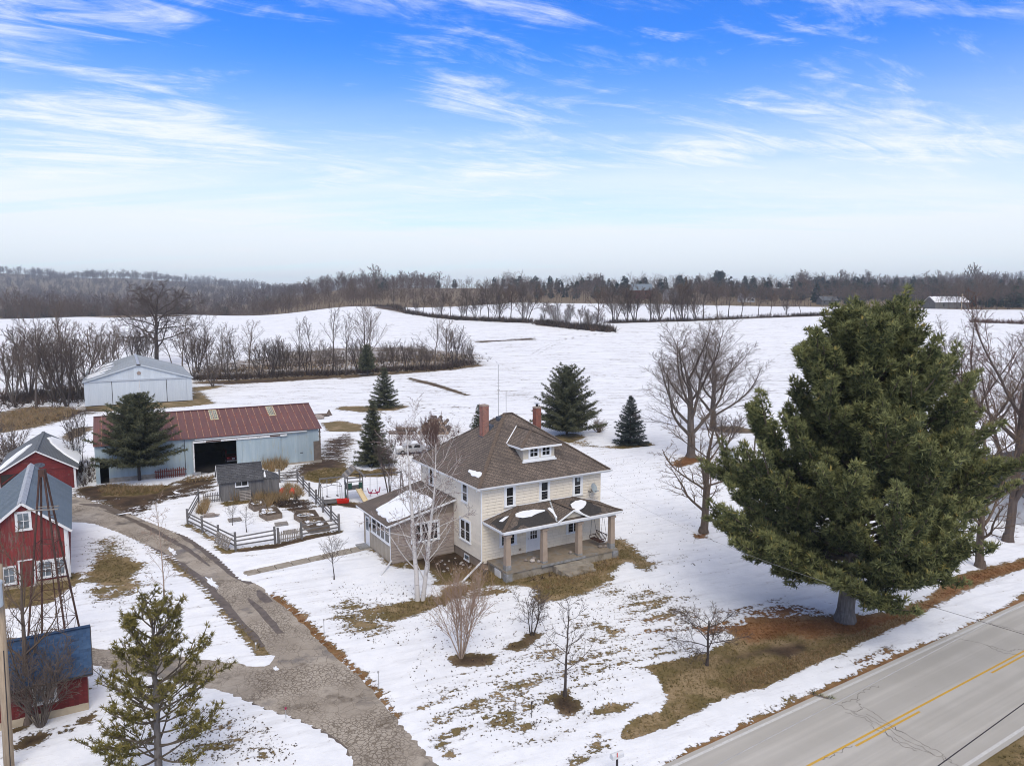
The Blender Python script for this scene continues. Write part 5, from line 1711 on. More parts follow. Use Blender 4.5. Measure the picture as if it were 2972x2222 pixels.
def lumpy(p):
    """stands of taller and lower trees"""
    q = np.array(p)
    return 1 + .22 * np.sin(q[:, 0] / 31 + np.sin(q[:, 1] / 47) * 2) + .16 * np.sin(q[:, 0] / 13 + 1.7)


p = wood_points(1350, -.22, .75, 0, 420, 1.5)
woods("woods", p, rw.uniform(9, 16, len(p)) * lumpy(p), KD, M["farbark"], 1)
p = wood_points(1050, -.78, -.18, 0, 500, 1.3)
woods("woods", p, rw.uniform(9, 15, len(p)) * lumpy(p), KD, M["farbark"], 2)
p = wood_points(3200, -.85, -.10, 400, 2250, .9)
woods("woods", p, rw.uniform(13, 22, len(p)) * lumpy(p), KD2, M["farbark"], 3)
p = wood_points(750, -.85, -.25, 1950, 2280, 1.0)
woods("woods", p, rw.uniform(17, 26, len(p)) * lumpy(p), KD2, M["farbark"], 6)
p = wood_points(1100, .38, .85, 420, 2200, .9)
woods("woods", p, rw.uniform(13, 22, len(p)) * lumpy(p), KD2, M["farbark"], 4)
p = wood_points(120, .0, .40, 60, 420) + wood_points(260, .38, .78, 60, 420) + wood_points(14, -.2, .1, 250, 420) + wood_points(60, -.7, -.3, 150, 700)
woods("evergreen_woods", p, rw.uniform(9, 17, len(p)), KC, M["farpine"], 5)
# ------------------------------------------------------------------ buildings
def face(kind, W=0.0, D=0.0):
    """maps (along, out, up) on a wall to the building's own axes"""
    if kind == "front":
        return Matrix(((1, 0, 0, 0), (0, -1, 0, 0), (0, 0, 1, 0), (0, 0, 0, 1)))
    if kind == "left":
        return Matrix(((0, -1, 0, 0), (1, 0, 0, 0), (0, 0, 1, 0), (0, 0, 0, 1)))
    if kind == "right":
        return Matrix(((0, 1, 0, W), (1, 0, 0, 0), (0, 0, 1, 0), (0, 0, 0, 1)))
    return Matrix(((1, 0, 0, 0), (0, 1, 0, D), (0, 0, 1, 0), (0, 0, 0, 1)))


def shift(M_, dx=0, dy=0, dz=0):
    return Matrix.Translation((dx, dy, dz)) @ M_


def window(parent, Mx, a0, a1, z0, z1, cols=1, rows=2, trim=.11, proud=.06, glass="glass", frame="trim", mull=.045, sash=.05, post=None, bar=None, base=.034):
    """casing, sill and sash as one frame; every pane of its own"""
    Mx = Mx @ Matrix.Translation((0, base, 0))
    f = MB(Mx)
    f.box(a0, -.02, z0, a0 + trim, proud, z1)
    f.box(a1 - trim, -.02, z0, a1, proud, z1)
    f.box(a0 + trim, -.02, z1 - trim, a1 - trim, proud, z1)
    f.box(a0 - .03, -.02, z0 - .04, a1 + .03, proud + .05, z0 + .05)
    b0, b1, c0, c1 = a0 + trim, a1 - trim, z0 + .05, z1 - trim
    s = sash
    f.box(b0, -.02, c0, b0 + s, proud - .022, c1)
    f.box(b1 - s, -.02, c0, b1, proud - .022, c1)
    f.box(b0 + s, -.02, c0, b1 - s, proud - .022, c0 + s)
    f.box(b0 + s, -.02, c1 - s, b1 - s, proud - .022, c1)
    pw, ph = (b1 - b0 - 2 * s), (c1 - c0 - 2 * s)
    post = mull if post is None else post
    bar = mull if bar is None else bar
    for i in range(1, cols):
        x = b0 + s + pw * i / cols
        f.box(x - post / 2, -.02, c0 + s, x + post / 2, proud - .026, c1 - s)
    for j in range(1, rows):
        z = c0 + s + ph * j / rows
        f.box(b0 + s, -.02, z - bar / 2, b1 - s, proud - .030, z + bar / 2)
    w = f.build("window", M[frame], parent)
    for i in range(cols):
        for j in range(rows):
            x0, x1 = b0 + s + pw * i / cols + (post / 2 if i else 0), b0 + s + pw * (i + 1) / cols - (post / 2 if i < cols - 1 else 0)
            y0, y1 = c0 + s + ph * j / rows + (bar / 2 if j else 0), c0 + s + ph * (j + 1) / rows - (bar / 2 if j < rows - 1 else 0)
            MB(Mx).box(x0, -.015, y0, x1, .010 + .006 * (j % 2), y1).build("pane", M[glass], w)
    return w


def roof_slab(poly, th, name, mat, parent, drop=(0, 0, -1)):
    v = Vector(drop) * th
    return MB().prism([Vector(p) for p in poly], v).build(name, mat, parent)


def on_plane(p0, p1, p2):
    p0, p1, p2 = Vector(p0), Vector(p1), Vector(p2)
    n = (p1 - p0).cross(p2 - p0).normalized()
    if n.z < 0:
        n = -n
    return p0, n


def snow_on(plane, pts2, th, name, mat, parent, seed=0, jit=.05, sub=.25, lift=.004, smooth_edge=True):
    """a patch lying on a sloping roof: pts2 are (x, y) on plan"""
    p0, n = plane
    r = random.Random(seed)

    def up(x, y):
        return Vector((x, y, p0.z - (n.x * (x - p0.x) + n.y * (y - p0.y)) / n.z))
    P = []
    for i, a in enumerate(pts2):
        b = pts2[(i + 1) % len(pts2)]
        k = max(1, int(math.hypot(b[0] - a[0], b[1] - a[1]) / sub))
        for j in range(k):
            f = j / k
            P.append((a[0] + (b[0] - a[0]) * f + r.uniform(-jit, jit), a[1] + (b[1] - a[1]) * f + r.uniform(-jit, jit)))
    c = (sum(p[0] for p in P) / len(P), sum(p[1] for p in P) / len(P))
    rings = []
    for q, h in ((1.0, 0.0), (.985, .7), (.94, 1.0)) if th > .01 else ((1.0, 0.0), (.995, 1.0)):
        rings.append([up(c[0] + (p[0] - c[0]) * q, c[1] + (p[1] - c[1]) * q) + n * (lift + th * h) for p in P])
    mb = MB()
    m = len(P)
    vs_ = sum(rings, [])
    fs = []
    for k in range(len(rings) - 1):
        for i in range(m):
            j = (i + 1) % m
            fs.append((k * m + i, k * m + j, (k + 1) * m + j, (k + 1) * m + i))
    fs.append(tuple((len(rings) - 1) * m + i for i in range(m)))
    mb.add(vs_, fs)
    return mb.build(name, mat, parent, smooth=False)


def ellipse(cx, cy, rx, ry, ang=0, n=22, p=2.0):
    out = []
    for k in range(n):
        g = 2 * math.pi * k / n
        x, y = rx * math.cos(g), ry * math.sin(g)
        out.append((cx + x * math.cos(ang) - y * math.sin(ang), cy + x * math.sin(ang) + y * math.cos(ang)))
    return out


# ============================================================ the farmhouse
HC = at(1400, 1655)
HA = R(31.0)
HW, HD = 10.9, 10.85
ZF, ZE = .74, 6.28            # porch floor, wall top
house = thing("farmhouse", "beige two-storey farmhouse with a brown hip roof, dormer and front porch", "house", HC, HA)
FR, LF, RG = face("front"), face("left"), face("right", HW)
MB().box(.05, .05, -.3, HW - .05, HD - .05, ZF - .02).build("foundation", M["found"], house)
MB().box(.01, .01, ZF - .02, HW - .01, HD - .01, ZE).build("wall", M["column"], house)
NC = 24
ch = (ZE - ZF) / NC


def course(Mx, a0, a1, z, h):
    mb = MB(Mx)
    lo, hi = .045, .012
    mb.add([(a0, -.035, z), (a1, -.035, z), (a1, lo, z), (a0, lo, z), (a0, -.035, z + h + .01), (a1, -.035, z + h + .01), (a1, hi, z + h + .01), (a0, hi, z + h + .01)],
           [(0, 1, 2, 3), (7, 6, 5, 4), (3, 2, 6, 7), (0, 4, 5, 1), (1, 5, 6, 2), (0, 3, 7, 4)])
    return mb


fc = course(FR, .0, HW, 0, ch - .032).mesh("siding_front", M["siding"])
lc = course(LF, .0, HD, 0, ch - .032).mesh("siding_left", M["siding"])
for i in range(NC):
    link("siding_course", fc, house, loc=(0, 0, ZF - .02 + i * ch))
    link("siding_course", lc, house, loc=(0, 0, ZF - .02 + i * ch))
rest = MB()
for i in range(NC):
    rest.M = RG
    z = ZF - .02 + i * ch
    for Mx, L in ((RG, HD), (face("back", 0, HD), HW)):
        c = course(Mx, 0, L, z, ch)
        b = len(rest.v)
        rest.v += c.v
        rest.f += [tuple(b + q for q in f) for f in c.f]
rest.M = None
rest.build("siding_courses", M["siding"], house)["kind"] = "stuff"
for x, y in ((-.035, -.035), (HW - .065, -.035), (-.035, HD - .065)):
    MB().box(x - .005, y - .005, ZF - .08, x + .105, y + .105, ZE).build("corner_post", M["siding"], house)
# flared siding skirt end by the porch
MB().box(.10, -.05, ZF - .22, .55, .02, ZF - .03).build("siding_skirt", M["siding"], house)

# windows of the front, upper
for a0, a1 in ((1.86, 2.84), (4.98, 5.98), (8.13, 9.11)):
    window(house, FR, a0, a1, 4.57, 6.22, 1, 2, trim=.17, bar=.06)
# lower front windows behind the porch posts
window(house, FR, 1.44, 2.96, 1.55, 2.95, 2, 1, trim=.17, post=.16)
window(house, FR, 7.55, 8.95, 1.55, 2.95, 2, 1, trim=.17, post=.08)
# left side windows
window(house, LF, 2.13, 3.16, 4.60, 6.15, 1, 2, trim=.13, bar=.06)
window(house, LF, 1.70, 3.56, 1.55, 3.28, 2, 2, trim=.15, post=.17, bar=.05)
window(house, LF, 8.3, 9.2, 4.60, 6.15, 1, 2, trim=.13)
window(house, LF, 2.05, 2.90, .03, .52, 2, 1, trim=.07, proud=.0, glass="paleglass")
# roller shade showing in the right upper window
MB(FR).box(8.55, .052, 5.66, 8.80, .058, 5.96).build("shade", M["dish"], house)
# front door
dm = MB(FR)
dm.box(3.90, -.02, ZF + .03, 5.06, .05, ZF + 2.16)
door = dm.build("door", M["door"], house)
dj = MB(FR)
for x in (3.80, 5.06):
    dj.box(x, -.02, ZF, x + .10, .075, ZF + 2.26)
dj.box(3.90, -.02, ZF + 2.16, 5.06, .075, ZF + 2.26)
dj.build("door_frame", M["trim"], house)
gx0, gx1, gz0, gz1 = 4.17, 4.80, ZF + .96, ZF + 2.0
mu = MB(FR)
for i in range(4):
    x = gx0 + (gx1 - gx0) * i / 3
    mu.box(x - .014, .05, gz0 - .014, x + .014, .068, gz1 + .014)
for j in range(4):
    z = gz0 + (gz1 - gz0) * j / 3
    mu.box(gx0 + .014, .05, z - .014, gx1 - .014, .066, z + .014)
mu.build("muntins", M["door"], door)
for i in range(3):
    for j in range(3):
        MB(FR).box(gx0 + (gx1 - gx0) * i / 3 + .014, .045, gz0 + (gz1 - gz0) * j / 3 + .014, gx0 + (gx1 - gx0) * (i + 1) / 3 - .014, .056, gz0 + (gz1 - gz0) * (j + 1) / 3 - .014).build("pane", M["glass"], door)
MB(FR).ball((4.02, .09, ZF + 1.05), .035, .035, .035).build("handle", M["dark"], door)
vt = MB()
vt.box(3.16, -.10, 1.0, 3.34, -.01, 1.13)
vt.build("dryer_vent", M["column"], house)

# hip roof
O = .60
ZO = 6.42
PK = 10.68
e0, e1, e2, e3 = Vector((-O, -O, ZO)), Vector((HW + O, -O, ZO)), Vector((HW + O, HD + O, ZO)), Vector((-O, HD + O, ZO))
k0, k1 = Vector((5.10, HD / 2, PK)), Vector((5.80, HD / 2, PK))
rf = MB()
rf.add([e0, e1, k1, k0], [(0, 1, 2, 3)])
rf.add([e1, e2, k1], [(0, 1, 2)])
rf.add([e2, e3, k0, k1], [(0, 1, 2, 3)])
rf.add([e3, e0, k0], [(0, 1, 2)])
rf.add([e0, e1, e2, e3], [(3, 2, 1, 0)])
roof = rf.build("roof", M["roof"], house)
hp = MB()
up = Vector((0, 0, .03))
for a, b in ((e0, k0), (e1, k1), (e2, k1), (e3, k0), (k0, k1)):
    n = max(1, int((b - a).length / .26))
    for i in range(n):
        p, q = a.lerp(b, i / n), a.lerp(b, (i + 1.12) / n)
        hp.bar(p + up + Vector((0, 0, .004 * (i % 2))), q + up + Vector((0, 0, -.012)), .27, .022)
hp.build("hip_shingles", M["ridge"], roof)
sof = MB()
sof.box(-O + .02, -O + .02, ZE - .04, HW + O - .02, HD + O - .02, ZE + .005)
sof.build("soffit", M["trim"], house)
fa = MB()
for (x0, y0, x1, y1) in ((-O + .005, -O + .005, HW + O - .005, -O + .035), (-O + .005, HD + O - .035, HW + O - .005, HD + O - .005), (-O + .005, -O + .036, -O + .035, HD + O - .036), (HW + O - .035, -O + .036, HW + O - .005, HD + O - .036)):
    fa.box(x0, y0, ZE - .05, x1, y1, ZO - .012)
fa.build("fascia", M["trim"], house)
gu = MB()


def gutter(mb, p, q, out):
    p, q, out = Vector(p), Vector(q), Vector(out)
    d = Vector((0, 0, 1))
    prof = [(0, .0), (0, -.12), (.07, -.12), (.12, -.04), (.12, .0), (.105, .0), (.105, -.03), (.06, -.10), (.015, -.10), (.015, 0)]
    a = [p + out * x + d * z for x, z in prof]
    mb.prism(a, q - p)


gutter(gu, (-O - .125, -O, ZO - .005), (HW + O + .13, -O, ZO - .005), (0, -1, 0))
gutter(gu, (-O, -O - .125, ZO - .008), (-O, HD + O, ZO - .008), (-1, 0, 0))
gu.build("gutter", M["gutter"], house)
LPL = on_plane(e0, e3, k0)
FPL = on_plane(e0, e1, k0)
snow_on(LPL, [(.05, .62), (.02, 1.7), (.12, 2.5), (.30, 2.55), (.36, 1.7), (.42, .75), (.30, .50)], .05, "snow_patch", M["snow"], roof, 3, .05)
# downspout at the near corner and its long outlet over the lawn
ds = MB()
ds.tube([(-.62, -.50, 6.28), (-.62, -.30, 6.16), (-.14, -.09, 6.10), (-.11, -.09, 5.9), (-.11, -.09, .82), (-.16, -.12, .70)], .05, 8)
ds.build("downspout", M["gutter"], house)
MB().tube([(-.14, -.12, .72), (-3.15, -2.15, .14)], .075, 8).build("downspout", M["gutter"], house)
MB().tube([(-.40, 2.0, 6.26), (-.25, 2.0, 6.28)], .03, 6).build("gutter_elbow", M["gutter"], house)

# chimneys
def chimney(cx, cy, w, z0, z1, mat, cap, parent):
    c = MB().box(cx - w / 2, cy - w / 2, z0, cx + w / 2, cy + w / 2, z1).build("chimney", M[mat], parent)
    cb = MB()
    cb.lathe((cx, cy, z1), [(w * .76, -.001), (w * .80, .05), (w * .70, .11), (w * .40, .16), (w * .25, .17), (w * .20, .12), (0, .12)], 4)
    for i, v in enumerate(cb.v):
        q = v - Vector((cx, cy, 0))
        cb.v[i] = Vector((cx + (q.x - q.y) * .7071, cy + (q.x + q.y) * .7071, v.z))
    cb.build("chimney_cap", M[cap], c)
    return c


def roof_z(x, y):
    return min(ZO + (x + O) * (PK - ZO) / (5.10 + O), ZO + (y + O) * (PK - ZO) / (HD / 2 + O), ZO + (HW + O - x) * (PK - ZO) / (5.10 + O), ZO + (HD + O - y) * (PK - ZO) / (HD / 2 + O))


c1 = chimney(3.15, 5.35, .56, roof_z(2.4, 5.3) - .4, 11.45, "brick", "cap", roof)
fl = MB()
fl.box(3.15 - .36, 5.35 - .36, roof_z(2.8, 5.3) - .25, 3.15 + .36, 5.35 + .36, roof_z(2.79, 5.3) + .06)
fl.box(3.44, 5.0, roof_z(3.57, 5.3) - .1, 3.85, 5.7, roof_z(3.85, 5.3) + .16)
fl.build("flashing", M["flash"], roof)
fl2 = MB()
fl2.box(4.35, 5.1, roof_z(4.35, 5.3) - .1, 4.75, 5.55, roof_z(4.75, 5.3) + .08)
fl2.build("roof_vent", M["flash"], roof)
c2 = chimney(9.55, 7.35, .54, roof_z(9.8, 7.35) - .5, 10.55, "brick2", "cap", roof)
MB().tube([(9.55, 7.35, 10.65), (9.55, 7.35, 10.95)], .12, 10).build("flue", M["dark"], c2)
MB().lathe((9.55, 7.35, 10.98), [(.0, .10), (.30, 0), (.30, -.02), (0, .02)], 12).build("flue_hat", M["galv"], c2)

# dormer on the front slope
dx0, dx1, dy, dz1 = 4.15, 7.05, .95, 8.72
dzb = roof_z(5.5, dy)
SL = (PK - ZO) / (HD / 2 + O)
yb = (dz1 - ZO) / SL - O
dw = MB()
dw.add([(dx0, dy, dzb - .1), (dx1, dy, dzb - .1), (dx1, dy, dz1), (dx0, dy, dz1), (dx0, yb + .3, dz1), (dx1, yb + .3, dz1), (dx0, yb + .3, dz1 - .3), (dx1, yb + .3, dz1 - .3)],
       [(0, 1, 2, 3), (0, 3, 4, 6), (1, 7, 5, 2)])
dormer = dw.build("dormer", M["boardbat"], house)
DF = shift(FR, 0, dy, 0)


def dorm_window(a0, a1):
    z0, z1 = dzb + .26, dz1 - .04
    f = MB(DF)
    t_ = .15
    f.box(a0, -.02, z0, a0 + t_, .06, z1)
    f.box(a1 - t_, -.02, z0, a1, .06, z1)
    f.box(a0 + t_, -.02, z1 - .12, a1 - t_, .06, z1)
    f.box(a0 + t_, -.02, z0, a1 - t_, .06, z0 + .14)
    xm, zm = (a0 + a1) / 2, (z0 + .14 + z1 - .12) / 2
    f.box(xm - .025, -.02, z0 + .14, xm + .025, .04, z1 - .12)
    f.box(a0 + t_, -.02, zm - .025, a1 - t_, .038, zm + .025)
    f.build("window_frame", M["trim"], dormer)
    for x0, x1 in ((a0 + t_, xm - .025), (xm + .025, a1 - t_)):
        for y0, y1 in ((z0 + .14, zm - .025), (zm + .025, z1 - .12)):
            MB(DF).box(x0, -.01, y0, x1, .012, y1).build("pane", M["glass"], dormer)


dorm_window(4.62, 5.60)
dorm_window(5.75, 6.73)
st = MB(DF)
st.box(dx0 - .12, .0, dzb - .02, dx1 + .12, .16, dzb + .10)
st.box(dx0 - .02, .0, dzb + .101, dx1 + .02, .09, dzb + .24)
st.build("sill_board", M["trim"], dormer)
so = .42
ez = dz1 + .03
d0, d1 = Vector((dx0 - so, dy - so, ez)), Vector((dx1 + so, dy - so, ez))
rz = ez + 1.02
yr = (rz - ZO) / SL - O
yb2 = (ez - ZO) / SL - O
dp = Vector(((dx0 + dx1) / 2, dy - so + 1.55, rz))
db = Vector(((dx0 + dx1) / 2, yr + .05, rz))
b0, b1 = Vector((dx0 - so, yb2 + .02, ez)), Vector((dx1 + so, yb2 + .02, ez))
dr_m = MB()
dr_m.add([d0, d1, dp], [(0, 1, 2)])
dr_m.add([b0, d0, dp, db], [(0, 1, 2, 3)])
dr_m.add([d1, b1, db, dp], [(0, 1, 2, 3)])
dr_m.build("dormer_roof", M["roof"], dormer)
dh = MB()
for a, b in ((d0, dp), (d1, dp), (dp, db)):
    n = max(1, int((b - a).length / .26))
    for i in range(n):
        dh.bar(a.lerp(b, i / n) + up, a.lerp(b, min(1, (i + 1.1) / n)) + up, .25, .022)
dh.build("hip_shingles", M["ridge"], dormer)
df_ = MB()
df_.bar((dx0 - so, dy - so - .01, ez - .07), (dx1 + so, dy - so - .01, ez - .07), .03, .15)
df_.bar((dx0 - so - .01, dy - so, ez - .072), (dx0 - so - .01, yb2, ez - .072), .03, .15)
df_.bar((dx1 + so + .01, dy - so, ez - .072), (dx1 + so + .01, yb2, ez - .072), .03, .15)
df_.box(dx0 - so + .01, dy - so + .01, ez - .10, dx1 + so - .01, yb2 - .2, ez - .085)
df_.bar(b0 + Vector((-.03, .02, .03)), db + Vector((-.06, .02, .05)), .10, .03)
df_.build("dormer_fascia", M["trim"], dormer)

# ---------------------------------------------------------------- porch
py = -2.95
ps = MB()
ps.box(.34, py, ZF - .16, 10.42, .0, ZF)
ps.build("porch_floor", M["slab"], house)
pb = MB()
pb.box(.44, py + .1, -.3, 10.32, -.01, ZF - .161)
pb.build("porch_base", M["concrete"], house)
MB().box(.30, py - .06, -.3, .80, py + .45, ZF - .17).build("porch_pier", M["bluecrete"], house)
MB().box(9.96, py - .06, -.3, 10.46, py + .45, ZF - .17).build("porch_pier", M["bluecrete"], house)
MB().box(3.3, py - .10, ZF - .17, 7.3, py + .0, ZF - .02).build("porch_kerb", M["bluecrete"], house)
MB().box(.325, -2.05, .02, .435, -1.25, ZF - .18).build("access_panel", M["gutter"], house)
rs2 = random.Random(9)
for i, (z, yy, x0, x1) in enumerate(((.53, py - .50, 4.30, 7.15), (.34, py - 1.0, 4.40, 7.35), (.16, py - 1.48, 4.70, 7.2))):
    b = MB()
    n = 7
    for k in range(n):
        xa, xb = x0 + (x1 - x0) * k / n, x0 + (x1 - x0) * (k + 1) / n
        dz = rs2.uniform(-.02, .02)
        b.box(xa, yy + rs2.uniform(-.03, .03), -.25, xb, py - .101 - .003 * i, z + dz)
    b.build("step", M["concrete"], house)
for x in (.62, 3.75, 6.93, 10.06):
    c = MB()
    w = .21
    cy_ = py + .36
    c.add([(x - w, cy_ - w, ZF), (x + w, cy_ - w, ZF), (x + w, cy_ + w, ZF), (x - w, cy_ + w, ZF), (x - w * .86, cy_ - w * .86, 3.28), (x + w * .86, cy_ - w * .86, 3.28), (x + w * .86, cy_ + w * .86, 3.28), (x - w * .86, cy_ + w * .86, 3.28)],
          [(0, 1, 5, 4), (1, 2, 6, 5), (2, 3, 7, 6), (3, 0, 4, 7), (4, 5, 6, 7)])
    col = c.build("column", M["column"], house)
    MB().box(x - .26, cy_ - .26, 3.20, x + .26, cy_ + .26, 3.36).build("column_cap", M["column"], col)
    MB().box(x - w - .006, cy_ - w - .006, ZF + .002, x + w + .006, cy_ + w + .006, ZF + (.40 if x < 1 or x > 9 else .14)).build("column_foot", M["bluecrete"], col)
bm_ = MB()
bm_.box(.40, py + .18, 3.361, 10.30, py + .54, 3.58)
bm_.box(.40, py + .541, 3.361, .66, -.04, 3.58)
bm_.box(10.04, py + .541, 3.361, 10.30, -.04, 3.58)
bm_.box(.1, py - .08, 3.581, 10.6, -.04, 3.60)
bm_.build("porch_beam", M["trim"], house)
pe0, pe1 = Vector((.0, py - .16, 3.76)), Vector((10.75, py - .16, 3.76))
pt0, pt1 = Vector((3.02, -.035, 4.50)), Vector((8.08, -.035, 4.50))
pw0, pw1 = Vector((.0, -.035, 3.77)), Vector((10.75, -.035, 3.77))
pr_ = MB()
pr_.add([pe0, pe1, pt1, pt0], [(0, 1, 2, 3)])
pr_.add([pw0, pe0, pt0], [(0, 1, 2)])
pr_.add([pe1, pw1, pt1], [(0, 1, 2)])
proof = pr_.build("porch_roof", M["roof"], house)
pf = MB()
pf.bar(pe0 + Vector((-.01, -.012, -.045)), pe1 + Vector((.01, -.012, -.045)), .03, .10)
pf.bar(pe0 + Vector((.06, .03, -.15)), pe1 + Vector((-.06, .03, -.15)), .03, .12)
pf.bar(pe0 + Vector((-.012, .0, -.045)), pw0 + Vector((-.012, 0, -.045)), .03, .10)
pf.bar(pe0 + Vector((.04, .06, -.15)), pw0 + Vector((.04, 0, -.15)), .03, .12)
pf.bar(pe1 + Vector((.012, .0, -.045)), pw1 + Vector((.012, 0, -.045)), .03, .10)
pf.bar(pw0 + Vector((0, .012, .03)), pt0 + Vector((0, .012, .03)), .03, .07)
pf.bar(pt0 + Vector((0, .012, .03)), pt1 + Vector((0, .012, .03)), .03, .06)
pf.bar(pw1 + Vector((0, .012, .03)), pt1 + Vector((0, .012, .03)), .03, .07)
pf.build("porch_fascia", M["trim"], house)
ph = MB()
for a, b in ((pe0, pt0), (pe1, pt1)):
    n = int((b - a).length / .26)
    for i in range(n):
        ph.bar(a.lerp(b, i / n) + up, a.lerp(b, min(1, (i + 1.1) / n)) + up, .27, .022)
# small gable over the steps
gxm = 6.05
gx0_, gx1_ = gxm - 1.42, gxm + 1.42
gzt = 4.50
PPL = on_plane(pe0, pe1, pt0)
psl = (4.50 - 3.76) / (-.035 - (py - .16))


def pz(y):
    return 3.76 + (y - (py - .16)) * psl


ga_f = Vector((gxm, py - .20, gzt))
gb_ = Vector((gxm, -.06, gzt + .004))
gl_f, gr_f = Vector((gx0_, py - .20, 3.79)), Vector((gx1_, py - .20, 3.79))
gm = MB()
gm.add([gl_f, ga_f, gb_], [(0, 1, 2)])
gm.add([ga_f, gr_f, gb_], [(0, 1, 2)])
gm.build("gable_roof", M["roof"], proof)
n = 11
for i in range(n):
    ph.bar(ga_f.lerp(gb_, i / n) + up, ga_f.lerp(gb_, min(1, (i + 1.1) / n)) + up, .25, .022)
ph.build("hip_shingles", M["ridge"], proof)
gg = MB()
gg.prism([(gx0_ + .42, py + .02, 3.86), (gx1_ - .42, py + .02, 3.86), (gxm, py + .02, gzt - .10)], (0, .03, 0))
gg.build("gable_panel", M["boardbat"], proof)
gt = MB()
gt.bar(gl_f + Vector((.0, -.01, -.03)), ga_f + Vector((0, -.01, -.03)), .04, .12)
gt.bar(ga_f + Vector((.0, -.012, -.03)), gr_f + Vector((0, -.012, -.03)), .04, .12)
gt.build("gable_trim", M["trim"], proof)
MB().bar((4.62, py - .05, pz(py) + .02), (5.9, -.2, 4.48), .12, .02).build("valley_flashing", M["galv"], proof)
snow_on(PPL, [(2.05, -1.45), (2.2, -1.05), (3.0, -.85), (4.0, -.95), (4.75, -1.2), (4.7, -1.35), (3.9, -1.5), (3.2, -1.75), (2.4, -1.75)], .04, "snow_patch", M["snow"], proof, 1, .03)
snow_on(PPL, [(4.85, -2.6), (4.98, -1.9), (5.02, -1.1), (5.3, -1.0), (5.35, -1.3), (5.1, -2.2), (4.98, -2.75)], .04, "snow_patch", M["snow"], proof, 2, .03, lift=.02)
snow_on(PPL, [(6.9, -1.75), (7.2, -1.1), (7.9, -.72), (8.5, -.75), (8.7, -1.1), (8.35, -1.55), (7.7, -1.95), (7.25, -2.1), (7.2, -2.6), (7.3, -2.9), (7.1, -2.9), (6.7, -2.2)], .04, "snow_patch", M["snow"], proof, 4, .03, lift=.03)
PLP = on_plane(pw0, pe0, pt0)
snow_on(PLP, [(.75, -1.2), (1.5, -.95), (1.62, -1.1), (.85, -1.5)], .04, "snow_patch", M["snow"], proof, 5, .03)
snow_on(PPL, [(.55, -2.95), (1.5, -2.55), (2.0, -1.95), (2.3, -1.55), (3.2, -1.2), (4.9, -1.0), (4.7, -2.0), (4.55, -2.98), (2.2, -3.02), (2.0, -2.6), (1.4, -2.8), (1.1, -3.0)], .003, "wet_patch", M["wetroof"], proof, 6, .05, .3)
snow_on(PPL, [(6.9, -1.2), (7.6, -.6), (8.7, -.55), (9.2, -1.1), (9.0, -1.6), (9.3, -2.2), (8.9, -2.9), (7.4, -3.0), (7.0, -2.0)], .003, "wet_patch", M["wetroof"], proof, 7, .05, .3)
snow_on(PLP, [(.12, -2.6), (.2, -.9), (.9, -.6), (1.5, -.8), (1.6, -1.3), (1.0, -2.2), (.4, -2.9)], .003, "wet_patch", M["wetroof"], proof, 8, .05, .3)

# ---------------------------------------------------------------- rear wing on the left side
ax, ay0, ay1 = -5.35, 4.62, 10.55
az0, az1 = 3.30, 4.50
wg = MB()
wg.box(ax, ay0, -.3, .0, ay1, .10)
wg.build("wing_foundation", M["found"], house)
MB().prism([(ax + .02, ay0 + .02, .10), (-.04, ay0 + .02, .10), (-.04, ay0 + .02, az1 - .12), (ax + .02, ay0 + .02, az0 - .12)], (0, ay1 - ay0 - .04, 0)).build("wing_wall", M["batten"], house)
AF = shift(FR, 0, ay0, 0)
AL = shift(LF, ax, 0, 0)
nb_ = 13
for i in range(nb_):
    z = .10 + i * .25
    x1_ = -.04
    # the courses stop under the sloping eave
    zt_ = z + .25
    xa = ax
    if zt_ > az0 - .12:
        xa = ax + (zt_ - az0 + .12) / (az1 - az0) * (-ax)
    if xa > -.5:
        break
    course(AF, xa, x1_, z, .216).build("siding_course", M["addwall"], house)
window(house, AF, -3.75, -.98 - .35, 1.40, 2.95, 3, 2, trim=.14, post=.18, bar=.05)
# west face: board-and-batten, a row of four windows, a door
bw = .17
y = ay0
while y < ay1 - .05:
    if not (ay1 - 1.42 < y + bw / 2 < ay1 - .42):
        MB(AL).box(y + .006, -.02, .10, min(ay1, y + bw) - .006, .016, 1.48 if y < ay1 - 1.9 else 3.1).build("wall_board", M["boardbat"], house)
        MB(AL).box(y - .018, -.02, .10, y + .018, .030, 1.48 if y < ay1 - 1.9 else 3.1).build("batten", M["batten"], house)
    y += bw
window(house, AL, ay0 + .05, ay0 + 4.0, 1.52, 3.12, 4, 2, trim=.12, post=.17, bar=.05)
MB(AL).box(ay0 - .01, -.02, .08, ay0 + .10, .04, 1.46).build("corner_board", M["trim"], house)
wd = MB(AL)
wd.box(ay1 - 1.36, -.02, .12, ay1 - .48, .045, 2.5)
wdo = wd.build("door", M["door"], house)
MB(AL).box(ay1 - 1.20, .03, 1.35, ay1 - .64, .052, 2.35).build("pane", M["paleglass"], wdo)
MB().box(ax - .9, ay1 - 1.5, -.2, ax - .01, ay1 - .3, .13).build("door_step", M["bluecrete"], house)
MB(AL).box(ay1 - 1.62, .03, 1.8, ay1 - 1.52, .13, 2.05).build("lantern", M["dark"], house)
o = .48
wr = [Vector((ax - o, ay0 - o, az0 - .10)), Vector((.0 - .045, ay0 - o, az1 + .02)), Vector((-.045, ay1 + o, az1 + .02)), Vector((ax - o, ay1 + o, az0 - .10))]
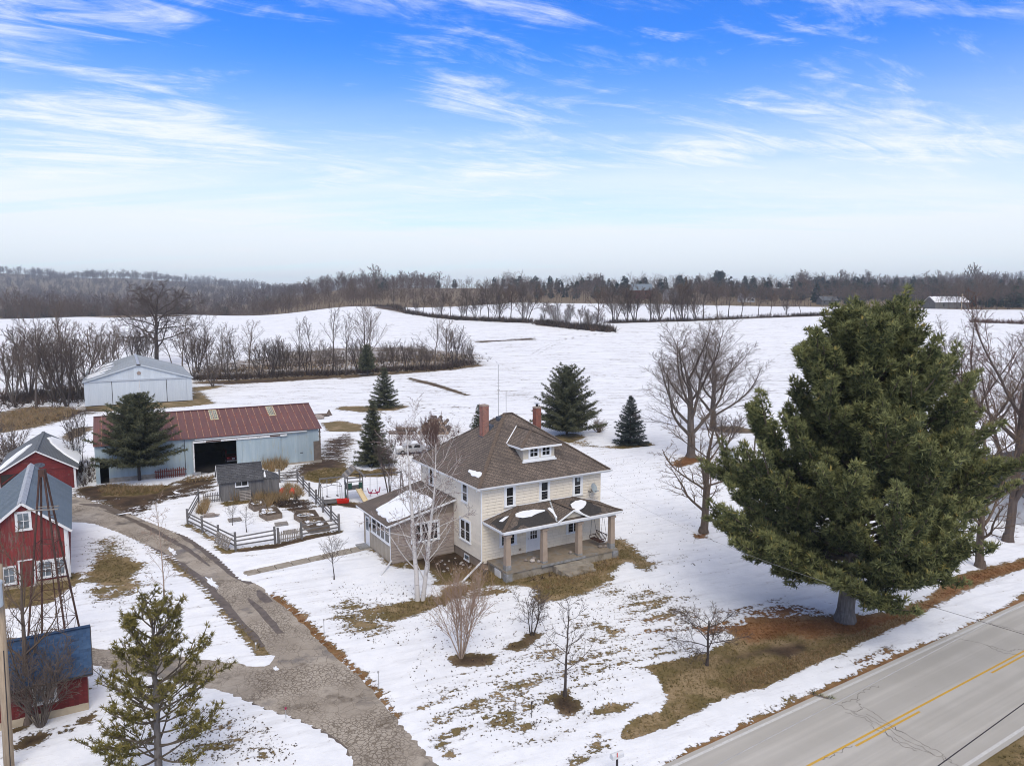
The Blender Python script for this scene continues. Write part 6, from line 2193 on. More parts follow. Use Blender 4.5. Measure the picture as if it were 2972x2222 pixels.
# hipped near end of the wing roof
wroof = MB().prism([q for q in wr], (0, 0, -.04)).build("wing_roof", M["roof"], house)
WP = on_plane(wr[0], wr[1], wr[2])
snow_on(WP, [(-5.45, 4.75), (-4.6, 4.45), (-3.4, 4.5), (-2.3, 4.5), (-1.4, 5.2), (-1.25, 6.2), (-1.3, 7.4), (-1.6, 9.6), (-1.9, 9.8), (-2.9, 9.3), (-4.2, 8.7), (-5.1, 8.3), (-5.4, 7.0), (-5.3, 5.8)], .08, "snow_patch", M["snow"], wroof, 11, .07, .3)
wf = MB()
wf.bar(wr[0] + Vector((0, -.012, -.08)), wr[1] + Vector((0, -.012, -.08)), .03, .15)
wf.bar(wr[0] + Vector((-.012, 0, -.09)), wr[3] + Vector((-.012, 0, -.09)), .03, .12)
wf.build("wing_fascia", M["trim"], house)
wsf = MB()
wsf.prism([q + Vector((0, 0, -.12)) for q in wr], (0, 0, -.012))
wsf.build("wing_soffit", M["trim"], house)
MB().tube([(ax - .05, ay0 - .15, .35), (ax - 1.6, ay0 - 1.9, .10)], .07, 8).build("downspout", M["gutter"], house)

# ============================================================ pale barn with the rusty roof
BA = R(28)
BC = at(933, 1340)
barn = thing("red_roofed_barn", "long pale blue pole barn with a rusty red metal roof and open doorway", "barn", BC, BA)
BW, BD, BH, BR = 24.4, 13.0, 4.22, 6.5


def wall_sheet(a0, a1, z0, z1, name="wall_panel", mat="barnblue", Mx=FR, n0=0.0, parent=None):
    MB(Mx).box(a0, n0 - .03, z0, a1, n0 + .02, z1).build(name, M[mat], parent)


for a0, a1, z0, z1 in ((-24.4, -24.0, .05, BH), (-24.0, -23.15, 2.52, BH), (-23.15, -21.0, .6, BH), (-21.0, -18.2, .6, BH), (-18.2, -15.5, .05, BH), (-15.48, -14.55, .05, BH), (-14.55, -9.9, 3.72, BH), (-9.9, -4.9, .05, BH), (-4.9, -2.9, .28, BH), (-2.9, -.92, .28, BH), (-.92, -.25, 2.7, BH)):
    wall_sheet(a0, a1, z0, z1, parent=barn)
MB().box(-23.15, -.04, -.2, -18.2, .0, .6).build("concrete_curb", M["concrete"], barn)
MB().box(-4.95, -.10, -.2, .05, .02, .28).build("concrete_curb", M["concrete"], barn)
MB(FR).box(-.95, -.05, .28, -.12, .0, 2.72).build("plywood_panel", M["brownpanel"], barn)
fr_ = MB()
for x in (-.18, ):
    fr_.box(x, -.06, .0, x + .14, .08, BH)
for z in (1.2, 2.2, 3.1, 3.7):
    fr_.box(-.16, .0, z, .02, BD, z + .10)
for y in (2.2, 4.4, 6.5, 8.7, 10.8, 12.9):
    fr_.box(-.14, y, 0, .0, y + .14, BH + min(y, BD - y) * .33)
fr_.build("wall_framing", M["brownpanel"], barn)
MB().box(-24.36, .05, .0, -24.30, BD, BH).build("end_wall", M["barnblue"], barn)
MB().prism([(-24.36, .05, BH), (-24.36, BD, BH), (-24.36, BD / 2, BR - .08)], (.05, 0, 0)).build("end_gable", M["barnblue"], barn)
MB().box(-24.3, BD - .06, .0, -.1, BD, BH).build("back_wall", M["barnblue"], barn)
MB().prism([(-.22, .3, .3), (-.22, BD - .2, .3), (-.22, BD - .2, BH), (-.22, BD / 2, BR - .2), (-.22, .3, BH)], (-.04, 0, 0)).build("end_wall", M["painted_shade"], barn)
MB().box(-24.2, .1, -.05, -.3, BD - .1, .10).build("dirt_floor", M["painted_shade"], barn)  # floor coloured near black for the shade inside
MB().box(-24.2, BD - .2, .03, -.3, BD - .12, BH).build("back_shade_sheet", M["painted_shade"], barn)  # dark sheet added so the doorway looks deep in shade
MB().prism([(-24.2, .2, BH - .12), (-.3, .2, BH - .12), (-.3, BD / 2, BR - .12), (-24.2, BD / 2, BR - .12)], (0, 0, -.02)).build("roof_shade_sheet", M["painted_shade"], barn)  # dark sheet under the roof, shade put in as colour
sdz = MB(FR)
sdz.box(-9.86, .10, .12, -4.86, .15, 3.66)
sdo = sdz.build("sliding_door", M["barnblue"], barn)
MB(FR).box(-9.30, .151, .14, -9.24, .17, 3.62).build("door_batten", M["barnblue"], sdo)
rl = MB(FR)
rl.box(-14.6, .03, 3.70, -4.1, .30, 3.94)
rl.build("door_rail", M["oldwhite"], barn)
MB(FR).box(-13.2, .301, 3.72, -11.6, .31, 3.88).build("rust_patch", M["rust"], barn)
MB(FR).box(-6.1, .301, 3.74, -4.9, .31, 3.90).build("rust_patch", M["rust"], barn)
MB(FR).box(-14.62, .0, .0, -14.47, .12, 3.70).build("door_post", M["oldwhite"], barn)
MB(FR).box(-15.5, .025, .05, -15.44, .04, BH).build("wall_joint", M["dark"], barn)
MB().box(-14.75, -.75, -.1, -13.9, -.2, .35).build("door_block", M["bluecrete"], barn)
MB(FR).box(-2.55, .021, 1.35, -2.2, .03, 1.45).build("wall_tear", M["dark"], barn)
gb = MB()
gutter(gb, (-14.4, -.32, 4.16), (-1.75, -.32, 4.16), (0, -1, 0))
gb.build("gutter", M["gutter"], barn)
NP = 31
pwid = (BW + .2) / NP
ridge_y = BD / 2
ev = Vector((0, -.36, BH + .06))
rg_ = Vector((0, ridge_y, BR + .06))
ps_ = MB()
ps_.prism([(.0, ev.y, ev.z), (pwid - .01, ev.y, ev.z), (pwid - .01, rg_.y, rg_.z), (.0, rg_.y, rg_.z)], (0, 0, -.03))
pme = ps_.mesh("roof_panel_sheet", M["barnroof"])
sm_ = MB().bar((.0, ev.y, ev.z + .02), (.0, rg_.y, rg_.z + .02), .075, .05).mesh("roof_seam_bar", M["seam"])
sky_cols = {12: "sky", 13: None, 21: None}
for i in range(NP):
    x = -BW - .1 + i * pwid
    o_ = link("roof_panel", pme, barn, loc=(x, 0, (i % 2) * .006))
    if i:
        link("roof_seam", sm_, barn, loc=(x, 0, 0))
bk = MB()
bk.prism([(-BW - .1, ridge_y, BR + .06), (.1, ridge_y, BR + .06), (.1, BD + .36, BH + .06), (-BW - .1, BD + .36, BH + .06)], (0, 0, -.03))
bk.build("back_roof", M["barnroof"], barn)
MB().bar((-BW - .1, ridge_y, BR + .10), (.1, ridge_y, BR + .10), .34, .03).build("ridge_cap", M["barnroof"], barn)
for xs in (-19.0, -12.2, -5.45):
    f0, f1 = .60, .97
    a = ev.lerp(rg_, f0)
    b = ev.lerp(rg_, f1)
    skp = MB().prism([(xs, a.y, a.z + .035), (xs + .92, a.y, a.z + .035), (xs + .92, b.y, b.z + .035), (xs, b.y, b.z + .035)], (0, 0, -.02)).build("skylight_panel", M["yellowpanel"], barn)
    lm = MB()
    for r_ in range(4):
        for c_ in range(4):
            q0 = a.lerp(b, .12 + .21 * r_)
            q1 = a.lerp(b, .12 + .21 * r_ + .15)
            xx = xs + .10 + .19 * c_
            lm.add([(xx, q0.y, q0.z + .042), (xx + .15, q0.y, q0.z + .042), (xx + .15, q1.y, q1.z + .042), (xx, q1.y, q1.z + .042)], [(0, 1, 2, 3)])
    lm.build("light_cells", M["paleglass"], skp)
# red pickets leaning along the barn
pk_ = thing("picket_fence", "short faded red picket fence leaning at the barn wall behind the spruce", "fence", BC, BA)
for i in range(14):
    x = -18.6 + i * .22
    MB().prism([(x, -.45, .0), (x + .11, -.45, .0), (x + .11, -.45, 1.0 + .06 * (i % 3)), (x + .055, -.45, 1.12 + .06 * (i % 3)), (x, -.45, 1.0 + .06 * (i % 3))], (0, .03, 0)).build("picket", M["redpicket"], pk_)
for z in (.3, .8):
    MB().box(-18.7, -.42, z, -15.4, -.36, z + .09).build("rail", M["redpicket"], pk_)

# the maroon car in the doorway
car = thing("maroon_car", "maroon car parked nose-in inside the dark barn doorway", "car", barn.matrix_basis @ Vector((-9.75, 3.9, .02)), BA)
cb = MB()
prof = [(-.0, .35), (.0, .75), (.12, .95), (1.0, 1.0), (1.55, 1.42), (3.0, 1.45), (3.7, 1.02), (4.6, .90), (4.7, .4)]
cb.prism([(-.82, y, z) for y, z in prof], (1.64, 0, 0))
cbo = cb.build("body", M["maroon"], car)
MB().prism([(-.70, 1.08, 1.05), (.70, 1.08, 1.05), (.60, 1.52, 1.40), (-.60, 1.52, 1.40)], (0, -.03, .02)).build("rear_window", M["glass"], car)
MB().box(-.80, -.08, .34, .80, .02, .50).build("bumper", M["chrome"], car)
MB().box(-.20, -.03, .62, .14, -.005, .76).build("licence_plate", M["gutter"], car)
for x in (-.80, .50):
    MB().box(x, -.02, .72, x + .30, .05, .86).build("tail_light", M["redplastic"], car)
for x in (-.84, .66):
    for y in (.85, 3.75):
        w_ = MB().tube([(x, y, .32), (x + .18, y, .32)], .32, 14).build("wheel", M["tyre"], car)
        MB().tube([(x - .01, y, .32), (x + .19, y, .32)], .17, 12).build("hubcap", M["chrome"], w_)

# ============================================================ pale steel machine shed
SA = R(28)
SC_ = at(247.2, 1180.5)
shed = thing("machine_shed", "large pale blue-grey metal machine shed with sliding doors in its gable end", "shed", SC_, SA)
SW, SD, SH, SR = 18.65, 30.0, 4.72, 7.62
npan = 20
pw_ = SW / npan


def shed_top(x):
    return SH + (SR - SH) * (1 - abs(x - SW / 2) / (SW / 2)) - .03


def ribbed(a0, a1, z0, zt0, zt1, ribs=3, n0=0.0):
    mb = MB(FR)
    mb.prism([(a0, n0, z0), (a1, n0, z0), (a1, n0, zt1), (a0, n0, zt0)], (0, -.03, 0))
    for k in range(ribs):
        x = a0 + (a1 - a0) * (k + .5) / ribs
        zt = zt0 + (zt1 - zt0) * (k + .5) / ribs
        mb.bar((x, n0 + .012, z0 + .01), (x, n0 + .012, zt - .02), .05, .022, up=(0, 1, 0))
    return mb


for i in range(npan):
    a0, a1 = i * pw_ + .004, (i + 1) * pw_ - .004
    ribbed(a0, a1, .12, shed_top(a0), shed_top(a1)).build("wall_panel", M["shedblue"], shed)
for a0, a1 in ((.95, 4.62), (4.62, 9.28), (9.38, 14.05), (14.05, 17.6)):
    dq = MB(FR)
    dq.box(a0 + .02, .06, .15, a1 - .02, .10, 4.55)
    dd_ = dq.build("sliding_door", M["shedblue"], shed)
    n = int((a1 - a0) / .31)
    rbm = MB(FR)
    for k in range(n):
        x = a0 + (a1 - a0) * (k + .5) / n
        rbm.box(x - .025, .1005, .17, x + .025, .115, 4.53)
    rbm.build("door_ribs", M["shedblue"], dd_)
MB(FR).box(.95, .04, 4.56, 17.65, .26, 4.80).build("door_rail", M["galv"], shed)
for x in (4.62, 14.05):
    MB(FR).box(x - .05, .101, .12, x + .05, .125, 4.56).build("door_gap", M["dark"], shed)
MB(FR).box(9.26, .101, .12, 9.40, .13, 4.56).build("door_stile", M["oldwhite"], shed)
em = MB(FR)
em.prism([(9.33 + .42 * math.sin(2 * math.pi * k / 5), .03, 5.95 + .42 * math.cos(2 * math.pi * k / 5)) for k in range(5)], (0, .04, 0))
em.build("gable_emblem", M["cap"], shed)
MB(FR).box(0, -.02, -.1, SW, .035, .12).build("base_board", M["dark"], shed)
MB().box(.0, .04, 0, .05, SD, SH).build("side_wall", M["shedblue"], shed)
MB().box(SW - .05, .04, 0, SW, SD, SH).build("side_wall", M["shedblue"], shed)
MB().prism([(0, SD, 0), (SW, SD, 0), (SW, SD, SH), (SW / 2, SD, SR), (0, SD, SH)], (0, -.05, 0)).build("back_wall", M["shedblue"], shed)
nr = 16
for side in (0, 1):
    for i in range(nr):
        y0, y1 = -.35 + (SD + .7) * i / nr, -.35 + (SD + .7) * (i + 1) / nr - .01
        xe, ze = (-.30, SH - .06) if side == 0 else (SW + .30, SH - .06)
        q = MB()
        q.prism([(xe, y0, ze), (xe, y1, ze), (SW / 2, y1, SR + .04), (SW / 2, y0, SR + .04)], (0, 0, -.05))
        for k in range(5):
            yy = y0 + (y1 - y0) * (k + .5) / 5
            q.bar((xe, yy, ze + .012), (SW / 2, yy, SR + .052), .05, .02)
        q.build("roof_panel", M["shedroof"], shed)
MB().bar((SW / 2, -.4, SR + .10), (SW / 2, SD + .4, SR + .10), .5, .04).build("ridge_cap", M["galv"], shed)
vv = MB()
vv.tube([(SW / 2 - .35, -.42, SR - .02), (SW / 2 + .35, -.42, SR - .02)], .12, 8)
vv.build("ridge_vent", M["dark"], shed)
rk_ = MB()
rk_.bar((-.3, -.38, SH - .10), (SW / 2, -.38, SR - .01), .04, .20)
rk_.bar((SW / 2, -.382, SR - .01), (SW + .3, -.38, SH - .10), .04, .20)
rk_.build("rake_trim", M["shedblue"], shed)
SPL = on_plane((-.3, 0, SH - .06), (-.3, SD, SH - .06), (SW / 2, 0, SR + .04))
for i, (y0, y1, x0, x1) in enumerate(((3, 6.5, .4, 3.4), (7, 12, .2, 4.6), (13, 18, .6, 5.2), (19.5, 26, .4, 5.0))):
    snow_on(SPL, [(x0, y0), (x0 + 1.3, y0 + .3), (x1, (y0 + y1) / 2), (x1 - .8, y1), (x0, y1 - .6)], .10, "snow_patch", M["snow"], shed, 30 + i, .25, .6, lift=.02)

# ============================================================ red barn near the lower left corner
RA = R(30.6)
RC = at(204.5, 1682)
rb1 = thing("red_barn", "weathered red board barn with white trimmed windows and a grey ribbed metal roof", "barn", RC, RA)
RW, RDp, RH, RR_ = 5.16, 13.4, 3.72, 6.02
rnd = random.Random(2)


def gable_z(x):
    return RH + .16 + (RR_ - RH) * (1 - abs(x + RW / 2) / (RW / 2)) - .10


MB().box(-RW, -.02, -.4, .0, RDp, .30).build("foundation", M["stonefound"], rb1)
MB().prism([(-RW + .03, .03, .30), (-.03, .03, .30), (-.03, .03, RH), (-RW / 2, .03, RR_ - .05), (-RW + .03, .03, RH)], (0, RDp - .06, 0)).build("wall", M["redboard"], rb1)
nbd = 24
bw_ = RW / nbd
for i in range(nbd):
    x0, x1 = -RW + i * bw_ + .004, -RW + (i + 1) * bw_ - .004
    d = rnd.uniform(0, .010)
    MB(FR).box(x0, -.03, .28, x1, .018 + d, 2.96 + rnd.uniform(-.012, .012)).build("wall_board", M["redboard"], rb1)
    d = rnd.uniform(0, .010)
    MB(FR).prism([(x0, .034 + d, 2.95), (x1, .034 + d, 2.95), (x1, .034 + d, gable_z(x1)), (x0, .034 + d, gable_z(x0))], (0, -.06, 0)).build("wall_board", M["redboard"], rb1)
nsd = 34
for i in range(nsd):
    y0, y1 = i * RDp / nsd + .004, (i + 1) * RDp / nsd - .004
    MB().box(-.03, y0, .28, .018 + rnd.uniform(0, .01), y1, RH).build("wall_board", M["redboard"], rb1)
MB(FR).box(-.20, .0, .25, .022, .062, RH + .12).build("corner_board", M["oldwhite"], rb1)
MB(face("right", 0.0)).box(-.062, -.0, .25, .14, .062, RH - .02).build("corner_board", M["oldwhite"], rb1)
window(rb1, FR, -3.02, -2.06, 4.12, 5.45, 2, 2, trim=.11, frame="oldwhite", glass="paleglass", mull=.04, proud=.08)
window(rb1, FR, -1.96, -.98, .50, 1.78, 2, 2, trim=.10, frame="oldwhite", glass="paleglass", mull=.04, proud=.08)
window(rb1, FR, -.96, -.18 + .0, .50, 1.78, 2, 2, trim=.10, frame="oldwhite", glass="paleglass", mull=.04, proud=.08)
window(rb1, FR, -4.02, -3.16, .42, 1.70, 2, 2, trim=.10, frame="oldwhite", glass="paleglass", mull=.04, proud=.08)
dd_ = MB(FR)
for k in range(5):
    dd_.box(-2.93 + k * .152, -.0, .02, -2.93 + (k + 1) * .152 - .006, .05, 1.90)
dro = dd_.build("door", M["redboard"], rb1)
df2 = MB(FR)
df2.box(-3.05, -.0, .0, -2.94, .07, 2.0)
df2.box(-2.16, -.0, .0, -2.05, .07, 2.0)
df2.box(-2.94, -.0, 1.91, -2.16, .07, 2.0)
df2.build("door_frame", M["oldwhite"], rb1)
MB(FR).box(-2.28, .05, .95, -2.24, .08, 1.1).build("handle", M["rust"], dro)
ov = .34
nrp = 17
for sd_ in (0, 1):
    xe = .30 if sd_ else -RW - .30
    ze = RH + .02
    for i in range(nrp):
        y0 = -ov + (RDp + 2 * ov) * i / nrp
        y1 = -ov + (RDp + 2 * ov) * (i + 1) / nrp - .003
        q = MB()
        q.prism([(xe, y0, ze), (xe, y1, ze), (-RW / 2, y1, RR_ + .12), (-RW / 2, y0, RR_ + .12)], (0, 0, -.03))
        for k in range(4):
            yy = y0 + (y1 - y0) * (k + .5) / 4
            q.bar((xe, yy, ze + .010), (-RW / 2, yy, RR_ + .13), .05, .022)
        q.build("roof_panel", M["metalroof"], rb1)
rc = MB()
nrc = 6
for i in range(nrc):
    y0, y1 = -ov - .02 + (RDp + 2 * ov + .04) * i / nrc, -ov - .02 + (RDp + 2 * ov + .04) * (i + 1) / nrc + .05
    dz = .005 * (i % 2)
    for s in (-1, 1):
        rc.prism([(-RW / 2, y0, RR_ + .175 + dz), (-RW / 2 + s * .26, y0, RR_ - .04 + dz), (-RW / 2 + s * .26, y1, RR_ - .04 + dz), (-RW / 2, y1, RR_ + .175 + dz)], (0, 0, .012))
rc.build("ridge_cap", M["ridgecap"], rb1)
sl_ = MB().bar((.30 - .95, -ov, RH + .75), (.30 - .95, RDp + ov, RH + .75), .05, .03)
bt = MB()
for s, xe in ((1, .30), (-1, -RW - .30)):
    bt.bar((xe, -ov - .015, RH - .06), (-RW / 2, -ov - .015, RR_ + .04), .05, .17)
bt.build("barge_board", M["oldwhite"], rb1)

# ============================================================ red garage behind it
GA = R(29)
GC = at(222, 1415)
gar = thing("red_garage", "dark red garage with a snowy grey shingle roof behind the red barn", "garage", GC, GA)
GW, GD, GH, GR = 6.85, 12.2, 2.25, 4.42
MB().prism([(-GW, .03, 0), (-.03, .03, 0), (-.03, .03, GH), (-GW / 2, .03, GR - .1), (-GW, .03, GH)], (0, GD, 0)).build("wall", M["redpaint"], gar)


def gar_half(z):
    return GW / 2 * (1 - max(0, z - GH) / (GR - GH))


z = 2.30
while z < GR - .12:
    h = gar_half(z + .12) - .06
    MB(FR).box(-GW / 2 - h, -.02, z, -GW / 2 + h, .022 + .006 * (int(z * 10) % 2), z + .115).build("wall_board", M["redpaint"], gar)
    z += .12
for i in range(16):
    x0 = -3.3 + i * .20
    MB(FR).box(x0, -.02, .02, x0 + .19, .018 + .008 * (i % 2), 2.2).build("door_board", M["redpaint"], gar)
MB(FR).box(-6.6, .0, .02, -3.35, .012, 2.15).build("door_shade_sheet", M["painted_shade"], gar)  # dark sheet on the solid wall, painted as a shaded opening
MB(FR).bar((-6.5, .03, 1.2), (-5.3, .03, 2.1), .04, .10).build("door_brace", M["redpaint"], gar)
MB(FR).box(-6.9, .0, 2.15, .0, .05, 2.29).build("header_board", M["redpaint"], gar)
MB(FR).box(-.16, .0, .0, .04, .07, GH).build("corner_board", M["oldwhite"], gar)
MB(FR).box(-GW - .04, .0, .0, -GW + .16, .07, GH).build("corner_board", M["oldwhite"], gar)
MB(FR).prism([(-GW / 2 + .55 * math.cos(2 * math.pi * k / 14) + .2, .03, 2.82 + .26 * math.sin(2 * math.pi * k / 14)) for k in range(14)], (0, .03, 0)).build("gable_plate", M["flash"], gar)
go = .32
for s, xe in ((1, .30), (-1, -GW - .30)):
    MB().prism([(xe, -go, GH - .08), (xe, GD + go, GH - .08), (-GW / 2, GD + go, GR + .02), (-GW / 2, -go, GR + .02)], (0, 0, -.05)).build("roof_slope", M["greyroof"], gar)
    MB().bar((xe, -go - .015, GH - .14), (-GW / 2, -go - .015, GR - .04), .04, .13).build("barge_board", M["oldwhite"], gar)
gh = MB()
for i in range(46):
    y0 = -go + i * .28
    gh.bar((-GW / 2, y0, GR + .03 + .005 * (i % 2)), (-GW / 2, y0 + .30, GR + .03), .34, .03)
gh.build("ridge_shingles", M["greyroof"], gar)
GPR = on_plane((.3, 0, GH - .08), (.3, GD, GH - .08), (-GW / 2, 0, GR + .02))
GPL = on_plane((-GW - .3, 0, GH - .08), (-GW - .3, GD, GH - .08), (-GW / 2, 0, GR + .02))
snow_on(GPR, [(.30, 2.3), (.0, 2.6), (-1.2, 4.0), (-2.3, 6.5), (-2.9, 9.2), (-2.6, 10.8), (-1.6, 11.6), (.32, 12.4), (.34, 7.0)], .16, "snow_patch", M["snow"], gar, 41, .06, .5)
snow_on(GPL, [(-6.9, 1.3), (-6.2, 1.6), (-4.9, 4.2), (-4.2, 6.6), (-4.6, 7.4), (-5.6, 6.5), (-6.6, 4.4), (-7.0, 2.6)], .14, "snow_patch", M["snow"], gar, 42, .06, .5)

# ============================================================ blue roofed shed
UA = R(30)
UC = at(259, 2061)
bsh = thing("blue_roofed_shed", "small dark red shed with a blue shingle roof and pale foundation", "shed", UC, UA)
UW, UD, UH, UR = 6.4, 2.6, 2.1, 3.75
MB().box(-UW, -.02, -.4, .0, UD, .45).build("foundation", M["stonefound"], bsh)
for i in range(32):
    x0 = -UW + i * .20
    MB(FR).box(x0 + .003, -.04, .44, x0 + .197, .012 + .008 * (i % 3), UH).build("wall_board", M["redpaint"], bsh)
MB().prism([(-UW + .02, .02, .44), (-.02, .02, .44), (-.02, UD, .44), (-UW + .02, UD, .44)], (0, 0, UH - .44)).build("wall", M["redpaint"], bsh)
MB().prism([(-.02, .02, UH), (-.02, UD, UH), (-.02, UD / 2, UR - .1)], (-UW + .04, 0, 0)).build("gable_wall", M["redpaint"], bsh)
window(bsh, FR, -2.25, -1.25, .95, 1.80, 2, 1, trim=.09, frame="oldwhite", glass="paleglass", mull=.05)
ey, rz_ = -.34, UR
U0, U1 = Vector((0, ey, UH - .08)), Vector((0, UD * .50, rz_))
nrow, ncol = 15, 20
for s in (0, 1):
    ey_ = ey if s == 0 else UD + .34
    MB().prism([(-UW - .2, ey_, UH - .10), (.25, ey_, UH - .10), (.25, UD / 2, rz_ - .02), (-UW - .2, UD / 2, rz_ - .02)], (0, 0, -.04)).build("roof_deck", M["blueshingle"] if s else M["dark"], bsh)
d_ = (U1 - U0)
L_ = d_.length
d_.normalize()
nn = Vector((0, -d_.z, d_.y))
sw = (UW + .45) / ncol
rowh = L_ / nrow
sh = MB()
h0 = U0 * 0
sh.prism([h0, h0 + Vector((sw - .008, 0, 0)), h0 + Vector((sw - .008, 0, 0)) + d_ * (rowh + .02) + nn * -.004, h0 + d_ * (rowh + .02) + nn * -.004], nn * .012)
sme = sh.mesh("shingle_tab", M["blueshingle"])
for r_ in range(nrow):
    for c_ in range(ncol):
        q = U0 + d_ * (rowh * r_) + nn * (.008 + .004 * rnd.random())
        x = -UW - .2 + sw * (c_ - (.5 if r_ % 2 and c_ else 0))
        link("shingle", sme, bsh, loc=q + Vector((x, 0, 0)), scale=(.5 if r_ % 2 and c_ == 0 else 1, 1, 1))
    if r_ % 2:
        link("shingle", sme, bsh, loc=U0 + d_ * (rowh * r_) + nn * .01 + Vector((-UW - .2 + sw * (ncol - .5), 0, 0)), scale=(.5, 1, 1))
MB().bar((-UW - .2, UD / 2, rz_ + .04), (.26, UD / 2, rz_ + .04), .26, .03).build("ridge_cap", M["blueshingle"], bsh)
MB().bar((.26, ey, UH - .12), (.26, UD / 2, rz_ - .02), .04, .12).build("barge_board", M["dark"], bsh)
MB().bar((-UW - .2, ey - .012, UH - .12), (.26, ey - .012, UH - .12), .03, .10).build("fascia", M["dark"], bsh)

# ============================================================ grey garden shed
DA = R(26)
DC = at(643.6, 1457)
gsh = thing("garden_shed", "weathered grey plank garden shed with a dark shingle roof and lean-to", "shed", DC, DA)
for i in range(22):
    x0 = i * .176
    MB(FR).box(x0 + .003, -.03, .0, x0 + .173, .010 + .012 * (i % 2), 2.06).build("wall_plank", M["planks"], gsh)
for i in range(10):
    x0 = 3.90 + i * .165
    MB(FR).box(x0 + .003, -.03, .0, x0 + .162, -.10 + .012 * (i % 2), 1.95).build("wall_plank", M["planks"], gsh)
for i in range(14):
    y0 = i * .19
    MB(LF).box(y0 + .003, -.03, .0, y0 + .187, .010 + .012 * (i % 2), 2.0 + 1.25 * (1 - abs(y0 + .09 - 1.33) / 1.4)).build("wall_plank", M["planks"], gsh)
MB().prism([(.02, .02, 0), (.02, 2.66, 0), (.02, 2.66, 2.0), (.02, 1.33, 3.2), (.02, .02, 2.0)], (3.84, 0, 0)).build("wall", M["planks"], gsh)
MB().box(3.90, .13, 0, 5.5, 2.2, 1.9).build("lean_to_wall", M["planks"], gsh)
window(gsh, FR, 1.32, 2.56, 1.40, 2.0, 2, 1, trim=.05, proud=.07, mull=.04, sash=.03)
for s in (0, 1):
    ye = -.30 if s == 0 else 2.96
    MB().prism([(-.32, ye, 1.98), (4.02, ye, 1.98), (4.02, 1.33, 3.46), (-.32, 1.33, 3.46)], (0, 0, -.05)).build("roof_slope", M["shedroof2"], gsh)
cr = MB()
nrw = 9
a_, b_ = Vector((0, -.30, 1.99)), Vector((0, 1.33, 3.47))
dirn = (b_ - a_).normalized()
nml = Vector((0, -dirn.z, dirn.y))
for r_ in range(nrw):
    p0 = a_.lerp(b_, r_ / nrw)
    p1 = a_.lerp(b_, min(1, (r_ + 1.1) / nrw))
    MB().prism([Vector((-.33, 0, 0)) + p0 + nml * .012, Vector((4.03, 0, 0)) + p0 + nml * .012, Vector((4.03, 0, 0)) + p1 + nml * .003, Vector((-.33, 0, 0)) + p1 + nml * .003], nml * .012).build("shingle_course", M["shedroof2"], gsh)
MB().bar((-.34, 1.33, 3.48), (4.04, 1.33, 3.48), .26, .03).build("ridge_cap", M["shedroof2"], gsh)
bb = MB()
bb.bar((-.345, -.30, 1.93), (-.345, 1.33, 3.42), .03, .14)
bb.bar((-.345, 2.96, 1.93), (-.345, 1.33, 3.42), .03, .14)
bb.build("barge_board", M["oldwhite"], gsh)
lt = MB()
lt.add([(4.03, 1.20, 2.70), (4.03, -.05, 1.98), (5.62, -.05, 1.86), (5.62, .9, 2.05)], [(0, 1, 2, 3)])
lt.add([(4.03, 1.20, 2.70), (5.62, .9, 2.05), (5.62, 2.3, 1.9), (4.03, 2.3, 1.95)], [(0, 1, 2, 3)])
lt.build("lean_to_roof", M["shedroof2"], gsh)
LP_ = on_plane((4.03, 1.20, 2.70), (4.03, -.05, 1.98), (5.62, .9, 2.05))
snow_on(LP_, [(4.1, .15), (4.2, .95), (4.4, 1.0), (4.6, .55), (4.4, .2)], .05, "snow_patch", M["snow"], gsh, 51, .03)
# ------------------------------------------------------------------ garden fence and what is in the garden
rf_ = random.Random(14)
NW, SW_, GL, GR_, SE, NE = at(545, 1523), at(684, 1598), at(799, 1578), at(876, 1563), at(985, 1543), at(864, 1402)
B1 = at(602, 1496)
WK, WK2 = at(577, 1462), at(640, 1456)
fence = thing("rail_fence", "grey weathered post-and-rail fence around the snowy vegetable garden", "fence", SW_)


def L(p):
    return p - SW_


def post(p, h=1.45, w=.16):
    q = L(p)
    lean_ = Vector((rf_.uniform(-.04, .04), rf_.uniform(-.04, .04), h))
    MB().bar(q + Vector((0, 0, -.2)), q + lean_, w, w, up=(math.cos(R(30)), math.sin(R(30)), 0)).build("post", M["fence"], fence)


def rails(p, q, hs=(.45, .80, 1.15), w=.05, h=.11):
    for z in hs:
        a, b = L(p) + Vector((0, 0, z + rf_.uniform(-.05, .05))), L(q) + Vector((0, 0, z + rf_.uniform(-.05, .05)))
        d = (b - a).normalized() * .08
        MB().bar(a - d, b + d, w, h).build("rail", M["fence"], fence)


def run(p, q, n, hs=(.45, .80, 1.15)):
    ps = [p.lerp(q, i / n) for i in range(n + 1)]
    for i, a in enumerate(ps[:-1]):
        rails(a, ps[i + 1], hs)
    return ps


west = run(NW, SW_, 3)
south = run(SW_, GL, 1)
s2 = run(GR_, SE, 1)
east = run(SE, NE, 6)
north = run(NW, WK, 1)
back = run(NE, at(812, 1402), 1, (.3, .6, .9, 1.2))
for p in west + south[1:] + s2 + east[1:] + north[1:] + back[1:]:
    post(p, 1.5 + rf_.uniform(-.08, .12))
post(GL + Vector((.25, .1, 0)), 1.35)


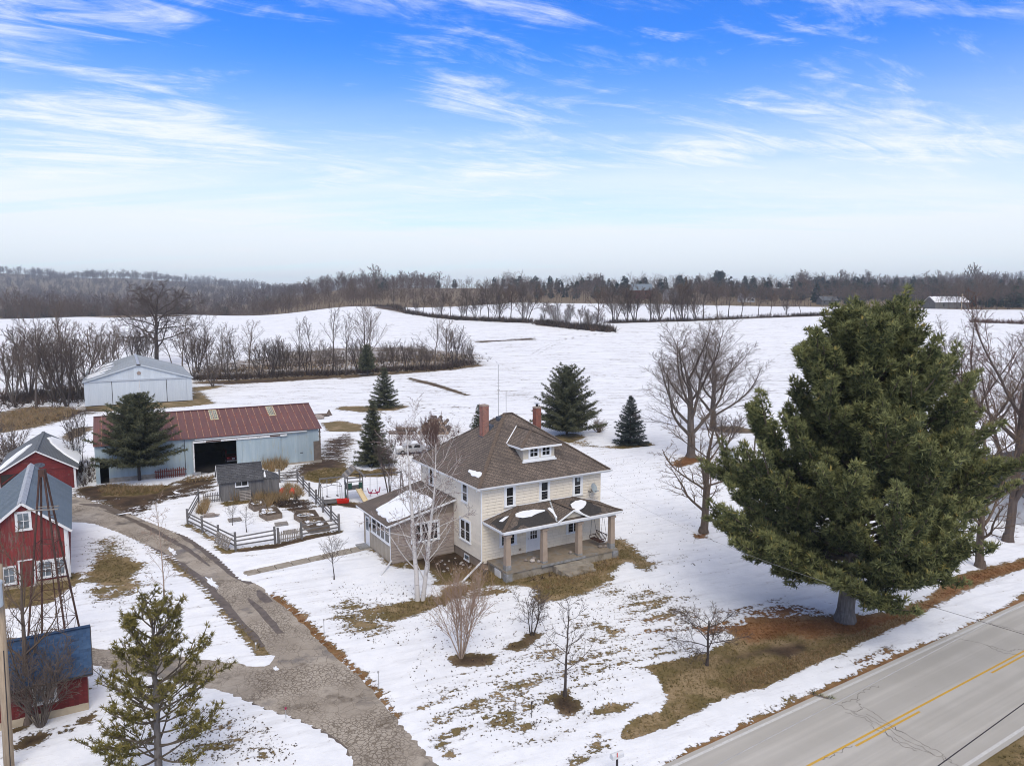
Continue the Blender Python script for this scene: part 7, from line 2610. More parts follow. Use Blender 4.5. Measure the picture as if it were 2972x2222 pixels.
def pickets(name, label, a, b, n, h, mat, loc):
    e = thing(name, label, "gate" if "gate" in name else "fence", loc)
    d = (b - a) / n
    u = (b - a).normalized()
    pn = Vector((u.y, -u.x, 0))
    for i in range(n):
        q = a + d * (i + .5) - loc
        w = .038
        hh = h + rf_.uniform(-.04, .04)
        MB().prism([q - u * w + Vector((0, 0, .06)), q + u * w + Vector((0, 0, .06)), q + u * w + Vector((0, 0, hh - .06)), q + Vector((0, 0, hh)), q - u * w + Vector((0, 0, hh - .06))], pn * .022).build("picket", M[mat], e)
    for z in (.28, h - .32):
        MB().bar(a - loc - pn * .02 + Vector((0, 0, z)), b - loc - pn * .02 + Vector((0, 0, z)), .035, .08).build("rail", M[mat], e)
    return e


pickets("picket_gate", "grey picket gate in the garden fence's near side", GL + (GR_ - GL) * .08, GL + (GR_ - GL) * .96, 13, 1.02, "pallet", GL)
pickets("picket_fence", "short grey picket fence joining the garden shed's left corner", at(590, 1462), at(640, 1456), 10, 1.05, "fence", at(590, 1462))


def pallet_meshes():
    top = MB().box(0, 0, .098, 1.1, .095, .116).mesh("pallet_slat", M["pallet"])
    blk = MB().box(0, 0, .0, .05, 1.0, .097).mesh("pallet_stringer", M["pallet"])
    return top, blk


PT, PB = pallet_meshes()


def pallet(label, loc, rot, group="wooden pallets in the garden"):
    e = thing("pallet", label, "pallet", loc, 0, group)
    e.rotation_euler = rot
    for i in range(7):
        link("slat", PT, e, loc=(0, .008 + i * .148, rf_.uniform(0, .004)))
    for i in range(3):
        link("stringer", PB, e, loc=(.005 + i * .52, 0, 0))
    for i in range(3):
        link("slat", PT, e, loc=(0, .02 + i * .43, -.115))


wd_ = math.atan2((SW_ - NW).y, (SW_ - NW).x)
q = NW.lerp(SW_, .70)
o_ = Vector((math.sin(wd_), -math.cos(wd_), 0))
pallet("upright pallet leaning on the garden fence's near left corner, farther one", q + o_ * .42 + Vector((0, 0, .03)), (R(72), 0, wd_))
q = NW.lerp(SW_, .84)
pallet("upright pallet leaning on the garden fence's near left corner, nearer one", q + o_ * .45 + Vector((0, 0, .03)), (R(70), 0, wd_))
pallet("pale pallet leaning upright against the grey garden shed", gsh.matrix_basis @ Vector((1.65, -.42, .02)), (R(74), 0, DA))
for (x, y, rz, lb) in ((665, 1516, .5, "pallet on the snow by the thin sapling in the garden"), (800, 1528, .42, "pallet lying between the raised beds in the garden"), (826, 1552, .45, "pallet lying just inside the picket gate")):
    pallet(lb, at(x, y, .08), (0, 0, rz))


def bed(label, pts, h):
    P = [at(*p) for p in pts]
    c = sum(P, Vector()) / len(P)
    e = thing("raised_bed", label, "garden bed", c, 0, "raised garden beds")
    n = len(P)
    for i in range(n):
        a, b = P[i] - c, P[(i + 1) % n] - c
        for k in range(2):
            z = h * (k + .5) / 2
            MB().bar(a + Vector((0, 0, z)), b + Vector((0, 0, z)), .06, h / 2 - .012).build("board", M["bed"], e)
    MB().prism([(p - c) * .97 + Vector((0, 0, .05)) for p in P], (0, 0, h - .12)).build("soil", M["soil"], e)
    r = random.Random(int(c.x * 100))
    for _ in range(7):
        w = [r.random() ** 1.5 for _ in P]
        q = sum(((p - c) * x for p, x in zip(P, w)), Vector()) / sum(w) * .9
        MB().prism(blobpoly(q + Vector((0, 0, h - .075)), r.uniform(.15, .42), r.uniform(.10, .28), r.uniform(0, 3), 20, .5, r), (0, 0, .03)).build("snow_patch", M["snow"], e)
    sp = []
    for _ in range(26):
        w = [r.random() for _ in P]
        q = sum(((p - c) * x for p, x in zip(P, w)), Vector()) / sum(w)
        sp.append(q * .95 + Vector((0, 0, h - .07)))
    blades("dead_stalks", sp, .35, 5, .6, M["drygrass"], 3, .03, parent=e, kind="stuff")


bed("square raised bed in the middle of the garden", K(*R3, [(835, 1160), (910, 1205), (1055, 1175), (1000, 1110), (860, 1120)]), .55)
bed("raised bed at the far end of the garden beside the dry grass", K(*R3, [(735, 1075), (790, 1115), (900, 1085), (870, 1030), (760, 1030)]), .5)
bed("farther raised bed on the garden's right side", K(*R3, [(1170, 1185), (1250, 1235), (1410, 1195), (1370, 1135), (1190, 1140)]), .5)
bed("large raised bed beside the garden's near right corner", K(*R3, [(1240, 1255), (1330, 1325), (1510, 1295), (1440, 1210), (1290, 1215)]), .55)
st_ = thing("flat_stone_heap", "heap of flat grey slabs inside the garden's left fence", "slabs", at(612, 1502))
for i in range(6):
    MB().prism(blobpoly(Vector((rf_.uniform(-.5, .5), rf_.uniform(-.25, .25), .03 + .05 * i)), .55, .28, rf_.uniform(0, 1), 9, .2, rf_), (0, 0, .05)).build("slab", M["stone"], st_)
for (x, y, lb) in ((818, 1436, "left one of two orange-red plastic jugs beside the garden shed"), (848, 1436, "right one of two orange-red plastic jugs beside the garden shed")):
    e = thing("plastic_jug", lb, "jug", at(x, y), 0, "orange jugs beside the garden shed")
    MB().lathe((0, 0, 0), [(0, 0), (.24, 0), (.30, .12), (.28, .40), (.20, .58), (.09, .66), (.09, .74), (0, .75)], 12).build("body", M["orangeplastic"], e, smooth=True)
    MB().tube([(.10, 0, .70), (.24, 0, .72), (.27, 0, .52)], .035, 6).build("handle", M["orangeplastic"], e)
blades("dry_grass", scatter(K(*R3, [(840, 1000), (900, 930), (1020, 930), (1100, 860), (1230, 880), (1270, 960), (1150, 1000), (1000, 1040), (860, 1100), (760, 1040)]), 300, 8), .85, 9, .38, M["drygrass"], 8, .025, kind="stuff")
blades("dry_grass", scatter(K(*R3, [(230, 1130), (330, 1000), (350, 1080), (320, 1160)]), 70, 9), 1.0, 9, .3, M["drygrass"], 9, .022, kind="stuff")
blades("dry_grass", scatter(K(*R3, [(860, 700), (900, 640), (1000, 640), (1110, 680), (1060, 720), (960, 740)]), 130, 10), 1.5, 9, .35, M["drygrass"], 10, .018, kind="stuff")
blades("dry_grass", scatter(K(*R3, [(120, 800), (200, 770), (400, 770), (400, 800), (250, 830), (150, 830)]), 90, 11), .45, 8, .5, M["drygrass"], 11, .03, kind="stuff")
blades("dry_grass", scatter(K(*R3, [(560, 1010), (600, 930), (640, 900), (640, 1010)]), 40, 12), 1.2, 8, .22, M["drygrass"], 12, .018, kind="stuff")
blades("dry_grass", scatter(K(*R3, [(780, 1010), (840, 930), (860, 980), (850, 1030)]), 50, 13), 1.0, 8, .3, M["drygrass"], 13, .02, kind="stuff")
blades("dry_grass", scatter(K(*C1, [(850, 830), (930, 780), (1150, 790), (1450, 790), (1380, 830), (1100, 860), (950, 870)]), 260, 14), .55, 8, .45, M["drygrass"], 14, .03, kind="stuff")
blades("dry_grass", scatter(K(*RB, [(500, 640), (700, 560), (900, 500), (1100, 440), (1350, 330), (1500, 280), (1600, 210), (1640, 230), (1560, 290), (1350, 390), (1100, 510), (860, 620), (700, 680), (560, 720)]), 2300, 15), .17, 7, .75, M["drygrass"], 15, .05, kind="stuff")
blades("dry_grass", scatter([(1560, 1690), (1700, 1660), (1800, 1610), (1790, 1640), (1700, 1690), (1560, 1720)], 240, 16), .35, 7, .6, M["drygrass"], 16, .03, kind="stuff")
blades("dry_grass", scatter([(1300, 1660), (1420, 1660), (1440, 1690), (1320, 1690)], 90, 17), .75, 6, .35, M["drygrass"], 17, .02, kind="stuff")
blades("dry_grass", scatter([(1270, 1740), (1340, 1700), (1360, 1720), (1290, 1765)], 110, 18), .85, 6, .4, M["drygrass"], 18, .02, kind="stuff")
blades("undergrowth", scatter([(1150, 1330), (1300, 1330), (1340, 1240), (1150, 1240)], 240, 19), 1.3, 9, .5, M["redtwig"], 19, .018, kind="stuff")
blades("undergrowth", scatter([(820, 1440), (870, 1440), (870, 1470), (800, 1475)], 80, 20), .7, 9, .6, M["brush"], 20, .03, kind="stuff")
blades("undergrowth", scatter([(228, 1420), (275, 1405), (275, 1340), (236, 1340)], 60, 21), 1.3, 9, .4, M["brush"], 21, .016, kind="stuff")
blades("undergrowth", scatter([(-10, 1365), (60, 1335), (60, 1300), (-10, 1310)], 60, 22), 1.6, 9, .4, M["brush"], 22, .016, kind="stuff")

# ------------------------------------------------------------------ play tower, swings, canopy frame
PTL = at(1010, 1457)
tower = thing("play_tower", "weathered wooden play tower with a gabled roof and cream slide", "play tower", PTL, R(22))
for x in (0, 1.5):
    for y in (0, 1.5):
        MB().box(x - .05, y - .05, -.1, x + .05, y + .05, 2.55).build("post", M["fence"], tower)
MB().box(-.06, -.06, 1.22, 1.56, 1.56, 1.30).build("deck", M["fence"], tower)
for z in (1.45, 1.62, 1.79):
    MB().box(-.08, -.05, z, -.055, 1.55, z + .14).build("side_board", M["fence"], tower)
for z in (2.0, 2.35):
    MB().box(-.05, -.075, z, 1.55, -.052, z + .09).build("rail", M["fence"], tower)
    MB().box(-.05, 1.552, z, 1.55, 1.575, z + .09).build("rail", M["fence"], tower)
MB().box(.05, -.08, 1.35, .42, -.055, 1.95).build("green_panel", M["greencloth"], tower)
MB().box(1.08, -.08, 1.35, 1.45, -.055, 1.95).build("green_panel", M["greencloth"], tower)
MB().prism([(-.05, .1, .1), (-.05, 1.4, .1), (-.05, 1.4, 1.2), (-.05, .1, .5)], (-.04, 0, 0)).build("green_panel", M["greencloth"], tower)
for s in (-1, 1):
    for k in range(6):
        f0, f1 = k / 6, (k + .94) / 6
        xa, za = .75 + s * 1.05 * (1 - f0), 2.45 + .95 * f0
        xb, zb = .75 + s * 1.05 * (1 - f1), 2.45 + .95 * f1
        MB().prism([(xa, -.2, za), (xa, 1.7, za), (xb, 1.7, zb), (xb, -.2, zb)], (0, 0, .025)).build("roof_board", M["pallet"] if k % 2 else M["fence"], tower)
for y in (-.18, 1.66):
    for s in (-1, 1):
        MB().bar((.75 + s * 1.02, y, 2.42), (.75, y, 3.36), .04, .09).build("rafter", M["fence"], tower)
sl = MB()
A0, A1 = Vector((1.02, -.08, 1.28)), Vector((1.55, -2.1, .10))
sl.bar(A0, A1, .50, .03)
sl.bar(A1, A1 + Vector((.08, -.32, .01)), .50, .03)
o2 = (A1 - A0).cross(Vector((0, 0, 1))).normalized() * .25
for s in (-1, 1):
    sl.bar(A0 + o2 * s + Vector((0, 0, .06)), A1 + o2 * s + Vector((0, 0, .06)), .04, .14)
sl.build("slide", M["slide"], tower)
swing = thing("swing_frame", "wooden swing beam with an A-frame leg behind the rear wing", "swing frame", PTL, R(22))
SX = 5.6
MB().bar((1.5, .75, 2.45), (SX, .75, 2.40), .10, .14).build("beam", M["fence"], swing)
for y in (-.35, 1.85):
    MB().bar((SX + .1, y, -.1), (SX, .75, 2.5), .10, .10).build("leg", M["fence"], swing)
MB().bar((SX + .05, .1, 1.0), (SX + .05, 1.4, 1.0), .05, .10).build("brace", M["fence"], swing)
gl = thing("glider_swing", "magenta plastic two-seat glider hanging on ropes beside the play tower", "swing", swing.matrix_basis @ Vector((2.75, .75, 0)), R(22))
for x in (-.38, .38):
    for y in (-.15, .15):
        MB().tube([(x, y, .75), (x * .9, y, 2.36)], .012, 5).build("rope", M["cable"], gl)
    s = 1 if x > 0 else -1
    MB().box(x - .16, -.14, .52, x + .16, .14, .60).build("seat", M["magenta"], gl)
    MB().bar((x + s * .16, 0, .56), (x + s * .26, 0, 1.05), .26, .05).build("backrest", M["magenta"], gl)
    MB().tube([(x - s * .16, 0, .58), (x - s * .24, 0, .85)], .045, 6).build("grip", M["magenta"], gl)
    MB().tube([(x, -.2, .30), (x, .2, .30)], .035, 6).build("foot_peg", M["magenta"], gl)
MB().tube([(-.42, 0, .46), (.42, 0, .46)], .05, 6).build("frame_bar", M["magenta"], gl)
for i, x in enumerate((-.9, -1.9)):
    e = thing("rope_swing", "pale hanging rope swing %s the play tower's left side" % ("close to" if i == 0 else "farther from"), "swing", tower.matrix_basis @ Vector((x, .75, 0)), R(22))
    for y in (-.22, .22):
        MB().tube([(0, y, .62), (0, y, 2.4)], .012, 5).build("rope", M["cable"], e)
    MB().box(-.10, -.26, .58, .10, .26, .62).build("seat", M["fence"], e)
MB().bar((.0, .75, 2.48), (-2.6, .75, 2.44), .08, .12).build("beam", M["fence"], swing)
for y in (-.25, 1.75):
    MB().bar((-2.7, y, -.1), (-2.6, .75, 2.5), .08, .08).build("leg", M["fence"], swing)
frame = thing("canopy_frame", "thin dark bare canopy frame over a small platform by the garden fence", "frame", at(936, 1466), R(20))
for x in (0, 1.9):
    for y in (0, 1.6):
        MB().tube([(x, y, 0), (x, y, 1.75)], .025, 6).build("leg", M["dark"], frame)
tb = MB()
for y in (0, 1.6):
    tb.tube([(0, y, 1.75), (.95, y, 1.98), (1.9, y, 1.75)], .025, 6)
tb.tube([(0, 0, 1.75), (0, 1.6, 1.75)], .025, 6)
tb.tube([(1.9, 0, 1.75), (1.9, 1.6, 1.75)], .025, 6)
tb.tube([(.95, 0, 1.98), (.95, 1.6, 1.98)], .025, 6)
tb.build("roof_bars", M["dark"], frame)
for k in range(7):
    MB().box(.05, .05 + k * .215, .12, 1.85, .05 + k * .215 + .19, .15).build("plank", M["fence"], frame)
sled = thing("red_wagon_bed", "bright red plastic tub beside the canopy frame and play tower", "tub", at(980, 1463), R(18))
sb = MB()
sb.add([(0, 0, .05), (1.05, 0, .05), (1.05, .5, .05), (0, .5, .05), (-.08, -.08, .42), (1.13, -.08, .42), (1.13, .58, .42), (-.08, .58, .42), (.0, .0, .40), (1.05, .0, .40), (1.05, .5, .40), (.0, .5, .40), (.06, .06, .12), (.99, .06, .12), (.99, .44, .12), (.06, .44, .12)],
       [(3, 2, 1, 0), (0, 1, 5, 4), (1, 2, 6, 5), (2, 3, 7, 6), (3, 0, 4, 7), (4, 5, 9, 8), (5, 6, 10, 9), (6, 7, 11, 10), (7, 4, 8, 11), (8, 9, 13, 12), (9, 10, 14, 13), (10, 11, 15, 14), (11, 8, 12, 15), (12, 13, 14, 15)])
sb.build("tub", M["redplastic"], sled)
MB().box(.1, .05, .0, .95, .45, .05).build("base", M["dark"], sled)

# ------------------------------------------------------------------ things about the house
Hm = house.matrix_basis


def H_(x, y, z):
    return Hm @ Vector((x, y, z))


dish = thing("satellite_dish", "grey satellite dish on the front wall right of the upper windows", "dish", H_(9.72, -.05, 4.75), HA)
db_ = MB()
cpt = Vector((.12, -.46, .32))
ax_ = Vector((.35, -.85, .40)).normalized()
u_ = ax_.orthogonal().normalized()
v_ = ax_.cross(u_)
vs_, fs_ = [], []
for i in range(5):
    r = .40 * i / 4
    for k in range(18):
        g = 2 * math.pi * k / 18
        vs_.append(cpt + (u_ * math.cos(g) + v_ * math.sin(g)) * r + ax_ * (.10 * (r / .40) ** 2))
for i in range(4):
    for k in range(18):
        fs_.append((i * 18 + k, i * 18 + (k + 1) % 18, (i + 1) * 18 + (k + 1) % 18, (i + 1) * 18 + k))
db_.add(vs_, fs_)
db_.build("reflector", M["dish"], dish, smooth=True)
MB().tube([(0, 0, 0), (0, -.25, -.02), (.08, -.40, .22)], .03, 6).build("mount", M["dark"], dish)
MB().tube([(.06, -.42, .05), (.28, -.85, .18)], .016, 5).build("feed_arm", M["dark"], dish)
MB().box(.24, -.92, .14, .33, -.83, .23).build("feed_head", M["galv"], dish)
MB().tube([(0, -.02, -.05), (.12, -.03, -.5), (.6, -.03, -.72), (1.0, -.03, -.62)], .012, 5).build("cable", M["cable"], dish)

ps2 = thing("porch_swing", "dark brown slatted porch swing hanging at the porch's right end", "swing", H_(9.55, -1.55, 1.15), HA)
MB().box(-.28, -.62, .0, .22, .72, .04).build("seat", M["rust"], ps2)
for k in range(9):
    MB().bar((.24, -.60 + k * .16, .04), (.42, -.60 + k * .16, .52), .05, .02).build("slat", M["rust"], ps2)
MB().bar((.42, -.66, .54), (.42, .76, .54), .05, .05).build("top_rail", M["rust"], ps2)
for y in (-.62, .70):
    MB().bar((-.28, y, .24), (.34, y, .26), .05, .04).build("arm", M["rust"], ps2)
    MB().bar((-.26, y, .0), (-.26, y, .24), .04, .04).build("arm_post", M["rust"], ps2)
    MB().tube([(-.2, y, .26), (.0, y, 2.35)], .012, 5).build("chain", M["dark"], ps2)
    MB().tube([(.36, y, .5), (.02, y, 2.35)], .012, 5).build("chain", M["dark"], ps2)
rsn = random.Random(31)
for (x, y, r, m_, lb) in ((2.75, -1.72, .15, "stone", "small brown stone left of the pale one on the porch"), (3.06, -2.12, .22, "palestone", "largest pale stone on the porch floor near the second column"), (3.42, -1.78, .22, "stone", "dark stone behind the pale ones on the porch"), (3.42, -2.42, .17, "palestone", "pale stone touching the foot of the second porch column"),
                       (6.55, -2.05, .19, "stone", "brown stone left of the third porch column's foot"), (7.32, -2.3, .18, "stone", "brown stone right of the third porch column's foot"), (9.35, -2.15, .20, "stone", "dark stone on the porch floor below the swing"), (9.75, -2.28, .17, "stone", "dark stone beside the porch's last column")):
    e = thing("stone", lb, "stone", H_(x, y, ZF), rsn.uniform(0, 3), "stones on the porch")
    MB().ball((0, 0, r * .55), r, r * .8, r * .6, 9, 6, rsn, .12).build("rock", M[m_], e)
stump = thing("stump", "short split grey stump by the porch's left corner", "stump", H_(-.35, -1.15, 0), 0)
MB().tube([(0, 0, -.1), (0, 0, .25), (.02, 0, .55)], [.26, .21, .19], 9).build("wood", M["log"], stump)
MB().tube([(.02, 0, .551), (.02, 0, .556)], .17, 9).build("cut_face", M["logend"], stump)
blades("fallen_sticks", [H_(2.2, -3.5, .05), H_(2.9, -3.7, .05), H_(3.6, -3.6, .05), H_(4.0, -3.9, .05), H_(7.9, -3.6, .05), H_(8.6, -3.5, .05)], .6, 14, 1.2, M["brush"], 4, .03, kind="stuff")
gravel = MB()
for i in range(46):
    x, y = (rsn.uniform(-2.6, -.4), rsn.uniform(.4, 3.4)) if i < 24 else (rsn.uniform(-1.4, -.2), rsn.uniform(-1.6, -.2))
    p = H_(x, y, .04)
    r = rsn.uniform(.05, .12)
    gravel.ball(p, r, r, r * .6, 6, 4, rsn, .15)
tag(gravel.build("pebbles", M["palestone"]), kind="stuff")

for (x, y, yt, lb) in ((1478, 1190, 1058, "tall thin grey antenna mast behind the house roof"), (1504, 1192, 1132, "short thin antenna rod beside the taller mast")):
    zt = 9.9
    p = H_(5.15 if yt < 1100 else 5.9, 6.5, zt)
    e = thing("antenna", lb, "antenna", p)
    h = 20 + ray(x, yt)[2] * (p.y / ray(x, yt)[1]) - zt
    MB().tube([(0, 0, -.6), (0, 0, h)], .025, 6).build("mast", M["cable"], e)
    if yt < 1100:
        MB().tube([(-.12, 0, h * .55), (.12, 0, h * .55)], .03, 6).build("clamp", M["cable"], e)
e = thing("antenna", "thin pale mast leaning at the left edge of the house roof", "antenna", H_(-.3, 10.2, 5.8))
MB().tube([(0, 0, 0), (0, 0, 4.4)], .025, 6).build("mast", M["cable"], e)

# log pile and old car behind the house
pile = at(1224, 1262)
n_ = 0
lpos = []
for row, cnt in enumerate((8, 7, 6, 5, 3)):
    for k in range(cnt):
        lpos.append((k * .58 + row * .29 + (0 if row < 3 else .6), row * .50))
LROW = ["bottom", "second", "third", "fourth", "top"]
lrow = [(row, k) for row, cnt in enumerate((8, 7, 6, 5, 3)) for k in range(cnt)]
LM = MB().tube([(0, 0, 0), (0, 2.6, 0)], [.29, .27], 12, cap=False)
lme = LM.mesh("log_bark", M["log"])
eme = MB().tube([(0, -.004, 0), (0, .004, 0)], .27, 12).mesh("log_end", M["logend"])
rlg = random.Random(6)
for i, (x, z) in enumerate(lpos):
    s = rlg.uniform(.86, 1.08)
    e = thing("log", "%s log from the left in the %s row of the log pile behind the house" % (ORD[lrow[i][1]], LROW[lrow[i][0]]), "log", pile + Vector((x - .3, rlg.uniform(-.25, .25), .28 + z)), R(rlg.uniform(-6, 8)), "logs of the pile behind the house")
    e.scale = (s, 1, s)
    link("bark", lme, e)
    link("end", eme, e)
for i, (x, z, a) in enumerate(((-1.6, .3, 70), (-1.3, .3, 80), (-1.5, .75, 75), (-2.6, .28, 65), (-.9, .8, 85))):
    e = thing("log", ("log at the left foot of the log pile, lowest and nearest it", "second log out from the pile's left foot, on the snow", "upper log lying on two others left of the log pile", "log lying farthest left of the log pile", "log leaning highest against the log pile's left side")[i], "log", pile + Vector((x, -.3 + .5 * (i % 3), z)), R(a), "logs lying beside the pile")
    link("bark", lme, e)
    link("end", eme, e)
e = thing("log", "single log lying on the snow beside the barn roof's right end", "log", at(912, 1206, .3), R(-60))
link("bark", lme, e)
link("end", eme, e)
e = thing("stone", "grey boulder on the snow right of the rusty barn roof", "stone", at(926, 1215, 0), 0)
MB().ball((0, 0, .3), .9, .6, .45, 9, 6, rlg, .12).build("rock", M["stone"], e)
e = thing("stump", "small pointed stump on the snow beyond the rusty barn roof", "stump", at(955, 1204, 0), 0)
MB().tube([(0, 0, 0), (0, 0, .35), (.02, 0, 1.0)], [.6, .38, .05], 8).build("wood", M["log"], e)
old = thing("old_car", "snow covered white old car parked behind the house below the log pile", "car", at(1150, 1322), R(14))
ob = MB()
prof = [(.0, .35), (.05, .78), (.9, .86), (1.45, 1.38), (2.9, 1.40), (3.5, .92), (4.5, .84), (4.55, .35)]
ob.prism([(x, 0, z) for x, z in prof], (0, 1.7, 0))
ob.build("body", M["carwhite"], old)
for x0, x1 in ((1.12, 2.05), (2.12, 3.15)):
    MB().prism([(x0 + .12, -.012, .92), (x1, -.012, .92), (x1 - .08, -.012, 1.30), (x0 + .32, -.012, 1.30)], (0, .02, 0)).build("side_window", M["glass"], old)
for x in (.85, 3.6):
    w_ = MB().tube([(x, -.03, .33), (x, .16, .33)], .33, 14).build("wheel", M["tyre"], old)
    MB().tube([(x, -.04, .33), (x, .1, .33)], .16, 10).build("hubcap", M["chrome"], w_)
for pl in (([(1.5, .08, 1.42), (2.86, .08, 1.44), (2.86, 1.62, 1.44), (1.5, 1.62, 1.42)]), ([(3.55, .1, .94), (4.45, .1, .87), (4.45, 1.6, .87), (3.55, 1.6, .94)]), ([(.08, .1, .82), (.85, .1, .88), (.85, 1.6, .88), (.08, 1.6, .82)])):
    MB().prism(pl, (0, 0, .12)).build("snow_patch", M["snow"], old)
e = thing("oil_tank", "dark grey round tank beside the snow covered old car", "tank", at(1248, 1296), R(30))
MB().tube([(0, 0, .5), (.15, 0, .5), (1.3, 0, .5), (1.45, 0, .5)], [.35, .48, .48, .35], 14).build("body", M["stone"], e, smooth=True)
for x in (.35, 1.1):
    MB().box(x - .05, -.3, -.05, x + .05, .3, .14).build("leg", M["dark"], e)

# ------------------------------------------------------------------ windmill tower
WM = at(160, 1885)
wm = thing("windmill_tower", "rusty steel windmill tower without its wheel in front of the red barn", "tower", WM, R(12))
HT = top_z(WM, 1362) - .1
bwid = 1.08
legs = []
for sx, sy in ((-1, -1), (1, -1), (1, 1), (-1, 1)):
    a, b = Vector((sx * bwid, sy * bwid, -.2)), Vector((sx * .10, sy * .10, HT))
    legs.append((a, b))
    MB().bar(a, b, .085, .085).build("leg", M["rust"], wm)
levels = [0, .17, .33, .48, .62]
for i, f in enumerate(levels):
    for k in range(4):
        p, q = legs[k], legs[(k + 1) % 4]
        if i:
            MB().bar(p[0].lerp(p[1], f), q[0].lerp(q[1], f), .03, .03).build("girt", M["rust"], wm)
        if i < len(levels) - 1:
            f2 = levels[i + 1]
            MB().tube([p[0].lerp(p[1], f), q[0].lerp(q[1], f2)], .011, 5).build("brace", M["rust"], wm)
            MB().tube([q[0].lerp(q[1], f), p[0].lerp(p[1], f2)], .011, 5).build("brace", M["rust"], wm)
f = .80
pc_ = [a.lerp(b, f) for a, b in legs]
plat = MB()
plat.box(pc_[0].x - .5, pc_[0].y - .12, pc_[0].z, pc_[1].x + .5, pc_[0].y + .05, pc_[0].z + .04)
plat.box(pc_[3].x - .3, pc_[3].y - .05, pc_[0].z, pc_[2].x + .3, pc_[3].y + .12, pc_[0].z + .04)
plat.build("platform", M["pallet"], wm)
MB().box(-.16, -.16, HT - .3, .16, .16, HT + .12).build("tower_cap", M["rust"], wm)
lad = MB()
a, b = legs[1]
for k in range(46):
    q = a.lerp(b, .03 + k * .0165)
    lad.bar(q + Vector((.03, -.05, 0)), q + Vector((.22, -.05, 0)), .02, .02)
lad.bar(a.lerp(b, .02) + Vector((.2, -.05, 0)), a.lerp(b, .62) + Vector((.2, -.05, 0)), .025, .025)
lad.build("ladder", M["rust"], wm)
MB().tube([(.25, .1, 0), (.1, .05, 5.2)], .03, 6).build("pump_rod", M["rust"], wm)

# ------------------------------------------------------------------ utility pole, cables, mailbox, markers
PP = at(27, 2240)
pole = thing("utility_pole", "pale wooden utility pole with a grey transformer at the lower left edge", "pole", PP)
ph_ = top_z(PP, 1640)
ptop = Vector((.16, .1, ph_))
MB().tube([(0, 0, -.3), ptop * .5, ptop], [.20, .175, .15], 12).build("shaft", M["polewood"], pole, smooth=True)
q = ptop * ((top_z(PP, 1752)) / ph_)
tr = MB()
tr.lathe((q.x + .02, q.y - .36, q.z), [(0, 0), (.29, .0), (.31, .05), (.31, .95), (.34, .96), (.34, 1.06), (.20, 1.14), (0, 1.15)], 16)
trb = tr.build("transformer", M["transformer"], pole, smooth=False)
MB().tube([(q.x - .1, q.y - .3, q.z + 1.13), (q.x - .1, q.y - .3, q.z + 1.35)], .05, 8).build("bushing", M["trim"], trb)
MB().tube([(q.x + .3, q.y - .50, q.z + .85), (q.x + .22, q.y - .66, q.z + .3), (q.x - .1, q.y - .6, q.z + .1)], .012, 5).build("lead_wire", M["dark"], trb)
MB().tube([ptop * .02 + Vector((.15, -.12, .0)), ptop * .6 + Vector((.12, -.12, 0))], .02, 5).build("ground_wire", M["dark"], pole)


def cable(name, label, p, q, sag=0.0, r=.012, n=16, mat="cable"):
    pts = []
    for i in range(n + 1):
        f = i / n
        v = p.lerp(q, f)
        v.z -= sag * 4 * f * (1 - f)
        pts.append(v)
    tag(MB().tube(pts, r, 5).build(name, M[mat]), label, "cable")


def ext(p, q, f0, f1):
    return p.lerp(q, f0), p.lerp(q, f1)


p, q = at(2075, 2222, 8.5), at(2867, 1807, 8.5)
cable("overhead_cable", "thin pale overhead cable above the road's near white edge line", *ext(p, q, -1.0, 3.0), r=.009)
p, q = at(2722, 2222, 8.0), at(2972, 2040, 8.0)
cable("overhead_cable", "dark overhead cable crossing the road at the lower right corner", *ext(p, q, -2.0, 5.0), r=.016, mat="dark")
cable("service_cable", "thin cable running from the house's right corner across the snow", H_(10.9, .1, 5.2), at(2400, 1690, 6.0), sag=.5, r=.006)
cable("verge_cable", "thin dark cable above the snow strip beyond the white pine", at(2690, 1755, 2.0), at(2990, 1845, 2.0), sag=0, r=.012, mat="dark")

mbx = at(1790, 2262)
mb_ = thing("mailbox", "white mailbox on a thin post at the bottom edge by the road", "mailbox", mbx, R(-62))
hz_ = top_z(mbx, 2182)
MB().bar((0, 0, -.1), (0, 0, hz_ - .22), .07, .07).build("post", M["dark"], mb_)
bx = [(-.11 * math.cos(math.pi * k / 8), -.0, .13 + .11 * math.sin(math.pi * k / 8)) for k in range(9)]
bx = [(-.11, 0, .0)] + bx + [(.11, 0, .0)]
MB().prism([(x, -.28, hz_ - .22 + z) for x, y, z in bx], (0, .56, 0)).build("box", M["mailbox"], mb_)
MB().prism([(x * 1.04, -.30, hz_ - .225 + z * 1.03) for x, y, z in bx], (0, .018, 0)).build("door", M["mailbox"], mb_)
MB().box(.115, -.1, hz_ - .12, .13, -.07, hz_ + .08).build("flag", M["redplastic"], mb_)
for (x, y, yt, lb, m_) in ((1543, 2085, 2040, "dark thin stake with a small cap left of the young lawn tree", "dark"), (830, 2085, 2055, "pink-tipped thin marker stake at the driveway's left edge", "magenta"), (743, 1888, 1867, "short white stake where the driveway forks", "trim"), (941, 1845, 1798, "thin wire stake on the snow along the driveway's right edge", "cable"), (1099, 2000, 1950, "thin wire stake in the snow farther down the driveway's right edge", "cable"),
                       (1810, 1344, 1330, "little pale post in the snow behind the house's right corner", "trim")):
    p = at(x, y)
    h = top_z(p, yt)
    e = thing("marker_stake", lb, "stake", p)
    MB().tube([(0, 0, -.05), (0, 0, h)], .018, 6).build("rod", M["dark" if m_ == "dark" else "cable"], e)
    MB().lathe((0, 0, h), [(0, -.03), (.05, -.03), (.05, .06), (0, .07)], 8).build("cap", M[m_], e)
e = thing("broken_branch", "broken pine branch lying on the road's white edge line", "branch", at(2405, 2026, .03), R(150))
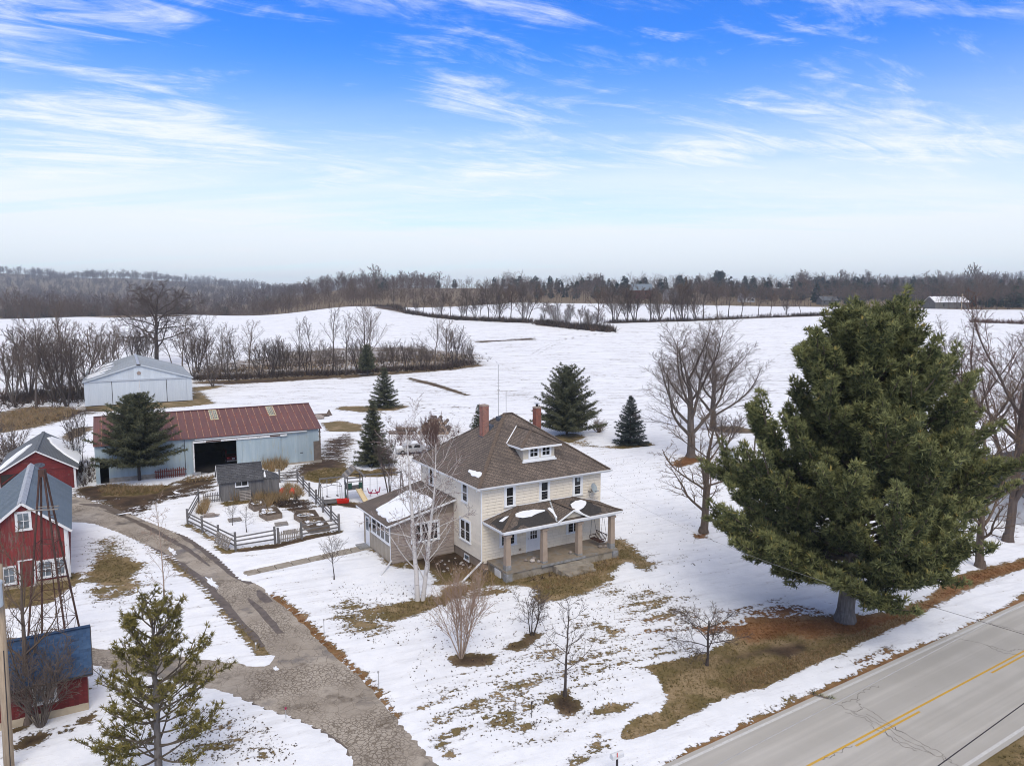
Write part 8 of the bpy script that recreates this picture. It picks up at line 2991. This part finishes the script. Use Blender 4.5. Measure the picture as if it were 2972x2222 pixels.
MB().tube([(0, 0, .03), (.5, .05, .05), (1.0, -.05, .03)], [.035, .025, .01], 6).build("stick", M["log"], e)
blades("needles", [Vector((.1 * k, .06 * (k % 3) - .06, .06)) for k in range(-2, 8)], .22, 14, .9, M["pineleaf"], 5, .05, parent=e)
e = thing("snow_pole", "grey utility box on the snow among the bare trees right of the maples", "box", at(2120, 1338), R(20))
MB().box(-.5, -.4, 0, .5, .4, 1.1).build("body", M["galv"], e)
MB().box(-.54, -.44, 1.101, .54, .44, 1.16).build("lid", M["galv"], e)

# ------------------------------------------------------------------ far buildings and poles
def far_house(x, y, w, d, h, rh, rz, label, wall, roofm, name="farm_building", windows=3):
    p = G(x, y)
    e = thing(name, label, "building", p, rz)
    MB().box(-w / 2, -d / 2, -1, w / 2, d / 2, h).build("wall", M[wall], e)
    MB().prism([(-w / 2 + .02, -d / 2, h), (-w / 2 + .02, d / 2, h), (-w / 2 + .02, 0, h + rh - .1)], (w - .04, 0, 0)).build("gable", M[wall], e)
    for s in (-1, 1):
        MB().prism([(-w / 2 - .5, s * (d / 2 + .5), h - .2), (w / 2 + .5, s * (d / 2 + .5), h - .2), (w / 2 + .5, 0, h + rh), (-w / 2 - .5, 0, h + rh)], (0, 0, -.12)).build("roof_slope", M[roofm], e)
    for k in range(windows):
        xx = -w / 2 + w * (k + .5) / windows
        MB().box(xx - .6, -d / 2 - .05, h * .35, xx + .6, -d / 2 + .02, h * .75).build("window", M["glass"], e)
    return e


far_house(2745, 895, 26, 12, 4.5, 4.0, R(8), "long far shed with a snowy roof below the woods on the right", "planks", "snow", "far_shed", 2)
far_house(1860, 866, 20, 12, 8, 6, R(-15), "dark red far barn with a grey roof among the distant trees", "redpaint", "metalroof", "far_barn", 2)
far_house(1945, 870, 11, 9, 5.5, 4, R(20), "pale far house between the distant bare trees", "carwhite", "greyroof", "far_house", 3)
far_house(1955 + 210, 876, 12, 9, 4.5, 3.5, R(10), "far house with a grey roof right of the distant barn", "carwhite", "greyroof", "far_house", 3)
far_house(2400, 884, 14, 9, 4, 3, R(5), "low far grey-roofed building left of the white pine's top", "planks", "greyroof", "far_house", 3)
# the driveway strip and dark roof glimpsed at the right edge
rr = thing("dark_roofed_house", "house with a dark grey roof glimpsed at the picture's right edge", "house", at(3070, 1500), R(30))
MB().box(-6, 0, -.2, 6, 8, 2.8).build("wall", M["carwhite"], rr)
for s in (0, 1):
    ye = -.6 if s == 0 else 8.6
    MB().prism([(-6.8, ye, 2.6), (6.8, ye, 2.6), (6.8, 4, 5.6), (-6.8, 4, 5.6)], (0, 0, -.12)).build("roof_slope", M["shedroof2"], rr)
for (x, y, yt, lb) in ((2790, 900, 852, "pale far utility pole right of the long far shed"), (2836, 890, 852, "thin far utility pole at the right before the woods"), (2485, 884, 842, "far utility pole just left of the white pine's top")):
    p = G(x, y)
    e = thing("far_pole", lb, "pole", p)
    h = top_z(p, yt)
    MB().tube([(0, 0, -.5), (0, 0, h)], [.28, .2], 7).build("shaft", M["polewood"], e)
    MB().box(-.9, -.08, h - 1.0, .9, .08, h - .8).build("crossarm", M["polewood"], e)

# ------------------------------------------------------------------ air between here and the hills
if HAZE > 0:
    hz = MB().box(-3600, -120, -90, 3600, 5400, 178)
    m = bpy.data.materials.new("haze")
    m.use_nodes = True
    t = m.node_tree
    t.nodes.clear()
    v = nd(t, "VolumePrincipled", {"Color": (0.78, 0.89, 1.0, 1), "Density": HAZE, "Anisotropy": 0.0})
    nd(t, "OutputMaterial", {"Volume": v.outputs[0]})
    tag(hz.build("haze", m), kind="stuff")
